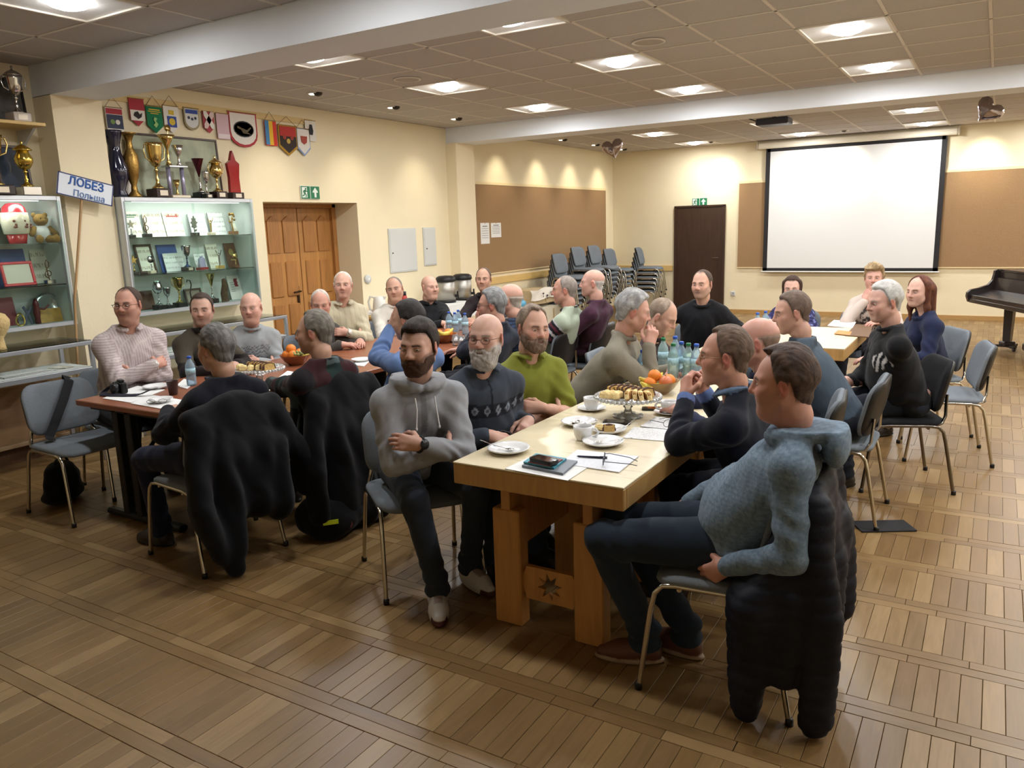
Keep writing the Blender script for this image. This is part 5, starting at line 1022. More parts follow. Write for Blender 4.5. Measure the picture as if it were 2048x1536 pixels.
# far end of the pale table: papers, pastry
sheet('white papers before the blond woman at the far table end', ((1655, 652), (1705, 657), (1712, 645), (1668, 641)), ZT1+.001, PAPER, .006); t = sheet('brown open folder on the far table end', ((1690, 672), (1740, 676), (1745, 652), (1712, 650)), ZT1+.001, mat('folder_brown', (104, 76, 52), .6), .008, 'folder', 'folder'); sheet('orange-brown card before the blond woman', ((1668, 668), (1700, 671), (1704, 664), (1676, 661)), ZT1+.006, mat('card_orange', (190, 130, 70), .6), .004, 'card', 'card')
# ------------------------------------------------------------------ urn table by the left wall and the alcove corner
t = thing('serving_table', 'narrow serving table with a white cloth by the left wall', 'table', (-6.15, 8.0, 0)); b = MB(); b.box((0, 0, .735), (.6, 2.3, .03), bev=.004); b.build('tabletop', RAILM, t)
for sx in (-1, 1):
    for sy in (-1, 1): MB().box((sx*.26, sy*1.1, .36), (.04, .04, .72), bev=.004).build('leg', RAILM, t)
o = MB().box((0, 0, .0), (.64, 1.75, .008), bev=.002).box((.316, 0, -.09), (.006, 1.75, .18)).build('tablecloth', mat('cloth_white', (226, 226, 224), .85, bump=.3, bscale=20), None, (-6.15, 7.80, .756)); tag(o, 'white cloth over the serving table by the left wall', 'tablecloth')
INOX = wood('brushed_steel', (176, 172, 164), .46, .08, (3, 3, 60)); INOX.node_tree.nodes['Principled BSDF'].inputs['Metallic'].default_value = .9
for (px, lb) in ((893, 'left steel drinks urn with a black lid on the serving table'), (926, 'right steel drinks urn with a black lid on the serving table')):
    q = px_at(px, 600, X=-6.12); t = thing('drinks_urn', lb, 'urn', (-6.12, q[1], .762), rad(-70), 'two steel drinks urns'); 
    b = MB(); b.lathe([(.125, 0), (.125, .03), (.12, .035)], 26); b.build('base', BLKPL, t); b = MB(); b.lathe([(.122, .035), (.122, .285)], 26); b.build('tank', INOX, t); b = MB(); b.lathe([(.130, .275), (.134, .290), (.125, .325), (.09, .345), (.0001, .352)], 26); b.build('lid', BLKPL, t)
    b = MB(); b.box((0, .145, .085), (.03, .05, .035), bev=.006); b.tube([(0, .16, .08), (0, .165, .04)], .012, 8); b.box((0, .155, .12), (.018, .02, .05), bev=.004); b.build('tap', BLKPL, t)
q = px_at(757, 612, X=-6.1); t = thing('electric_kettle', 'white electric kettle at the near end of the serving table', 'kettle', (-6.1, q[1]+.02, .762), rad(200)); b = MB(); b.lathe([(.085, 0), (.088, .02), (.075, .12), (.062, .19), (.05, .20), (.0001, .205)], 22); b.build('kettle_body', mat('kettle_white', (224, 222, 214), .3), t); b = MB(); b.tube([(.055, 0, .19), (.11, 0, .20), (.135, 0, .14), (.12, 0, .05), (.085, 0, .03)], .013, 8); b.build('handle', mat('kettle_white', (224, 222, 214), .3), t); b = MB(); b.prism([(-.06, .15), (-.085, .20), (-.05, .20)], 1, -.02, .02); b.build('spout', mat('kettle_white', (224, 222, 214), .3), t)
q = px_at(808, 600, X=-6.05); t = thing('thermos_flask', 'small red flask behind the striped sweater', 'flask', (-6.05, q[1], .762)); b = MB(); b.lathe([(.04, 0), (.042, .15), (.03, .18)], 16); b.build('flask_body', mat('flask_red', (170, 50, 44), .4), t); b = MB(); b.lathe([(.032, .18), (.03, .225), (.0001, .228)], 14); b.build('cap', BLKPL, t)
for k, (px, py) in enumerate(((835, 597), (950, 606))):
    q = px_at(px, py, X=-6.0); t = thing('plate_stack', 'low stack of white plates on the serving table, %s' % ('behind the black shirt' if k == 0 else 'right of the urns'), 'plates', (-6.0, q[1], .762)); 
    for j in range(3): MB().lathe([(.0001, .004), (.06, .004), (.10, .016), (.06, 0), (.0001, 0)], 24).build('plate', CHINA, t, (0, 0, .012*j))
# storage cartons and a draped sheet along the alcove wall
CARD = mat('carton', (196, 176, 140), .85, var=.06, vscale=8); CARDW = mat('carton_white', (206, 198, 176), .85, var=.06, vscale=8)
for k, (y, z0, dx, dy, dz, lb, mm) in enumerate(((10.3, 0, .45, .75, .50, 'pale carton on the floor under the rail, nearest the pillar', CARDW), (11.2, 0, .45, .8, .44, 'pale carton on the floor under the rail, nearer the chair stacks', CARDW), (10.98, .502, .40, .72, .22, 'upper pale carton with dark print lying on the two floor cartons', CARD))):
    t = thing('carton', lb, 'box', (-6.26, y, z0)); b = MB(); b.box((0, 0, dz/2), (dx, dy, dz), bev=.004); b.build('box_body', mm, t); b = MB(); b.box((0, -dy*.25, dz+.004), (dx*.98, dy*.47, .006), rx=rad(2)); b.build('flap', mm, t); b = MB(); b.box((dx/2+.001, 0, dz*.5), (.002, .05, dz*.8)); b.build('tape', mat('tape', (170, 150, 110), .4), t)
t = thing('poster_sheet', 'white sheet with small dark tree prints draped over the cartons', 'poster', (-6.04, 10.95, .50)); b = MB(); n = 8; V = []; F = []
for i in range(n+1):
    for j in range(5): V.append((.02*math.sin(i*1.3+j)+.02*j/4, -.48+.96*i/n, .24-.10*j/4*1.6-.015*math.sin(i*1.1)))
for i in range(n):
    for j in range(4): F.append((i*5+j, i*5+j+1, i*5+j+6, i*5+j+5))
b.add(V, F, True); b.add([(x-.004, y, z) for x, y, z in V], [q[::-1] for q in F], True); b.build('sheet', mat('sheet_white', (226, 220, 208), .8), t)
b = MB()
for (yy, zz) in ((-.15, .15), (.12, .15), (-.02, .11), (.30, .13)):
    b.ell((.045, yy, zz+.02), (.003, .032, .014), 10, 6); b.box((.045, yy, zz-.005), (.004, .008, .035)); b.ell((.045, yy, zz-.03), (.003, .02, .006), 8, 5)
b.build('tree_print', mat('print_dark', (70, 58, 58), .8), t, kind='stuff')
q = px_at(1043, 620, X=-6.12); t = thing('plastic_bag', 'light blue plastic bag on the cartons behind the striped shirt', 'bag', (-6.12, q[1], .505)); b = MB(); b.ell((0, 0, .05), (.07, .10, .06), 14, 9); b.build('bag_body', mat('bag_blue', (96, 170, 210), .35, bump=.9, bscale=24), t); b = MB(); b.tube([(0, -.04, .09), (0, -.06, .15), (0, 0, .12), (0, .05, .16), (0, .03, .09)], .012, 6, flat=.4); b.build('handles', mat('bag_blue', (96, 170, 210), .35), t)
for (px0, py0, px1, py1, lb) in ((961, 446, 980, 487, 'narrow white notice pinned at the left of the left cork board'), (982, 446, 1003, 474, 'square white notice with a dark heading on the left cork board')):
    q0, q1 = px_at(px0, py0, X=XL+.03), px_at(px1, py1, X=XL+.03); t = thing('notice', lb, 'notice', (XL+.0262, (q0[1]+q1[1])/2, (q0[2]+q1[2])/2), 0); b = MB(); b.box((0, 0, 0), (.002, q1[1]-q0[1], q0[2]-q1[2])); b.build('sheet', PAPER, t); b = MB()
    hh_ = q0[2]-q1[2]; ww_ = q1[1]-q0[1]
    for k in range(6): b.box((.0015, 0, hh_*(.34-.11*k)), (.001, ww_*(.75 if k else .55), .006 if k else .014))
    b.build('print_lines', mat('print_grey', (130, 130, 136), .8), t, kind='stuff'); MB().lathe([(.006, 0), (.004, .006)], 8, c=(.001, 0, hh_*.47), M=Matrix.Rotation(rad(90), 3, 'Y')).build('pin', mat('pin_red', (150, 40, 40), .4), t)
# stacks of chairs in the far left corner
def stack(x, y, face, n, where, z0=0.):
    for k in range(n):
        a = rad(face); chair('stacked grey chair, %s' % (('topmost of the stack %s' if k == n-1 else 'lowest of the stack %s' if k == 0 else ('second lowest of the stack %s', 'third lowest of the stack %s', 'fourth lowest of the stack %s', 'fifth lowest of the stack %s', 'sixth lowest of the stack %s')[k-1]) % where), x+math.sin(a)*-.018*k, y+math.cos(a)*.018*k, face, 'grey', 'stacked grey chairs in the far corner', z0+.085*k)
# ------------------------------------------------------------------ coats over chair backs, bags
def coat(label, x, y, face, drops, name='coat', c=(14, 14, 18), quilt=0., sleeves=(), top=.86, hw=.235, th=.045, extra=(), h=.012):
    """a coat hung over a chair back: chair frame y = forward; drops = [(x, z_low, thickness)]"""
    a = rad(face); S = Sdf((-.48, -.68, 0.005), (.48, .05, top+.09), h)
    S.cone((-hw, -.285, top-.03), (hw, -.285, top-.03), .055, .055, .05, 1)
    S.add(f_ell(np.array((0, -.315, top-.20)), (hw+.04, .07, .24), None), (-hw-.05, -.40, top-.46), (hw+.05, -.22, top+.06), .06, 1)
    S.add(f_ell(np.array((0, -.225, top-.10)), (hw+.02, .030, .14), None), (-hw-.03, -.27, top-.26), (hw+.03, -.16, top+.06), .05, 1)
    S.ell((0, -.30, top+.02), (.12, .05, .05), .05, None, 1)
    for (x0, zt, x1, zb, r0, r1, yy) in drops: S.cone((x0, -.32, zt), (x1, yy, zb), r0, r1, .05, 1)
    for (a_, b_, r0, r1) in extra: S.cone(a_, b_, r0, r1, .03, 1)
    for (x0, z0_, x1, z1_, x2, z2_, yy) in sleeves: S.cone((x0, -.32, z0_), (x1, yy, z1_), .065, .06, .025, 2); S.cone((x1, yy, z1_), (x2, yy, z2_), .06, .052, .02, 2)
    V, Q = S.mesh(); N = normals(V, Q); f = .012*np.sin(V[:, 0]*38+3*vnoise(V*np.array([1, 1, .35]), 7, 3))*sstep(top, top-.3, V[:, 2])+.006*vnoise(V, 16, 5)
    if quilt: u_ = V[:, 2]+.15*V[:, 0]*.3; f = f*.8-.0050*np.exp(-(((u_ % quilt)-quilt/2)/.007)**2)
    V = V+N*f[:, None]; V[:, 2] = np.maximum(V[:, 2], .004); col = np.tile(LC(c), (len(V), 1))*(1+.15*vnoise(V, 10, 2))[:, None]
    ca, sa = math.cos(a), math.sin(a); o = thing(name, label, 'coat', (x, y, 0)); W_ = np.stack([V[:, 0]*ca-V[:, 1]*sa, V[:, 0]*sa+V[:, 1]*ca, V[:, 2]], 1); link_mesh('shell', np_mesh('shell', W_, Q, [CLOTH() if not quilt else vcmat('nylon', .62, .1, 300, .25)], col=col), o); return o
# ------------------------------------------------------------------ implicit-surface figures
class Sdf:
    def __init__(s, lo, hi, h):
        s.lo = np.array(lo, float); s.h = h; s.n = np.ceil((np.array(hi)-s.lo)/h).astype(int)+1
        s.F = np.full(tuple(s.n), .06, np.float32); s.pr = []
        s.ax = [(s.lo[i]+h*np.arange(s.n[i])).astype(np.float32) for i in range(3)]
    def add(s, fn, lo, hi, k=.02, tag=0, op=0):
        mg = k+.02
        a = np.clip(np.floor((np.array(lo)-mg-s.lo)/s.h).astype(int), 0, s.n); b = np.clip(np.ceil((np.array(hi)+mg-s.lo)/s.h).astype(int)+1, 0, s.n)
        if op == 0: s.pr.append((fn, tag))
        if np.any(b <= a): return
        sl = tuple(slice(a[i], b[i]) for i in range(3))
        x = s.ax[0][sl[0]][:, None, None]; y = s.ax[1][sl[1]][None, :, None]; z = s.ax[2][sl[2]][None, None, :]
        d = fn(x, y, z); f = s.F[sl]
        if op == 0:
            t = np.clip(.5+.5*(f-d)/k, 0, 1); s.F[sl] = f+(d-f)*t-k*t*(1-t)
        else:
            d = -d; t = np.clip(.5-.5*(f-d)/k, 0, 1); s.F[sl] = f+(d-f)*t+k*t*(1-t)
    def cone(s, a, b, r1, r2, k=.02, tag=0, op=0):
        a = np.array(a, float); b = np.array(b, float); r = max(r1, r2)
        s.add(f_cone(a, b, r1, r2), np.minimum(a, b)-r, np.maximum(a, b)+r, k, tag, op)
    def ell(s, c, r, k=.02, M=None, tag=0, op=0):
        c = np.array(c, float); q = np.full(3, max(r)) if M is not None else np.array(r)
        s.add(f_ell(c, r, M), c-q, c+q, k, tag, op)
    def mesh(s):
        return surface_nets(s.F, s.lo, s.h)
    def ids(s, V):
        x, y, z = V[:, 0], V[:, 1], V[:, 2]
        D = np.stack([fn(x, y, z) for fn, _ in s.pr]); T = np.array([t for _, t in s.pr])
        return T[np.argmin(D, 0)]
def f_cone(a, b, r1, r2):
    ba = b-a; L2 = float(ba@ba)+1e-12
    def fn(x, y, z):
        px, py, pz = x-a[0], y-a[1], z-a[2]
        t = np.clip((px*ba[0]+py*ba[1]+pz*ba[2])/L2, 0, 1)
        return np.sqrt((px-t*ba[0])**2+(py-t*ba[1])**2+(pz-t*ba[2])**2)-(r1+(r2-r1)*t)
    return fn
def f_ell(c, r, M=None):
    def fn(x, y, z):
        px, py, pz = x-c[0], y-c[1], z-c[2]
        if M is not None:
            px, py, pz = (px*M[0][i]+py*M[1][i]+pz*M[2][i] for i in range(3))
        a = (px/r[0])**2+(py/r[1])**2+(pz/r[2])**2
        b = (px/r[0]**2)**2+(py/r[1]**2)**2+(pz/r[2]**2)**2
        k0 = np.sqrt(a); return k0*(k0-1)/np.sqrt(b+1e-9)
    return fn
def surface_nets(F, lo, h):
    F = np.pad(F, 1, constant_values=.05); S = F < 0
    n = np.array(F.shape)-1
    c = np.zeros(n, np.int8)
    for i in (0, 1):
        for j in (0, 1):
            for k in (0, 1): c += S[i:i+n[0], j:j+n[1], k:k+n[2]]
    act = (c > 0) & (c < 8); I = np.argwhere(act); idx = np.full(n, -1, np.int32); idx[act] = np.arange(len(I))
    acc = np.zeros((len(I), 3)); cnt = np.zeros(len(I))
    cor = {(i, j, k): F[I[:, 0]+i, I[:, 1]+j, I[:, 2]+k] for i in (0, 1) for j in (0, 1) for k in (0, 1)}
    for a in range(3):
        for p in (0, 1):
            for q in (0, 1):
                k0 = [0, 0, 0]; k0[(a+1) % 3] = p; k0[(a+2) % 3] = q; k1 = list(k0); k1[a] = 1
                u, v = cor[tuple(k0)], cor[tuple(k1)]; mk = (u < 0) != (v < 0)
                t = np.where(mk, u/np.where(mk, u-v, 1), 0); pt = np.tile(np.array(k0, float), (len(I), 1)); pt[:, a] = t
                acc[mk] += pt[mk]; cnt[mk] += 1
    V = (I+acc/cnt[:, None]-1)*h+lo
    Q = []
    for a in range(3):
        b, d = (a+1) % 3, (a+2) % 3
        sh = [slice(1, -1)]*3; sh[a] = slice(0, -1); s1 = list(sh); s1[a] = slice(1, None)
        A, B = S[tuple(sh)], S[tuple(s1)]; E = np.argwhere(A != B); E2 = E.copy()
        off = np.ones(3, int); off[a] = 0; E2 = E+off
        def cell(db, dd):
            e = E2.copy(); e[:, b] -= db; e[:, d] -= dd; return idx[e[:, 0], e[:, 1], e[:, 2]]
        q = np.stack([cell(0, 0), cell(1, 0), cell(1, 1), cell(0, 1)], 1)
        fl_ = ~A[tuple(E.T)]; q[fl_] = q[fl_][:, ::-1]; Q.append(q)
    Q = np.concatenate(Q); return V, Q[(Q >= 0).all(1)]
def vnoise(P, f, seed=0):
    """cheap smooth noise from warped sines, about -1..1"""
    r = np.random.default_rng(seed); P = P*f; o = np.zeros(len(P)); q = P
    for i in range(4):
        D = r.normal(size=(3, 3)); ph = r.uniform(0, 6.28, 3)
        q = P*(1+.45*i)+.7*np.sin(q@D+ph); d = r.normal(size=3); d /= np.linalg.norm(d); o += np.sin(q@d*1.7+ph[0])/(1+.5*i)
    return o/2.2
def normals(V, Q):
    n = np.cross(V[Q[:, 2]]-V[Q[:, 0]], V[Q[:, 3]]-V[Q[:, 1]]); o = np.zeros_like(V)
    for i in range(4): np.add.at(o, Q[:, i], n)
    return o/(np.linalg.norm(o, axis=1, keepdims=True)+1e-12)
def unit(v): v = np.array(v, float); return v/(np.linalg.norm(v)+1e-12)
def sstep(a, b, x): t = np.clip((x-a)/(b-a), 0, 1); return t*t*(3-2*t)
def LC(c): return np.array(lin(c))

# ---- head: local frame x right, y forward, z up, origin at mid height
def head_prims(S, p):
    fw = p.get('fat', 0.)
    S.ell((0, -.016, .03), (.0755+.002*fw, .097, .086), .02)
    S.ell((0, .030, -.032), (.0615+.006*fw, .060, .082), .035)
    S.ell((0, .066, -.094), (.021, .016, .017), .03)
    if fw > .3: S.ell((0, .03, -.115), (.045+.012*fw, .045, .028), .04)
    for sx in (-1, 1):
        S.cone((sx*.053, .004, -.055), (sx*.02, .062, -.094), .021+.003*fw, .017, .03)
        S.cone((sx*.012, .078, .021), (sx*.044, .062, .021), .011, .010, .018)
        S.ell((sx*.043, .058, -.020), (.019+.004*fw, .018, .018), .025)
        S.ell((sx*.0345, .066, -.045), (.018+.004*fw, .016, .022), .03)
    for sx in (-1, 1):
        S.ell((sx*.0325, .0905, .003), (.0175, .0165, .0105), .010, op=1)
    S.cone((0, .082, .020), (0, .104, -.024), .0085, .0112, .010)
    S.ell((0, .102, -.026), (.0125, .012, .0105), .008)
    for sx in (-1, 1): S.ell((sx*.0125, .091, -.030), (.0085, .0105, .0085), .006)
    op = p.get('mouth', 0.)
    S.ell((0, .083, -.0545), (.023, .0095, .0070), .008)
    S.ell((0, .081, -.0665-.5*op), (.020, .0105, .0072), .008)
    if op > .004: S.ell((0, .092, -.060-.25*op), (.016, .018, op*.75), .004, op=1)
    else: S.cone((-.02, .0935, -.0605), (.02, .0935, -.0605), .0022, .0022, .004, op=1)
    for sx in (-1, 1):   # eyelids over the eyeball
        S.ell((sx*.0315, .0705, .003), (.0145, .0125, .0125), .005)
    for sx in (-1, 1):   # ears
        a = rad(22)*sx; M = np.array(Matrix.Rotation(-a, 3, 'Z') @ Matrix.Rotation(rad(-12), 3, 'X'))
        S.ell((sx*.0795, -.008, -.004), (.0085, .0185, .031), .006, M=M)
        S.ell((sx*.076, -.006, -.030), (.0075, .010, .011), .006)
        S.ell((sx*.0895, -.004, .000), (.0055, .0095, .0165), .006, M=M, op=1)

HB = dict(  # hairline heights by |azimuth| (deg from front)
    full=([0, 35, 55, 68, 80, 92, 104, 120, 180], [.078, .078, .066, .035, -.030, -.012, .006, -.060, -.080]),
    recede=([0, 25, 45, 62, 78, 90, 104, 120, 180], [.090, .096, .092, .045, -.022, -.008, .006, -.060, -.078]),
    high=([0, 30, 50, 66, 80, 92, 104, 120, 180], [.102, .106, .092, .05, -.022, -.008, .006, -.060, -.078]),
    low=([0, 35, 55, 68, 80, 92, 104, 120, 180], [.066, .066, .056, .030, -.035, -.015, .004, -.062, -.080]))
def base_head_d(x, y, z):
    a = f_ell(np.array((0, -.016, .03)), (.0755, .097, .086))(x, y, z); b = f_ell(np.array((0, .03, -.032)), (.0615, .06, .082))(x, y, z)
    k = .02; t = np.clip(.5+.5*(b-a)/k, 0, 1); d = b+(a-b)*t-k*t*(1-t)
    c = f_cone(np.array((0, -.03, -.05)), np.array((0, -.05, -.14)), .056, .058)(x, y, z); t = np.clip(.5+.5*(c-d)/k, 0, 1)
    return c+(d-c)*t-k*t*(1-t)
def hair_mesh(p, h):
    st = p['hair']
    if st is None: return None
    S = Sdf((-.125, -.175, -.16 if not p.get('long') else -.36), (.125, .15, .175), h)
    x = S.ax[0][:, None, None]; y = S.ax[1][None, :, None]; z = S.ax[2][None, None, :]
    az = np.degrees(np.abs(np.arctan2(x+0*y, y+.01+0*x)))
    zb = np.interp(az, *HB[st.get('line', 'full')])
    P3 = np.stack(np.broadcast_arrays(x, y, z), -1).reshape(-1, 3)
    nz = vnoise(P3*np.array([1, .5, .6]), 38, st.get('seed', 3)).reshape(S.F.shape)
    t = st.get('t', .010)+st.get('top', 0.)*sstep(.05, .12, z)*(1+.0*x)+st.get('front', 0.)*sstep(.02, .08, y)*sstep(.06, .10, z)
    t = t+st.get('side', 0.)*sstep(.03, .07, np.abs(x))*sstep(.11, .03, z)
    if st.get('part') is not None: t = t-.006*np.exp(-((x-st['part'])/.008)**2)*sstep(.05, .09, z)
    t = t*(1+st.get('rough', .25)*nz)
    m_ = sstep(-.006, .030, z-zb)
    if 'bald' in st:       # bare crown: hair only below this height
        zt = np.interp(az, [0, 60, 90, 130, 180], [-.2, -.2, st['bald'], st['bald'], st['bald']-.01])
        m_ = m_*sstep(.012, -.010, z-zt)
    te = t*m_-.007*(1-m_)
    S.F = (base_head_d(x, y, z)-te).astype(np.float32)
    if p.get('long'):
        L = p['long']
        for sx in (-1, 1):
            S.cone((sx*.070, -.01, .05), (sx*.078, .005, -L*.55), .022, .020, .03); S.cone((sx*.078, .005, -L*.55), (sx*.072, .012, -L), .020, .012, .03)
            S.cone((sx*.045, -.075, .0), (sx*.055, -.075, -L), .045, .028, .04)
        S.cone((0, -.085, .0), (0, -.085, -L), .05, .03, .04)
        S.ell((0, .105, -.03), (.062, .075, .10), .015, op=1)
    V, Q = S.mesh()
    if not len(V): return None
    keep = (base_head_d(V[:, 0], V[:, 1], V[:, 2]) > -.0045)
    Q = Q[keep[Q].any(1)]
    us, inv = np.unique(Q, return_inverse=True); V = V[us]; Q = inv.reshape(Q.shape)
    c = LC(st['c']); c2 = LC(st.get('c2', st['c']))
    nzv = vnoise(V*np.array([1, .35, .5]), 120, 5)*.5+.5; g = sstep(.35, .75, nzv)[:, None]
    col = c*(1-g*.7)+c2*(g*.7); col = col*(.82+.3*(vnoise(V*np.array([1, .3, .4]), 260, 9)*.5+.5))[:, None]
    V = V+normals(V, Q)*(vnoise(V*np.array([1, .25, .35]), 230, 8)*.0014*(1 if h < .006 else .4))[:, None]
    return V, Q, col
def beard_mesh(p, h):
    bd = p.get('beard')
    if not bd: return None
    S = Sdf((-.095, -.03, -.16), (.095, .135, .03), h); head_prims(S, p); F0 = S.F.copy()
    x = S.ax[0][:, None, None]; y = S.ax[1][None, :, None]; z = S.ax[2][None, None, :]
    ax_ = np.abs(x)
    top = np.where(ax_ < .03, -.040, np.interp(ax_+0*y, [.03, .045, .058, .064, .09], [-.047, -.056, -.054, -.030, -.02]))
    m_ = sstep(.008, -.008, z-top)*sstep(-.012, .006, y)
    lip = sstep(.85, 1.25, np.sqrt((x/.0165)**2+((z+.0605)/.0058)**2)+0*y)
    t = bd['t']*(1+.8*sstep(-.07, -.11, z)*bd.get('chin', .6))*(1+.25*vnoise(np.stack(np.broadcast_arrays(x, y, z), -1).reshape(-1, 3), 60, 4).reshape(F0.shape))
    if bd.get('stache_only'): m_ = m_*sstep(.03, .024, ax_)*sstep(-.062, -.056, z)*sstep(.06, .07, y)
    t = t*(1-.65*sstep(.045, .072, ax_))*(1-.45*sstep(-.066, -.050, z))
    te = t*m_*lip-.006*(1-m_*lip); S.F = (F0-te).astype(np.float32)
    V, Q = S.mesh(); S2 = Sdf((0, 0, 0), (.01, .01, .01), .01); 
    xi = np.clip(np.round((V-S.lo)/h).astype(int), 0, np.array(S.F.shape)-1); d0 = F0[xi[:, 0], xi[:, 1], xi[:, 2]]
    keep = d0 > -.003; Q = Q[keep[Q].any(1)]
    if not len(Q): return None
    us, inv = np.unique(Q, return_inverse=True); V = V[us]; Q = inv.reshape(Q.shape)
    g = (vnoise(V*np.array([1, 1, .4]), 190, 6)*.5+.5)[:, None]; cc = LC(bd['c']); c2 = LC(bd.get('c2', bd['c']))
    return V, Q, (cc*(1-g)+c2*g)*(.85+.3*(vnoise(V, 300, 2)*.5+.5))[:, None]
def skinc(p):
    c = np.array(p.get('skin', (196, 150, 128)), float); return LC(tuple(c*.72+np.array((186, 164, 152))*.28))
def head_mesh(p, h, neck_l):
    """skin of the head and neck; neck_l = neck base in head coordinates"""
    zlo = min(-.16, neck_l[2]-.08)
    S = Sdf((-.115, min(-.15, neck_l[1]-.08), zlo), (.115, .13, .135), h)
    head_prims(S, p)
    nr = .056+.005*p.get('fat', 0.)-.010*p.get('female', 0)
    S.cone((0, -.020, -.05), neck_l*.55+np.array((0, -.020, -.05))*.45, nr, nr-.001, .03); S.cone(neck_l*.55+np.array((0, -.020, -.05))*.45, neck_l+np.array((0, .012, -.015)), nr-.001, nr-.010, .02)
    V, Q = S.mesh(); x, y, z = V.T
    sk = skinc(p); col = np.tile(sk, (len(V), 1))
    red = LC((178, 92, 80)); dk = LC((120, 78, 62))
    def mixc(c, w): 
        nonlocal col
        w = np.clip(w, 0, 1)[:, None]; col = col*(1-w)+c*w
    rd = p.get('red', .25)
    for sx in (-1, 1):
        mixc(red, rd*np.exp(-((x-sx*.042)**2+(y-.075)**2+(z+.022)**2)/.022**2))
        mixc(red, (rd+.15)*sstep(.072, .082, sx*x)*sstep(.03, .01, y)*sstep(-.06, -.02, z))
    mixc(red, (rd+.1)*np.exp(-((x)**2+(y-.108)**2+(z+.028)**2)/.016**2))
    mixc(LC((156, 96, 88)), .6*np.exp(-((x/.021)**4+((z+.0605)/.0085)**4))*(y > .075))
    if p.get('mouth', 0) > .004: mixc(LC((50, 18, 18)), np.exp(-((x/.014)**4+((z+.060+.25*p['mouth'])/(p['mouth']*.6))**4))*(y > .06)*(y < .0885))
    else: mixc(LC((70, 34, 32)), .8*np.exp(-((x/.02)**4+((z+.0605)/.002)**2))*(y > .07))
    bc = LC(p.get('brow', (90, 72, 60)))
    for sx in (-1, 1):
        ex = sx*x; zz = .0215+.06*np.clip(ex-.018, 0, .02)-.35*np.clip(ex-.036, 0, .02)
        mixc(bc, p.get('browk', .92)*np.exp(-((z-zz)/.0052)**4)*sstep(.010, .016, ex)*sstep(.054, .044, ex)*(y > .05))
        mixc(dk, .45*np.exp(-(((ex-.032)/.017)**4+((z-.002)/.011)**4))*(y > .05))  # socket and lid-crease shade put into the skin colour
    bd_ = p.get('beard'); sb = .6 if bd_ else p.get('stubble', 0.)
    if sb: mixc(LC(bd_['c'] if bd_ else p.get('stubc', (110, 95, 88))), sb*sstep(-.034, -.05, z-.25*np.clip(np.abs(x)-.045, 0, .03)*4)*(y > .0)*sstep(-.15, -.11, z))
    if p['hair']:   # scalp tinted by short hair roots
        az = np.degrees(np.abs(np.arctan2(x, y+.01))); zb = np.interp(az, *HB[p['hair'].get('line', 'full')])
        m_ = sstep(-.004, .012, z-zb)
        if 'bald' in p['hair']: m_ = m_*sstep(.012, -.01, z-np.interp(az, [0, 60, 90, 180], [-.2, -.2, p['hair']['bald'], p['hair']['bald']]))
        mixc(LC(p['hair']['c']), .75*m_*(np.abs(x) < .082))
    col *= (1+.05*vnoise(V, 90, 1))[:, None]
    # eyeballs with iris, pupil and lid edge
    g = np.radians(p.get('gaze', (0, 0))); gd = np.array((math.sin(g[0])*math.cos(g[1]), math.cos(g[0])*math.cos(g[1]), math.sin(g[1])))
    Vs, Qs, Cs = [V], [Q], [col]; o = len(V); closed = p.get('shut', 0)
    if not closed:
        n, mm = 20, 14
        th = np.linspace(0, 2*pi, n, endpoint=False); ph = np.linspace(.02, pi-.02, mm+1)
        for sx in (-1, 1):
            d = np.stack([np.outer(np.cos(th), np.sin(ph)), np.outer(np.sin(th), np.sin(ph)), np.tile(np.cos(ph), (n, 1))], -1).reshape(-1, 3)
            c0 = np.array((sx*.0315, .0722, .0025)); Ve = c0+d*np.array((.0135, .0122, .0068*p.get('eye', 1.)))
            an = d@unit(gd*np.array((1, 1, .5)));
            ce = np.tile(LC((182, 172, 164)), (len(d), 1)); ce[an > .90] = LC(p.get('iris', (70, 60, 50))); ce[an > .97] = LC((12, 10, 10))
            ce[np.abs(d[:, 2]) > .86] = LC((95, 60, 50)); ce[d[:, 2] > .9] = LC((60, 40, 34))
            q = np.array([(i*(mm+1)+j, i*(mm+1)+j+1, ((i+1) % n)*(mm+1)+j+1, ((i+1) % n)*(mm+1)+j) for i in range(n) for j in range(mm)])
            Vs.append(Ve); Qs.append(q+o); Cs.append(ce); o += len(Ve)
    return np.concatenate(Vs), np.concatenate(Qs), np.concatenate(Cs)

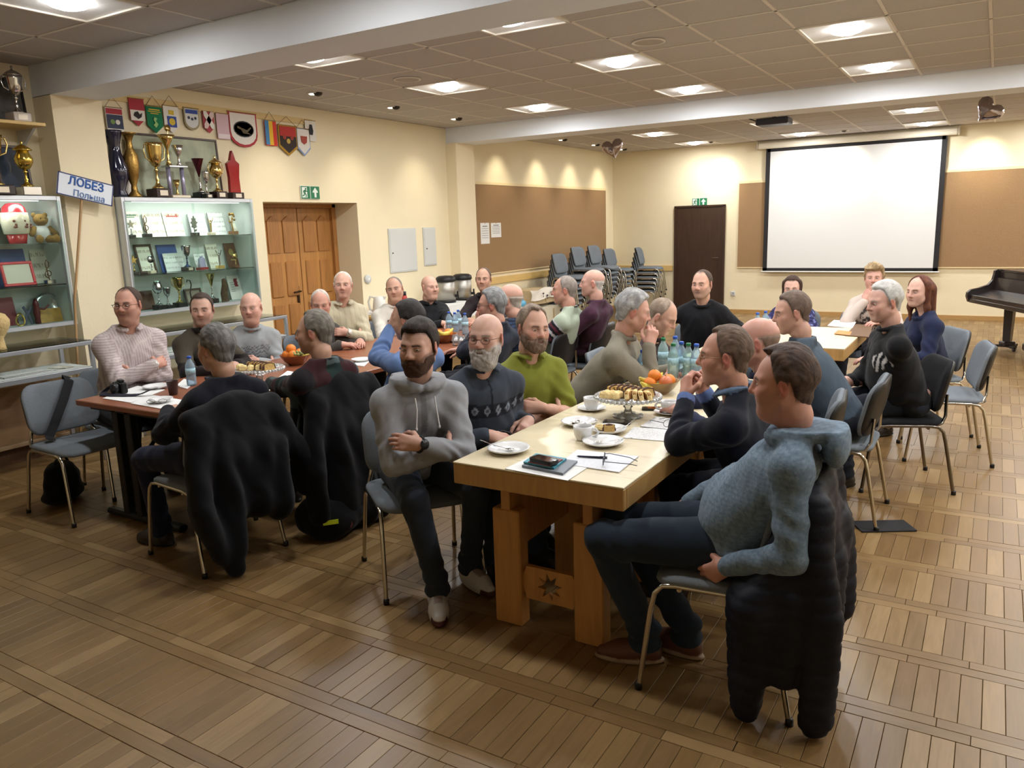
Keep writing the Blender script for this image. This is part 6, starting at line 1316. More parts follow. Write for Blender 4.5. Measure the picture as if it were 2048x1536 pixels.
# ---- hand: local frame y along the fingers, z out of the back of the hand, thumb towards s*x
def hand_mesh(s, h, curl, skin, elbow_l, fore, female=False, spread=0.0, thumbc=.5):
    lo = np.minimum((-.075, -.05, -.10), np.array(elbow_l)*fore-.05); hi = np.maximum((.075, .20, .07), np.array(elbow_l)*fore+.05)
    S = Sdf(lo, hi, h); k = .010
    S.cone((-.020, .03, 0), (-.026, .082, -.002), .0145, .0125, .02); S.cone((.018, .03, 0), (.024, .086, -.001), .0155, .013, .02)
    S.cone((0, .02, 0), (0, .088, 0), .0165, .0135, .02); S.cone((0, .0, 0), (0, .03, 0), .024, .02, .02)
    fl = [(.0285, .086, .070), (.0095, .092, .078), (-.0095, .088, .072), (-.0275, .080, .057)]
    nails = []
    for i, (fx, fy, L) in enumerate(fl):
        p = np.array((s*fx, fy, 0.)); a = 0.
        for j, (q, b) in enumerate(((.46, .55), (.30, .8), (.24, .55))):
            a -= curl[i if len(curl) > 1 else 0]*b*1.35
            d = np.array((s*spread*(1.5-i)*.12*(j == 0), math.cos(a), math.sin(a))); e = p+d*L*q
            S.cone(p, e, .0092-.0008*j, .0086-.0009*j, .006 if j == 0 else .003); p = e
    t = np.array((s*.026, .022, -.008)); d1 = unit((s*(.85-.5*thumbc), .75, -.35-.5*thumbc)); d2 = unit((s*(.45-.7*thumbc), .9, -.3-.4*thumbc)); d3 = unit((s*(.25-.8*thumbc), .9, -.3-.5*thumbc))
    for d, L, r in ((d1, .040, .0135), (d2, .032, .0108), (d3, .024, .0098)): S.cone(t, t+d*L, r, r*.9, .009); t = t+d*L
    el = np.array(elbow_l)
    S.cone((0, .005, 0), el*min(fore, .35), .026, .031, .02)
    if fore > .4: S.cone(el*.3, el*.75, .031, .043, .03); S.cone(el*.75, el, .043, .045, .03)
    V, Q = S.mesh(); sk = skinc(skin); red = LC((172, 106, 94))
    w_ = (.22*sstep(.06, .11, V[:, 1])+.12*(vnoise(V, 70, 2)*.5+.5))[:, None]
    return V, Q, (np.tile(sk, (len(V), 1))*(1-w_)+red*w_)

def ik(S, W, L1, L2, pole):
    d = W-S; D = np.linalg.norm(d); D2 = min(D, (L1+L2)*.995); u = d/D; W = S+u*D2
    a = (L1*L1-L2*L2+D2*D2)/(2*D2); hh = math.sqrt(max(L1*L1-a*a, 0)); pl = pole-(pole@u)*u
    return S+u*a+unit(pl)*hh, W

SKIN = lambda: vcmat('skin', .48, .06, 900, .35, sss=.12, var=.05)
HAIR = lambda: vcmat('hair', .62, .45, 650, .25, var=.35)
CLOTH = lambda: vcmat('cloth', .88, .30, 700, .15, var=.10, sheen=.08)
LEATH = lambda: vcmat('shoe_leather', .5, .15, 300, .4)
def join(parts):
    V = []; Q = []; C = []; o = 0
    for v, q, c in parts:
        V.append(v); Q.append(q+o); C.append(c); o += len(v)
    return np.concatenate(V), np.concatenate(Q), np.concatenate(C)

def arm_preset(name, side, fw, rt, shm, p):
    """wrist position, hand direction, back-of-hand normal, elbow pole, all in world axes; side +1 = right"""
    up = np.array((0, 0, 1.)); s = side; zs = shm[2]
    at = lambda r, f, z: shm*np.array((1, 1, 0))+rt*r+fw*f+up*z
    if name == 'cross_over': return at(-s*.060, .235, zs-.150), unit(-s*rt*.86+up*.10-fw*.55), unit(fw*.9+up*.3), unit(s*rt*1.0-up*.8-fw*.15)
    if name == 'cross_under': return at(-s*.070, .185, zs-.210), unit(-s*rt*.82+up*.05-fw*.65), unit(fw*.9-up*.2), unit(s*rt*1.0-up*.8-fw*.1)
    if name == 'table': return at(s*.11, .40, .785), unit(fw*.75-s*rt*.6), unit(up+s*rt*.25), unit(s*rt*.8-up*.7-fw*.3)
    if name == 'table_in': return at(s*.04, .36, .785), unit(fw*.25-s*rt*.95), unit(up*.9+fw*.4), unit(s*rt*.9-up*.6-fw*.2)
    if name == 'lap': return at(s*.09, .26, .665), unit(fw*.6-s*rt*.7-up*.15), unit(up*.8+fw*.3+s*rt*.3), unit(s*rt*.8-up*.6-fw*.5)
    if name == 'down': return at(s*.20, .16, .62), unit(fw*.8-up*.4), unit(s*rt*.6+up*.8), unit(s*rt*.5-fw*1)
    raise KeyError(name)

def person(key, label, head, hip, face, gaze_yaw=0., pitch=0., roll=0., **p):
    """head, hip: world points; face: world heading of the body in degrees (0 = +y, 90 = -x)"""
    p.setdefault('hair', None)
    head = np.array(head, float); hip = np.array(hip, float); up = np.array((0, 0, 1.))
    a = rad(face); fw = np.array((-math.sin(a), math.cos(a), 0)); rt = np.array((math.cos(a), math.sin(a), 0))
    hh = p.get('res', .006); hb = p.get('bres', .011); fem = p.get('female', 0); wd = p.get('w', 1.)
    root = thing('person', label, 'person', (hip[0], hip[1], 0)); org = np.array((hip[0], hip[1], 0))
    ya = rad(face+gaze_yaw); Rh = np.array(Matrix.Rotation(ya, 3, 'Z') @ Matrix.Rotation(rad(-pitch), 3, 'X') @ Matrix.Rotation(rad(roll), 3, 'Y'))
    hs = p.get('hs', 1.)
    neck = head-up*.165-fw*p.get('nb', .055); 
    if 'neck' in p: neck = neck+fw*p['neck'][1]+rt*p['neck'][0]+up*p['neck'][2]
    sw = (.158 if not fem else .135)*(.5+.5*wd)+.004
    tw = rad(p.get('twist', 0.)); fs = fw*math.cos(tw)-rt*math.sin(tw); rs = rt*math.cos(tw)+fw*math.sin(tw)
    shm = neck-up*p.get('sd', .092)+fs*.0
    sp = hip-shm; sp_u = unit(sp)
    chest = shm+sp*.28+fs*(.015); waist = shm+sp*.68+fs*(.012+.02*p.get('belly', 0)); 
    sh = {s: shm+s*rs*sw+up*p.get('shrug', {}).get(s, 0.) for s in (-1, 1)}
    # --- arms
    L1, L2 = (.285, .25) if not fem else (.265, .235)
    arms = {}
    for s, nm in ((1, p.get('R', 'table')), (-1, p.get('L', 'table'))):
        if isinstance(nm, str): W, hd, hn, pole = arm_preset(nm, s, fs, rs, shm, p)
        else:
            W, hd, hn, pole = (np.array(v, float) for v in nm)
        E, W = ik(sh[s], W, L1, L2, pole); arms[s] = (E, W, unit(hd), hn)
    # --- legs
    legs = {}
    kz = .515 if not fem else .49
    for s in (-1, 1):
        o = p.get('leg', {}).get(s, {})
        K = hip*np.array((1, 1, 0))+s*rt*(o.get('kr', .12))+fw*o.get('kf', .42)+up*o.get('kz', kz)
        A = hip*np.array((1, 1, 0))+s*rt*(o.get('ar', .13))+fw*o.get('af', .40)+up*o.get('az', .10)
        legs[s] = (hip+s*rt*.088+up*.0, K, A, unit(fw+s*rt*o.get('toe', .25)))
    # --- top (torso and sleeves)
    short = p.get('short', False)
    pts = [hip, shm, head]+[arms[s][i] for s in (-1, 1) for i in (0, 1)]+list(sh.values())
    lo = np.min(pts, 0)-np.array((.20, .20, .15)); hi = np.max(pts, 0)+.17; hi[2] = max(v[2] for v in [shm+up*.11]+[arms[s][i]+up*.09 for s in (-1, 1) for i in (0, 1)]); lo[2] = max(lo[2], hip[2]-.13)
    T = Sdf(lo, hi, hb)
    tz = unit(-sp); ty = unit(fs-(fs@tz)*tz); Mt = np.stack([np.cross(ty, tz), ty, tz], 1)
    by = p.get('belly', 0.)
    T.ell(hip-up*.015+fw*.015, (.172*wd, .125, .115), .06, np.stack([rt, fw, up], 1), 1)
    T.ell(waist, (.155*wd+.012*by, .112+.035*by, .165), .08, Mt, 1)
    if by: T.ell(waist+fs*.06+tz*.01, (.135*wd, .075+.045*by, .13), .07, Mt, 1)
    T.ell(chest, ((.170 if not fem else .145)*wd, .112*(.6+.4*wd)+.012*by, .175), .07, Mt, 1)
    if fem:
        for s in (-1, 1): T.ell(chest+fs*.095-tz*.015+s*rs*.065, (.06, .05, .06), .05, Mt, 1)
    T.cone(sh[-1]-up*.012, sh[1]-up*.012, .058, .058, .06, 1)
    ct = p.get('collar', 'crew')
    for s in (-1, 1):
        T.cone(neck+up*.012-fs*.012+s*rs*.035, sh[s]+up*.010, .044, .047, .045, 1)
        E, W, hd, hn = arms[s]; slv = p.get('sleeve', .010)
        T.cone(sh[s]-up*.004, sh[s]+(E-sh[s])*.97 if not short else sh[s]+(E-sh[s])*.72, .055+slv*.8+.006*(wd-1), .047+slv+(.008 if short else 0), .035, 2 if s > 0 else 3)
        if not short:
            up_w = .06 if p.get('cuffup') else 0.
            wr = W-unit(W-E)*(.012+up_w)
            T.cone(E, wr, .046+slv, .031+slv*.9, .02, 4 if s > 0 else 5)
    nk = np.stack([rs, fs, up], 1); cz = p.get('cz', .035)
    if ct in ('polo', 'shirt', 'stand'):
        n = 14; rr = .072 if ct != 'stand' else .070
        for i in range(n):
            g0, g1 = (rad(28+304*j/n) for j in (i, i+1)); q = [neck+fs*(.012+math.cos(g)*rr)+rs*math.sin(g)*rr*1.0+up*(cz-.012-.028*math.cos(g)) for g in (g0, g1)]
            T.cone(q[0], q[1], .012 if ct != 'stand' else .014, .012 if ct != 'stand' else .014, .008, 6)
            if ct == 'stand': T.cone(q[0]+up*.022, q[1]+up*.022, .009, .009, .012, 6)
            else: T.cone(q[0]+unit(q[0]-neck)*.018-up*.012, q[1]+unit(q[1]-neck)*.018-up*.012, .007, .007, .010, 6)
    elif ct == 'crew':
        n = 14
        for i in range(n):
            g0, g1 = (2*pi*j/n for j in (i, i+1)); q = [neck+fs*(.01+math.cos(g)*.068)+rs*math.sin(g)*.068+up*(cz-.022-.022*math.cos(g)) for g in (g0, g1)]
            T.cone(q[0], q[1], .011, .011, .012, 6)
    elif ct == 'hood':
        n = 16
        for i in range(n):
            g0, g1 = (rad(14+332*j/n) for j in (i, i+1))
            q = []
            for g in (g0, g1):
                b = .5-.5*math.cos(g); q.append((neck+fs*(.012-.012*b+math.cos(g)*(.080+.012*b))+rs*math.sin(g)*(.088+.012*b)+up*(-.020+.048*b), .020+.018*b))
            T.cone(q[0][0], q[1][0], q[0][1], q[1][1], .018, 6)
        T.ell(neck-fs*.125-up*.03, (.115, .045, .085), .03, nk, 6); T.ell(neck-fs*.10+up*.035, (.08, .035, .04), .025, nk, 6)
    T.cone(neck+fs*.012+up*.03, neck+fs*.004+up*.14, .052, .058, .012, 0, op=1)
    V, Q = T.mesh(); ids = T.ids(V); N = normals(V, Q)
    # folds: wrinkles near elbows, armpits and belly
    fold = np.zeros(len(V)); fa = p.get('fold', .009)
    for s in (-1, 1):
        E, W = arms[s][:2]; dE = np.linalg.norm(V-E, axis=1); axd = (V-E)@unit(W-sh[s])
        fold += np.exp(-(dE/.12)**2)*np.sin(axd*95+3*vnoise(V, 12, 3))*.9*sstep(-.03, .04, (V-E)@unit(unit(sh[s]-E)+unit(W-E)))
        dS = np.linalg.norm(V-(sh[s]-s*rs*.03-up*.10+fs*.05), axis=1); fold += np.exp(-(dS/.10)**2)*np.sin(((V-sh[s])@unit(s*rs+up*.6-fs*.3))*85+2*vnoise(V, 9, 4))*.55
    zz = V[:, 2]; low = sstep(shm[2]-.22, shm[2]-.40, zz)*(ids == 1)
    fold += low*np.sin(zz*70+3.2*vnoise(V*np.array([1, 1, .5]), 9, 6))*.8+.6*vnoise(V, 14, 7)*(ids < 6)
    V = V+N*(fold*fa)[:, None]
    lc = np.stack([(V-shm)@rs, (V-shm)@fs, V[:, 2]-shm[2]], 1)
    arm_t = np.zeros(len(V))
    for s, (i0, i1) in ((1, (2, 4)), (-1, (3, 5))):
        E, W = arms[s][:2]
        for i, (A, B, o) in ((i0, (sh[s], E, 0.)), (i1, (E, W, 1.))):
            mk = ids == i; arm_t[mk] = o+((V[mk]-A)@(B-A))/((B-A)@(B-A))
    col = p['top'](lc, ids, arm_t, V) if callable(p['top']) else np.tile(LC(p['top']), (len(V), 1))
    col = col*(1+.05*vnoise(V, 25, 11))[:, None]
    me = np_mesh('top', V-org, Q, [CLOTH()], col=col); tn = p.get('topname', 'sweater'); link_mesh(tn, me, root)
    # --- vest / placket extras are added by the caller through root
    # --- skin: head, neck, hands in one mesh
    neck_l = Rh.T@(neck-head)/hs
    hv, hq, hc = head_mesh(p, hh/hs, neck_l); parts = [((Rh@(hv*hs).T).T+head-org, hq, hc)]
    for s in (-1, 1):
        E, W, hd, hn = arms[s]
        if p.get('hide', {}).get(s): continue
        z_ = unit(hn-(hn@hd)*hd); x_ = np.cross(hd, z_); Mh = np.stack([x_, hd, z_], 1); el = Mh.T@(E-W)
        hsn = -1 if s > 0 else 1
        fore = 1.08 if short else .30+(.25 if p.get('cuffup') else 0)
        v, q, c = hand_mesh(hsn, p.get('hres', .005), p.get('curl', {}).get(s, (.35,)), p, el, fore, fem, p.get('spread', {}).get(s, .3), p.get('thumb', {}).get(s, .5))
        parts.append(((Mh@(v*(.92 if fem else 1.02)).T).T+W-org, q, c))
        if short:
            B = Sdf(np.minimum(E, sh[s])-.07, np.maximum(E, sh[s])+.07, hb); B.cone(sh[s]+(E-sh[s])*.55, E, .047, .043, .01)
            v, q = B.mesh(); parts.append((v-org, q, np.tile(skinc(p), (len(v), 1))))
    I = Sdf(np.min(pts+[legs[s][i] for s in legs for i in (1, 2)], 0)-.1, np.max(pts+[legs[s][i] for s in legs for i in (1, 2)], 0)+.1, .026)
    I.ell(hip, (.13*wd, .09, .08), .05); I.ell(waist, (.11*wd, .08, .12), .06, Mt); I.ell(chest, (.12, .07, .13), .06, Mt); I.cone(shm-up*.02, neck-up*.01, .042, .036, .03); I.cone(sh[-1]-up*.02, sh[1]-up*.02, .032, .032, .04)
    for s in (-1, 1):
        E, W = arms[s][:2]; I.cone(sh[s], E, .036, .03, .02); I.cone(E, W-unit(W-E)*.01, .03, .024, .02)
        I.cone(legs[s][0], legs[s][1], .05, .042, .03); I.cone(legs[s][1], legs[s][2], .042, .034, .02)
    v, q = I.mesh(); base = v-org; nb_ = sum(len(k[0]) for k in parts); links = []; o = 0; anchors = [shm-org]+[(E if short else W+(E-W)*.3)-org for s, (E, W, hd, hn) in ((q, arms[q]) for q in (-1, 1)) if not p.get('hide', {}).get(s) for E in ([E, E] if short else [E])]
    for k in parts:     # the head, the hands and the trunk under the clothes are stitched into one skin
        an = anchors[len(links)]
        i0 = int(np.argmin(((k[0]-an)**2).sum(1))); j0 = int(np.argmin(((base-an)**2).sum(1)))
        qi = k[1][(k[1] == i0).any(1)][0]; qj = q[(q == j0).any(1)][0]; i1 = int([t for t in qi if t != i0][0]); j1 = int([t for t in qj if t != j0][0])
        links.append((o+i0, o+i1, nb_+j1, nb_+j0)); o += len(k[0])
    parts.append((base, q, np.tile(skinc(p), (len(base), 1))))
    V, Q, C_ = join(parts); Q = np.concatenate([Q, np.array(links)]); link_mesh('body', np_mesh('body', V, Q, [SKIN()], col=C_), root)
    for nm, fnm in (('hair', hair_mesh), ('beard', beard_mesh)):
        r_ = fnm(p, hh/hs)
        if r_ is not None:
            link_mesh(p.get(nm+'name', nm), np_mesh(nm, (Rh@(r_[0]*hs).T).T+head-org, r_[1], [HAIR()], col=r_[2]), root)
    # --- trousers
    lr = p.get('legw', 1.); pts = [hip]+[v for s in legs for v in legs[s][:3]]
    G = Sdf(np.min(pts, 0)-.19, np.max(pts, 0)+np.array((.19, .19, .12)), hb*1.15)
    G.ell(hip-up*.03+fw*.01, (.172*wd, .125, .095), .05, np.stack([rt, fw, up], 1), 1)
    for s in (-1, 1):
        Hj, K, A, td = legs[s]
        G.cone(Hj+fw*.02, K, .092*lr*(.6+.4*wd), .066*lr, .04, 2); G.cone(K, A+up*.02, .064*lr, .052*lr, .025, 3)
        G.cone(A+up*.03, A-up*.015, .054*lr, .056*lr, .02, 3)
    V, Q = G.mesh(); N = normals(V, Q); fo = np.zeros(len(V))
    for s in (-1, 1):
        K, A = legs[s][1:3]; d = np.linalg.norm(V-K, axis=1); fo += np.exp(-(d/.13)**2)*np.sin(((V-K)@unit(fw-up*.4))*80+3*vnoise(V, 10, 3))*.7
        d = np.linalg.norm(V-A, axis=1); fo += np.exp(-(d/.12)**2)*np.sin(V[:, 2]*95+2*vnoise(V, 12, 5))
    V = V+N*((fo+.5*vnoise(V, 13, 2))*.007)[:, None]
    c = LC(p.get('legs', (34, 36, 42))); cc = np.tile(c, (len(V), 1))*(1+.12*vnoise(V, 9, 12))[:, None]
    link_mesh(p.get('legname', 'trousers'), np_mesh('trousers', V-org, Q, [CLOTH()], col=cc), root)
    # --- shoes
    if p.get('shoes', True):
        for s in (-1, 1):
            Hj, K, A, td = legs[s]; sd = np.array((td[1], -td[0], 0)); B = A*np.array((1, 1, 0))+up*(A[2]-.10)
            h_ = p.get('sres', .010); Sh = Sdf(B+td*.07-np.array((.19, .19, .005)), B+td*.07+np.array((.19, .19, .17)), h_)
            M_ = np.stack([sd, td, up], 1)
            Sh.cone(B-td*.03+up*.040, B+td*.10+up*.035, .038, .040, .02, 1); Sh.cone(B+td*.10+up*.036, B+td*.165+up*.028, .042, .028, .03, 1)
            Sh.cone(B+up*.06-td*.01, B+td*.06+up*.05, .042, .034, .03, 1)
            if p.get('hightop'): Sh.cone(B-td*.012+up*.05, B-td*.012+up*.125, .043, .046, .02, 1)
            Sh.ell(B+td*.06+up*.012, (.048, .142, .020), .006, M_, 2)
            v, q = Sh.mesh(); v[:, 2] = np.maximum(v[:, 2], B[2]+.002); i_ = Sh.ids(v)
            c = np.where((v[:, 2]-B[2] < .026)[:, None], LC(p.get('sole', (30, 26, 24))), LC(p.get('shoec', (38, 30, 26))))
            if p.get('hightop'):
                f_ = (v-B)@td; c = np.where(((np.abs((v-B)@sd) < .020) & (f_ > .03) & (f_ < .115) & (v[:, 2]-B[2] > .05))[:, None], LC((150, 135, 130)), c)
                c = np.where(((f_ > .14) & (v[:, 2]-B[2] < .03))[:, None], LC((70, 22, 26)), c)
            link_mesh('shoe', np_mesh('shoe', v-org, q, [LEATH()], col=c), root)
    # --- spectacles
    if p.get('specs'):
        sc, tint = p['specs']; g = MB(); fx = lambda x, y, z: tuple(Rh@(np.array((x, y, z))*hs)+head-org)
        for sx in (-1, 1):
            lens = [(sx*.033+.0235*math.cos(t)*(1 if abs(math.cos(t)) < .8 else .97), .097-.10*abs(.033*0+.0235*math.cos(t)*sx*.5), .000+.0165*math.sin(t)) for t in np.linspace(0, 2*pi, 16, endpoint=False)]
            g.tube([fx(*q) for q in lens], .0013, 6, closed=True)
            g.tube([fx(sx*.056, .094, .006), fx(sx*.074, .075, .007), fx(sx*.080, .0, .004), fx(sx*.080, -.018, -.008)], .0014, 6)
        g.tube([fx(-.0095, .099, .004), fx(0, .1015, .007), fx(.0095, .099, .004)], .0013, 6)
        go = g.build('glasses', mat('spec_frame_%d_%d_%d' % sc, sc, .3, .6), root)
        for sx in (-1, 1):
            l = MB(); ring = [fx(sx*.033+.0225*math.cos(t), .0965, .0155*math.sin(t)) for t in np.linspace(0, 2*pi, 16, endpoint=False)]
            l.add(ring, [tuple(range(16))]); l.build('lens', clear_glass('spec_glass', (240, 240, 240), .03, 1.35), go)
    PEOPLE[key] = dict(root=root, org=org, sh=sh, arms=arms, legs=legs, neck=neck, shm=shm, fw=fw, rt=rt, fs=fs, rs=rs, head=head, Rh=Rh, chest=chest, hip=hip)
    return root
PEOPLE = {}
# ------------------------------------------------------------------ the people at the tables
def hp(x, y, **k): return px_at(x, y, **k)
def plain(c): return c
def bands(base, items):
    """colour bands by height below the shoulder line on the trunk"""
    def fn(lc, ids, t, V):
        c = np.tile(LC(base), (len(lc), 1)); tr = (ids == 1)
        for z0, z1, cc in items: c[tr & (lc[:, 2] < z0) & (lc[:, 2] > z1)] = LC(cc)
        return c
    return fn
def seat_of(key, kind_='grey', label='', dx=0., face=None, fab=None, off=.06):
    P_ = PEOPLE[key]; h_ = P_['hip']-P_['fw']*(-off); f_ = math.degrees(math.atan2(-P_['fw'][0], P_['fw'][1])) if face is None else face
    return chair(label, h_[0], h_[1], f_, kind_)
HZ = .565
GREYH = dict(c=(120, 116, 112), c2=(160, 156, 150))
S_RUD, S_PALE, S_TAN = (190, 132, 110), (206, 164, 142), (186, 138, 112)
def pinstripe(lc, ids, t, V):
    u = lc[:, 0].copy(); v = V[:, 2].copy()
    arm = (ids >= 2) & (ids <= 5); u[arm] = v[arm]*1.0
    s_ = sstep(-.1, .5, np.sin(u*2*pi/.017))[:, None]; s_ = s_*.55
    return LC((196, 184, 182))*(1-s_)+LC((134, 116, 122))*s_
person('A', 'man in a pinstriped shirt with glasses and folded arms, left before the showcases', hp(256, 609, X=-5.02), (-5.17, 3.18, HZ), -102, -150+102, 2, 0,
    R='cross_over', L='cross_under', top=pinstripe, topname='shirt', collar='shirt', hair=dict(c=(66, 52, 44), t=.004, line='recede', rough=.1), skin=S_RUD, specs=((70, 60, 55), 0), brow=(80, 64, 52), stubble=.2, w=1.15, fat=.6, belly=.5, res=.005, bres=.009, legs=(40, 42, 50), gaze=(10, 0), iris=(60, 70, 80))
person('B', 'man with short dark hair in a dark olive jacket, second along the left side', hp(404, 618, X=-5.0), (-5.14, 3.98, HZ), -95, -138+95, 6, 0,
    R='table', L='table_in', top=lambda lc, ids, t, V: np.where(((lc[:, 2] > -.10) & (ids < 6))[:, None], LC((66, 60, 50)), np.where((ids == 6)[:, None], LC((30, 26, 24)), LC((32, 27, 26)))), topname='jacket', collar='stand', hair=dict(c=(62, 50, 42), t=.006, line='full', front=.006, rough=.2), skin=(192, 146, 124), brow=(72, 58, 48), stubble=.35, gaze=(-6, 4), bres=.011, legs=(30, 30, 34))
def c_top(lc, ids, t, V):
    c = np.tile(LC((142, 146, 148)), (len(lc), 1)); m_ = (ids == 1) & (lc[:, 1] > 0) & (np.abs(np.sin((lc[:, 2]+.03*np.sin(lc[:, 0]*40))*2*pi/.035)) > .8) & (lc[:, 2] < -.04) & (lc[:, 2] > -.17); c[m_] = LC((86, 88, 92)); return c
person('C', 'bald man in a light grey patterned sweater with folded arms, third on the left', hp(502, 615, X=-5.0), (-5.15, 4.42, HZ), -108, -146+108, 4, 4,
    R='cross_under', L='cross_over', top=c_top, hair=dict(c=(176, 160, 146), t=.003, bald=.0, rough=.1), skin=(204, 152, 132), brow=(150, 130, 116), browk=.5, fat=.5, w=1.08, gaze=(8, 0), legs=(40, 40, 44))
person('D', 'old man with thin white hair in a dark grey jacket behind the plaid sweater', hp(641, 607, X=-4.98), (-5.12, 5.0, HZ-.02), -95, -138+95, 14, 0,
    R='table', L='table', top=(70, 66, 62), topname='jacket', collar='stand', hair=dict(c=(190, 180, 170), t=.005, line='high', rough=.3), skin=S_RUD, red=.5, brow=(150, 134, 120), fat=.4, legs=(50, 48, 46), gaze=(0, -8))
def e_top(lc, ids, t, V):
    s_ = (sstep(.6, .95, np.sin(lc[:, 0]*2*pi/.05))*(ids < 6)*.25)[:, None]; return LC((186, 178, 152))*(1-s_)+LC((120, 112, 92))*s_
person('E', 'tall old man in a beige zip jacket with folded arms before the wooden door', hp(686, 570, X=-4.98), (-5.12, 5.42, HZ+.02), -115, -142+115, 0, 0,
    R='cross_under', L='cross_over', top=e_top, topname='jacket', collar='shirt', hair=dict(c=(206, 198, 186), t=.005, line='high', rough=.2), skin=(200, 150, 128), brow=(120, 100, 84), red=.4, legs=(70, 66, 58), gaze=(0, 0), w=1.05)
person('F', 'balding man in a white sweater with dark chest stripes, near the kettle', hp(789, 578, X=-4.98), (-5.1, 6.02, HZ), -110, -150+110, 2, 8,
    R='table', L='table', top=bands((206, 200, 190), ((-.03, -.06, (44, 44, 54)), (-.08, -.095, (44, 44, 54)), (-.115, -.15, (44, 44, 54)))), collar='crew', hair=dict(c=(120, 112, 104), t=.003, line='high', rough=.1), skin=S_TAN, fat=.6, brow=(90, 80, 70), legs=(44, 44, 50))
person('G', 'bald man in a black shirt turned to his left, before the urns', hp(860, 574, X=-4.98), (-5.02, 6.62, HZ), -110, -112+110, 2, 0,
    R='table', L=((-4.55, 6.30, .785), (.5, -.7, 0), (0, 0, 1), (.3, .4, -.8)), top=(26, 27, 30), topname='shirt', collar='polo', hair=dict(c=(196, 172, 150), t=.002, bald=.0, rough=.1), skin=(206, 156, 134), brow=(170, 140, 120), browk=.4, fat=.5, w=1.15, belly=.4, legs=(30, 30, 34))
def h_top(lc, ids, t, V):
    c = np.tile(LC((46, 40, 42)), (len(lc), 1)); c[(np.abs(lc[:, 2]+.15+.06*lc[:, 0]) < .005) | (np.abs(lc[:, 2]+.20) < .004)] = LC((150, 140, 140)); return c
person('H', 'man in a dark polo with thin light lines at the end of the brown tables', hp(967, 558, Y=6.92), (-4.22, 7.0, HZ), -172, -158+172, 2, 0,
    R='table_in', L='table', top=h_top, topname='polo_shirt', collar='polo', short=True, hair=dict(c=(92, 76, 64), t=.004, line='high', rough=.1), skin=S_TAN, brow=(90, 72, 60), legs=(34, 34, 40))
person('I', 'grey-haired man in a dark navy sweater, back turned at the near brown table', hp(432, 696, X=-3.45), (-3.52, 2.64, HZ), 84, 92-84, 6, 0,
    R='table', L='table', top=lambda lc, ids, t, V: np.where((ids == 6)[:, None], LC((112, 114, 130)), LC((20, 21, 30))), collar='shirt', cz=.05, hair=dict(c=(96, 94, 92), c2=(140, 138, 136), t=.010, top=.006, line='full', rough=.25), skin=S_TAN, brow=(110, 104, 98), legs=(30, 34, 56), w=1.1, res=.005, bres=.009, leg={-1: dict(kr=.16), 1: dict(kr=.14)})
def j_top(lc, ids, t, V):
    c = np.tile(LC((52, 24, 28)), (len(lc), 1)); u = np.floor((lc[:, 0]+lc[:, 1]*.6+.5)/.11)+np.floor((lc[:, 2]+1.0)/.12)*2
    c[(u % 5) == 0] = LC((22, 40, 38)); c[(u % 5) == 2] = LC((78, 92, 92)); c[(u % 5) == 3] = LC((26, 22, 26)); c[ids == 6] = LC((20, 22, 22)); 
    c[(lc[:, 2] < -.30) & (ids < 2)] = LC((26, 22, 24)); return c
person('J', 'grey-haired man in a patchwork plaid sweater leaning on the brown table', hp(628, 664, X=-3.28), (-3.42, 3.30, HZ), 88, 118-88, 4, 0,
    R='table', L=((-3.98, 3.36, .785), (-.9, .35, -.05), (0, .1, 1), (.25, -.2, -1.)), top=j_top, collar='crew', hair=dict(c=(104, 98, 90), c2=(140, 132, 122), t=.009, top=.004, line='recede', rough=.25), skin=S_TAN, brow=(96, 88, 80), legs=(24, 24, 28), w=1.12, res=.005, bres=.009, red=.4)
person('K', 'dark-haired man in a light blue shirt shading his face with one hand', hp(816, 640, X=-3.12), (-3.34, 3.98, HZ), 88, 104-88, 8, 0,
    L=(hp(783, 655, X=-3.36), (.15, .15, .95), (-.7, -.7, .2), (-.2, -.7, -.7)), R=((-4.05, 4.52, .785), (-.9, .3, -.1), (0, 0, 1), (.2, .6, -.8)), top=(98, 122, 166), topname='shirt', collar='shirt', hair=dict(c=(40, 36, 36), c2=(60, 54, 52), t=.010, top=.006, line='full', rough=.2), skin=S_TAN, brow=(44, 38, 36), legs=(30, 32, 40), bres=.010, w=1.05, curl={-1: (.2,)})
person('L', 'grey-haired man with glasses in a dark blue jacket, profile beside the far bottles', hp(983, 610, X=-3.15), (-3.32, 4.95, HZ), 92, 116-92, 4, 0,
    L=(hp(958, 652, X=-3.32), (-.2, .1, .95), (-.8, -.5, .2), (-.1, -.7, -.7)), R='table', top=(38, 42, 54), topname='jacket', collar='crew', hair=dict(c=(116, 116, 116), c2=(150, 150, 150), t=.010, top=.006, line='full', rough=.25), skin=S_RUD, red=.5, specs=((90, 60, 60), 0), brow=(120, 116, 110), legs=(30, 30, 36), curl={-1: (.6,)})
person('M', 'bald man in a blue striped shirt mostly hidden behind the grey-haired profile', hp(1019, 598, X=-3.22), (-3.38, 5.50, HZ-.02), 92, 98-92, 4, 0,
    R='table', L='table', top=lambda lc, ids, t, V: np.where((np.sin(V[:, 2]*2*pi/.024) > .2)[:, None], LC((42, 58, 86)), LC((20, 26, 40))), topname='shirt', collar='crew', hair=dict(c=(180, 168, 156), t=.004, bald=.02, rough=.2), skin=(204, 150, 130), brow=(150, 130, 116), legs=(30, 30, 36))
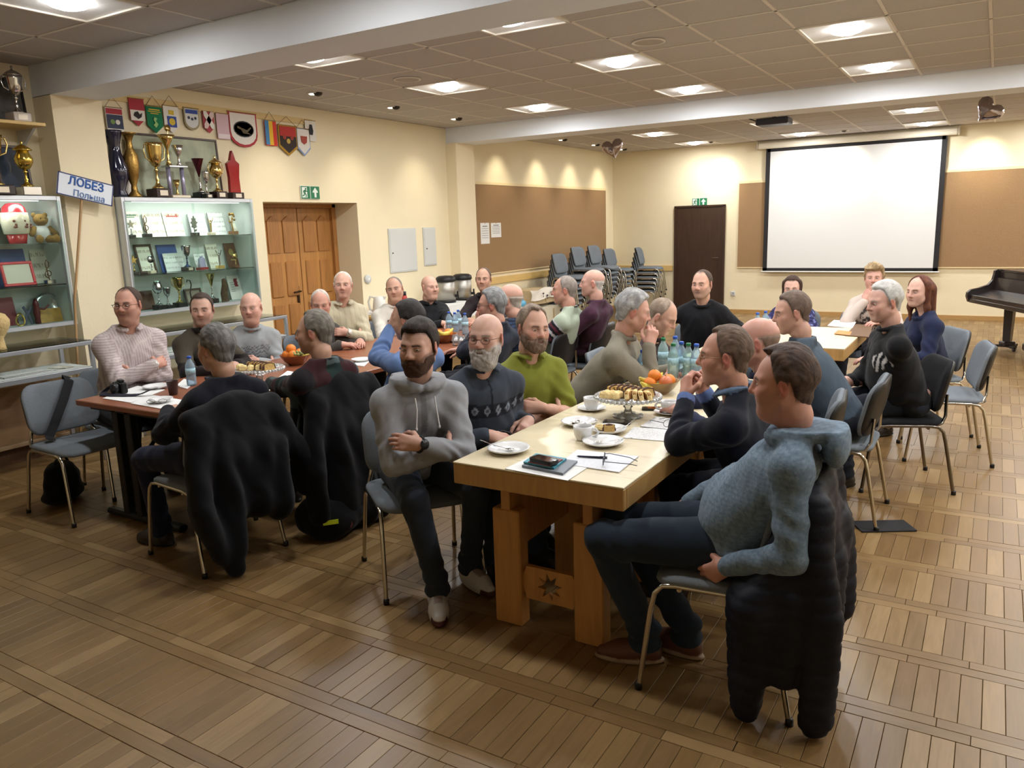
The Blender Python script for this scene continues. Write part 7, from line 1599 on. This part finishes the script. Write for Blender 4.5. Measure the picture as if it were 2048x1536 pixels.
def n_top(lc, ids, t, V):
    c = np.tile(LC((158, 168, 150)), (len(lc), 1)); arm = (ids >= 2) & (ids <= 5); s_ = np.floor((t*.285)/.022) % 4
    c[arm] = LC((26, 26, 36)); c[arm & (s_ == 1)] = LC((190, 186, 188)); c[arm & (s_ == 3)] = LC((90, 40, 52)); c[arm & (t < .12)] = LC((158, 168, 150)); c[ids == 6] = LC((26, 26, 30)); return c
person('N', 'grey-haired man in a pale green vest over striped sleeves, profile left', hp(1128, 580, X=-3.15), (-3.28, 6.02, HZ), 92, 118-92, 2, 0,
    R='table', L='table', top=n_top, topname='vest', collar='crew', hair=dict(c=(132, 122, 114), c2=(150, 140, 132), t=.006, line='recede', rough=.2), skin=S_RUD, red=.4, brow=(120, 108, 98), legs=(28, 28, 32), w=1.1)
person('O', 'bald man in a dark purple shirt, last in profile along the brown tables', hp(1184, 566, X=-3.02), (-3.15, 6.52, HZ+.02), 92, 116-92, 0, 0,
    R='table', L='table', top=(62, 34, 50), topname='shirt', collar='polo', hair=dict(c=(190, 184, 178), t=.003, bald=.02, rough=.1), skin=(200, 148, 130), brow=(150, 130, 118), red=.4, legs=(28, 28, 32), w=1.1)
def p_top(lc, ids, t, V):
    c = np.tile(LC((146, 148, 153)), (len(lc), 1)); m_ = (ids == 1) & (lc[:, 1] > .05) & (np.abs(lc[:, 0]) < .013) & (lc[:, 2] > -.21); c[m_] = LC((120, 122, 128)); return c
pP = person('P', 'young bearded man in a grey hooded sweatshirt with crossed arms, near table corner', hp(838, 693, X=-2.20), (-2.42, 2.98, HZ), -128, -170+128, 4, 0,
    R='cross_under', L='cross_over', top=p_top, topname='hooded_sweatshirt', collar='hood', hair=dict(c=(38, 30, 27), c2=(58, 46, 40), t=.008, top=.010, front=.006, line='low', rough=.2), skin=(200, 152, 132), beard=dict(t=.007, c=(54, 38, 30), c2=(84, 58, 44)), brow=(40, 32, 28), iris=(60, 46, 36), gaze=(-8, 0), res=.0042, bres=.008, hres=.0042, legs=(44, 50, 60), legname='jeans', hightop=1, shoec=(188, 184, 180), sole=(178, 170, 166), sres=.006, legw=.98,
    leg={1: dict(kr=.10, kf=.40, ar=.03, af=.46), -1: dict(kr=.20, kf=.40, ar=.18, af=.30, az=.11)}, fold=.010)
def q_top(lc, ids, t, V):
    c = np.tile(LC((58, 64, 74)), (len(lc), 1)); zb_ = -.085-.02*np.cos(lc[:, 0]*9); tr = (ids <= 3) & (np.abs(lc[:, 2]-zb_) < .035) & (lc[:, 1] > -.02)
    c[tr] = LC((34, 36, 46)); d = np.abs(((lc[:, 0]+.5) % .062)-.031)/.022+np.abs(lc[:, 2]-zb_)/.030; c[tr & (d < .85)] = LC((134, 142, 154)); c[tr & (d < .4)] = LC((70, 76, 90)); c[(ids == 1) & (np.abs(lc[:, 0]) < .004) & (lc[:, 2] > -.12) & (lc[:, 1] > .03)] = LC((24, 26, 32)); return c
person('Q', 'bald man with white beard and glasses in a dark blue-grey sweater', hp(972, 676, X=-2.10), (-2.34, 3.38, HZ), -115, -168+115, 0, 0,
    R=((-2.03, 3.06, .735), (.85, .40, -.25), (.3, -.5, .8), (-.4, -.6, -.6)), L=((-1.97, 3.36, .745), (.3, -.85, -.2), (.5, .2, .8), (-.5, .6, -.6)), top=q_top, collar='polo', cz=.045, hair=dict(c=(170, 160, 150), t=.003, bald=-.01, rough=.1), skin=(204, 156, 136), beard=dict(t=.010, c=(190, 184, 178), c2=(140, 132, 126)), specs=((96, 60, 50), 0), brow=(140, 126, 116), gaze=(-6, 2), res=.0042, bres=.0085, belly=1.2, w=1.14, fat=.5, legs=(56, 66, 84), curl={1: (.7,), -1: (.8,)}, red=.4)
person('R', 'bearded man in an olive green polo shirt with crossed bare forearms', hp(1066, 656, X=-2.12), (-2.32, 3.86, HZ), -118, -122+118, 4, -4,
    R='cross_under', L='cross_over', top=(118, 122, 46), topname='polo_shirt', collar='polo', cz=.045, short=True, hair=dict(c=(120, 104, 90), c2=(150, 134, 118), t=.007, top=.006, front=.004, line='recede', rough=.3), skin=(200, 150, 126), beard=dict(t=.007, c=(98, 78, 66), c2=(130, 110, 96)), brow=(90, 70, 58), red=.5, res=.0045, bres=.009, belly=.7, w=1.12, legs=(30, 30, 36), hres=.005)
person('S', 'grey-haired man in a beige-grey sweater, chin on hand, leaning over the bottles', hp(1267, 622, X=-1.86), (-2.26, 4.42, HZ), -82, -62+82, 16, 0,
    R=(hp(1298, 692, X=-1.74), (.15, .3, .85), (.7, -.6, .3), (-.2, -.5, -.8)), L=((-1.72, 4.78, .785), (.5, -.8, 0), (0, 0, 1), (-.2, .6, -.7)), top=(124, 118, 104), collar='crew', hair=dict(c=(140, 140, 140), c2=(176, 174, 172), t=.012, top=.008, line='full', rough=.35), skin=(196, 142, 122), brow=(130, 124, 118), red=.45, res=.005, bres=.0095, w=1.18, belly=.4, legs=(30, 30, 34), curl={1: (.9,)}, nb=.07)
person('T', 'balding man in a dark brown jacket looking down at the table', hp(1326, 632, X=-1.90), (-2.24, 5.12, HZ), -85, -92+85, 30, 0,
    R='table', L='table_in', top=(42, 30, 30), topname='jacket', collar='stand', hair=dict(c=(136, 118, 102), c2=(156, 140, 124), t=.003, line='high', rough=.2), skin=(200, 150, 126), brow=(120, 100, 84), shut=1, legs=(30, 30, 34), nb=.08, w=1.05)
pU = person('U', 'man in a black crew-neck sweater, arm over a chair back by the dark door', hp(1404, 568, Y=6.55), (-2.18, 6.72, HZ), -170, -186+170, 4, 0,
    R=((-2.42, 6.30, .86), (.4, -.8, -.3), (0, -.4, .9), (-.8, .3, -.3)), L=((-1.86, 6.5, .70), (-.5, -.8, -.1), (0, 0, 1), (.6, .5, -.4)), top=(22, 22, 26), collar='crew', cz=.02, hair=dict(c=(74, 60, 50), t=.004, line='recede', rough=.2), skin=(200, 150, 128), brow=(76, 60, 50), stubble=.4, legs=(34, 36, 44), curl={1: (.8,)})
def v_top(lc, ids, t, V):
    n_ = vnoise(V, 60, 3); c = np.tile(LC((38, 38, 82)), (len(lc), 1)); c[n_ > .45] = LC((110, 116, 160)); c[n_ < -.5] = LC((24, 22, 44)); return c
person('V', 'woman with brown shoulder-length hair in a navy floral blouse under the screen', hp(1584, 576, Y=7.72), (-1.62, 7.86, HZ-.02), 178, 186-178, 10, 0, female=1,
    R='table', L='table', top=v_top, topname='blouse', collar='crew', hair=dict(c=(58, 40, 32), c2=(78, 56, 44), t=.010, line='full', rough=.15, part=.0), long=.17, skin=(206, 158, 140), brow=(70, 52, 44), hs=.95, legs=(30, 30, 40), gaze=(0, -6))
def w_top(lc, ids, t, V):
    c = np.tile(LC((196, 180, 170)), (len(lc), 1)); n_ = vnoise(V, 55, 8); m_ = (lc[:, 1] > .02) & (np.abs(lc[:, 0]) < .09) & (ids == 1); c[m_ & (n_ > .05)] = LC((70, 64, 62)); return c
person('W', 'woman with short blond hair in a pale blouse, hand at her mouth', hp(1748, 556, Y=7.95), (-1.02, 8.10, HZ+.02), 180, 184-180, 0, 0, female=1,
    R=(hp(1748, 556, Y=7.95)+np.array((-.05, -.13, -.20)), (.2, .2, .95), (-.3, -.9, .2), (-.6, -.2, -.8)), L='table', top=w_top, topname='blouse', collar='crew', hair=dict(c=(150, 126, 92), c2=(184, 160, 124), t=.018, top=.016, front=.014, line='low', rough=.4), skin=(206, 150, 132), brow=(130, 100, 76), hs=.95, w=1.12, fat=.4, legs=(40, 40, 48), curl={1: (.8,)})
person('X', 'woman with long reddish brown hair in a dark blue top, at the right', hp(1838, 582, X=-.47), (-.36, 6.98, HZ-.02), 120, 146-120, 6, 0, female=1,
    R='lap', L='lap', top=(30, 36, 62), topname='top', collar='crew', cz=.0, hair=dict(c=(86, 48, 34), c2=(116, 68, 48), t=.010, line='high', rough=.2), long=.24, skin=(208, 160, 142), brow=(90, 60, 46), hs=.95, legs=(28, 30, 44), gaze=(0, -8))
def y_top(lc, ids, t, V):
    n_ = (vnoise(V*np.array([1, 1, 2.]), 160, 4)*.5+.5)[:, None]; c = LC((86, 104, 122))*(1-n_)+LC((124, 142, 158))*n_
    sm = np.abs(t-.06) < .012; c[sm & ((ids == 2) | (ids == 3))] *= 1.12; return c
pY = person('Y', 'man in a heathered blue hooded sweatshirt, profile at the near right corner', hp(1566, 765, X=-.585), (-.72, 2.78, HZ), 95, 98-95, 4, 0,
    L=(hp(1452, 1132, Y=2.54), (-.7, .3, -.6), (.2, -.9, .2), (.9, -.3, -.1)), R=((-.98, 2.92, .60), (-.6, -.2, -.7), (-.3, .9, .3), (.2, .8, -.2)), top=y_top, topname='hooded_sweatshirt', collar='hood', hair=dict(c=(72, 58, 52), c2=(104, 84, 72), t=.010, top=.009, front=.004, line='recede', rough=.3), skin=(200, 138, 118), brow=(90, 70, 60), red=.5, stubble=.2, res=.0042, bres=.008, hres=.0045, w=1.16, belly=.9, fat=.4, fold=.011, legs=(38, 48, 62), legname='jeans', shoec=(92, 56, 40), sole=(150, 130, 110), sres=.007, legw=1.08,
    leg={-1: dict(kr=.14, kf=.50, kz=.53, ar=.05, af=.36), 1: dict(kr=.10, kf=.50, kz=.52, ar=.06, af=.22)}, gaze=(0, -4), shut=0)
person('Z', 'man with glasses in a dark navy blazer talking, hands clasped at his mouth', hp(1448, 712, X=-.93), (-.78, 3.48, HZ), 98, 108-98, 2, 0,
    L=(hp(1372, 795, X=-1.13), (-.15, .45, .85), (-.6, -.7, .2), (.1, -.75, -.6)), R=(hp(1392, 790, X=-1.10)+np.array((0, .10, 0)), (-.2, -.55, .75), (-.7, .6, .2), (.1, .6, -.8)), top=lambda lc, ids, t, V: np.where((ids == 6)[:, None], LC((88, 106, 130)), np.where((((ids == 5) | (ids == 4)) & (t > 1.86))[:, None], LC((92, 112, 160)), LC((19, 22, 34)))), topname='blazer', collar='shirt', cz=.05, hair=dict(c=(92, 74, 62), c2=(120, 100, 86), t=.008, top=.006, front=.002, line='recede', rough=.25), skin=(200, 140, 116), specs=((150, 120, 90), 0), brow=(96, 78, 66), red=.5, mouth=.018, res=.0042, bres=.009, hres=.0045, w=1.12, legs=(24, 26, 34), curl={1: (.9,), -1: (.95,)})
person('AA', 'bald man in navy blue between the blazer and the fleece, face turned away', hp(1513, 684, X=-.96), (-.80, 4.22, HZ-.02), 96, 102-96, 8, 0,
    R='table', L='table', top=(34, 38, 62), collar='stand', hair=dict(c=(150, 128, 114), t=.002, bald=.035, rough=.1), skin=(204, 144, 126), brow=(120, 96, 84), red=.45, legs=(30, 30, 36), bres=.010)
person('BB', 'broad man in a blue-grey fleece leaning forward on the pale table', hp(1583, 625, X=-.99), (-.66, 4.78, HZ), 90, 116-90, 10, 0,
    R='table', L='table', top=(62, 74, 86), topname='fleece', collar='stand', hair=dict(c=(92, 76, 66), c2=(116, 98, 86), t=.006, top=.006, line='full', rough=.2), skin=(196, 146, 124), brow=(92, 74, 62), w=1.24, belly=.4, bres=.0095, legs=(30, 32, 40), nb=.08)
def cc_top(lc, ids, t, V):
    c = np.tile(LC((20, 20, 22)), (len(lc), 1)); arm = (ids == 2) | (ids == 3) | (ids == 1)
    m_ = (ids == 1) & (lc[:, 0] < -.02) & (lc[:, 0] > -.155) & (lc[:, 1] > -.02) & (np.abs(lc[:, 2]+.10-.5*(lc[:, 0]+.09)*-1) < .05); s_ = np.sin((lc[:, 0]+lc[:, 2]*.4)*2*pi/.042) > .0; c[m_ & s_] = LC((200, 198, 194)); return c
person('CC', 'white-haired man in a black sweater with white shoulder stripes, at the right', hp(1768, 603, X=-.56), (-.40, 5.52, HZ), 112, 128-112, 10, 0,
    L=(hp(1722, 733, X=-.76), (-.95, .25, -.1), (0, -.2, 1), (.3, -.1, -1.)), R='lap', top=cc_top, collar='crew', cuffup=1, hair=dict(c=(176, 174, 170), c2=(200, 198, 194), t=.010, top=.006, line='full', rough=.25), skin=(200, 150, 132), brow=(150, 142, 134), red=.4, w=1.2, belly=1., bres=.010, legs=(34, 38, 48), legname='jeans')

# chairs under the sitters
for k_, lb in dict(A='grey chair under the man in the pinstriped shirt', B='grey chair under the man in the dark olive jacket', C='grey chair under the bald man in the light grey sweater', D='grey chair under the old man in the dark grey jacket', E='grey chair under the old man in the beige jacket',
        F='grey chair under the man in the white striped sweater', G='grey chair under the bald man in the black shirt', H='grey chair under the man in the dark polo', I='grey chair under the man in navy, a black coat over its back', J='grey chair under the man in the plaid sweater, coat over its back', K='grey chair under the man in the light blue shirt',
        L='grey chair under the man in the dark blue jacket and glasses', M='grey chair under the bald man in blue stripes', N='grey chair under the man in the pale green vest', O='grey chair under the bald man in dark purple', P='grey chair under the young bearded man in the hooded sweatshirt', Q='grey chair under the white-bearded man',
        R='grey chair under the man in the olive polo shirt', S='grey chair under the man in the beige-grey sweater', T='grey chair under the man in the dark brown jacket', U='grey chair under the man in the black crew-neck', V='grey chair under the woman in the navy floral blouse', W='grey chair under the blond woman', X='grey chair under the woman with reddish hair',
        Y='grey chair with chrome arch legs under the man in the blue hooded sweatshirt', Z='grey chair under the talking man in the navy blazer', AA='grey chair under the bald man in navy', BB='grey chair under the man in the blue-grey fleece', CC='black chair under the white-haired man').items():
    seat_of(k_, 'black' if k_ == 'CC' else 'grey', lb)
chair('empty grey chair at the front left corner of the brown tables, strap across it', -4.93, 2.72, -92)
chair('empty grey chair out on the open floor at the right', -.22, 6.28, 100)
chair('empty grey chair between the blue fleece and the white-haired man', -.66, 5.12, 92) if False else None
chair('empty grey chair beside the man in the black crew-neck, his hand on its back', -2.26, 5.86, -60)
def coat_on(key, *a, **k):
    P_ = PEOPLE[key]; h_ = P_['hip']+P_['fw']*.06; f_ = math.degrees(math.atan2(-P_['fw'][0], P_['fw'][1])); return coat(a[0], h_[0], h_[1], f_, *a[1:], **k)
coat_on('I', 'black coat hanging to the floor over the chair of the man in navy', [(-.10, .6, -.16, .16, .12, .10, -.36), (.12, .6, .14, .34, .13, .11, -.38), (.0, .5, .02, .38, .10, .10, -.36)], sleeves=[(-.22, .78, -.30, .40, -.16, .06, -.40), (.22, .78, .34, .52, .36, .34, -.36)], c=(12, 13, 17))
coat_on('J', 'black jacket with grey collar over the chair of the man in plaid', [(-.10, .6, -.12, .14, .12, .11, -.34), (.10, .6, .12, .10, .13, .12, -.36), (.0, .5, .0, .12, .12, .12, -.35)], sleeves=[(-.22, .78, -.30, .42, -.30, .16, -.36), (.22, .78, .31, .42, .28, .14, -.36)], c=(12, 12, 15), name='jacket')
coat_on('Y', 'dark navy quilted puffer jacket over the near right chair, hem almost on floor', [(.14, .6, .16, .30, .11, .10, -.34), (-.03, .5, -.03, .34, .10, .09, -.33)], sleeves=[(-.235, .78, -.295, .44, -.29, .07, -.36), (.225, .78, .29, .46, .28, .22, -.36)], c=(17, 21, 34), quilt=.055, extra=[((-.24, -.27, .66), (-.285, -.16, .44), .07, .095), ((-.285, -.16, .44), (-.28, -.14, .06), .095, .055), ((-.27, -.25, .5), (-.27, -.25, .22), .09, .07)], name='puffer_jacket', top=.84)
stack(-6.02, 11.6, -90, 6, 'nearest along the cork board wall', 0); stack(-6.02, 12.25, -90, 7, 'second along the cork board wall', 0); stack(-6.02, 12.9, -90, 7, 'third along the cork board wall', 0); stack(-6.02, 13.6, -90, 6, 'last along the cork board wall', 0); stack(-5.62, 14.1, -80, 6, 'in the corner by the dark door', 0)
# bags on the floor
t = thing('shoulder_bag', 'black shoulder bag on the floor behind the front left chair', 'bag', (-5.22, 2.72, 0), rad(-60)); S = Sdf((-.24, -.16, 0), (.24, .16, .34), .012); S.ell((0, 0, .13), (.17, .09, .13), .03); S.ell((0, 0, .06), (.18, .10, .06), .04); S.ell((.02, .0, .23), (.12, .06, .05), .03); v, q = S.mesh(); v = v+normals(v, q)*(.008*vnoise(v, 14, 3))[:, None]; v[:, 2] = np.maximum(v[:, 2], .003); link_mesh('bag_body', np_mesh('bag_body', v, q, [CLOTH()], col=np.tile(LC((16, 16, 18)), (len(v), 1))), t); MB().tube([(-.10, 0, .24), (-.05, .01, .30), (.05, .01, .30), (.10, 0, .25)], .010, 8, flat=.5).build('handle', mat('bag_strap', (20, 20, 24), .7), t)
t = thing('backpack', 'black backpack with a lime reflective patch on the floor by the plaid man', 'bag', (-3.18, 3.12, 0), rad(50)); S = Sdf((-.26, -.2, 0), (.26, .2, .34), .012); S.ell((0, 0, .12), (.20, .13, .14), .03); S.ell((0, -.09, .09), (.14, .07, .09), .03); v, q = S.mesh(); v = v+normals(v, q)*(.007*vnoise(v, 15, 4))[:, None]; v[:, 2] = np.maximum(v[:, 2], .003); link_mesh('bag_body', np_mesh('bag_body', v, q, [CLOTH()], col=np.tile(LC((15, 15, 18)), (len(v), 1))), t)
MB().box((-.01, -.158, .125), (.085, .008, .024), rx=rad(-8)).build('reflective_patch', mat('lime_patch', (190, 210, 30), .5), t); MB().lathe([(.0001, .0), (.024, 0)], 14, c=(.09, -.135, .09), M=Matrix.Rotation(rad(80), 3, 'X') ).build('round_badge', mat('badge_red', (96, 44, 50), .6), t); MB().tube([(-.05, .02, .25), (0, .02, .29), (.05, .02, .25)], .010, 8, flat=.5).build('handle', mat('bag_strap', (20, 20, 24), .7), t)
t = thing('strap', 'wide black strap hanging diagonally over the front left empty chair', 'strap', (-4.93, 2.72, 0), rad(-92)); ribbon([(-.12, -.305, .60), (-.11, -.29, .80), (-.10, -.262, .838), (-.09, -.212, .815), (-.02, -.180, .70), (.08, -.140, .56), (.13, -.118, .50), (.15, -.06, .490)], (.055, 0, .025)).build('strap_band', mat('strap_black', (18, 18, 22), .8), t)
o = MB().box((0, 0, 0), (.30, .16, .006), rz=rad(30)).build('garment_hem', mat('dark_garment_hem', (30, 30, 34), .6), None, (-.42, 4.62, .005)); tag(o, 'flat dark stand-in for a hanging garment hem under the right chairs', 'folder')  # added flat dark piece in place of the black garment hem hanging there
# watches and cords that belong to the sitters
def strap_watch(key, s, c, face):
    P_ = PEOPLE[key]; E, W, hd, hn = P_['arms'][s]; u = unit(W-E); c0 = W+u*.004; z_ = unit(hn-(hn@u)*u); x_ = np.cross(u, z_); b = MB(); o_ = P_['org']
    b.tube([tuple(c0+x_*.034*math.cos(g)+z_*.028*math.sin(g)-o_) for g in np.linspace(0, 2*pi, 20, endpoint=False)], .007, 8, closed=True); w_ = b.build('wristwatch', mat('watch_%d' % c[0], c, .35, .3), P_['root'])
    M = Matrix([[x_[i], u[i], z_[i], (c0+z_*.030-o_)[i]] for i in range(3)]+[[0, 0, 0, 1]]); b = MB(); b.lathe([(.022, 0), (.023, .006), (.020, .010), (.0001, .010)], 20); b.xf(M); b.build('watch_face', mat('watchface_%d' % face[0], face, .2, .3), w_)
strap_watch('P', -1, (22, 22, 24), (40, 42, 46)); strap_watch('E', -1, (190, 186, 176), (220, 216, 206)); strap_watch('A', 1, (186, 180, 170), (214, 210, 204))
P_ = PEOPLE['P']
for s in (-1, 1):
    c0 = P_['neck']+P_['fs']*.112+P_['rs']*s*.045-np.array((0, 0, .06))-P_['org']; b = MB(); b.tube([tuple(c0), tuple(c0+P_['fs']*.022-np.array((0, 0, .05))), tuple(c0+P_['fs']*.030+P_['rs']*s*.008-np.array((0, 0, .13)))], .0035, 7); b.ell(tuple(c0+P_['fs']*.030+P_['rs']*s*.008-np.array((0, 0, .136))), (.006, .006, .009), 8, 6); b.build('drawcord', mat('cord_pale', (196, 196, 198), .8), P_['root'])
def in_hand(key, s, label, L_, w_, h_, m_, off=(0, .07, -.03)):
    P_ = PEOPLE[key]; E, W, hd, hn = P_['arms'][s]; z_ = unit(hn-(hn@hd)*hd); x_ = np.cross(hd, z_); c0 = W+x_*off[0]+hd*off[1]+z_*off[2]; M = Matrix([[x_[i], hd[i], z_[i], 0] for i in range(3)]+[[0, 0, 0, 1]])
    t = thing('mobile_phone', label, 'phone', tuple(c0)); b = MB(); b.prism(rring(L_, w_, .008, 3), 2, 0, h_); b.xf(M); b.build('phone_body', m_, t); b = MB(); b.prism(rring(L_*.86, w_*.86, .004, 2), 2, h_, h_+.0008); b.xf(M); b.build('screen', BLKG, t)
in_hand('Q', 1, 'dark phone held in the hands of the white-bearded man', .11, .055, .010, PHB, (-.02, .085, -.035))
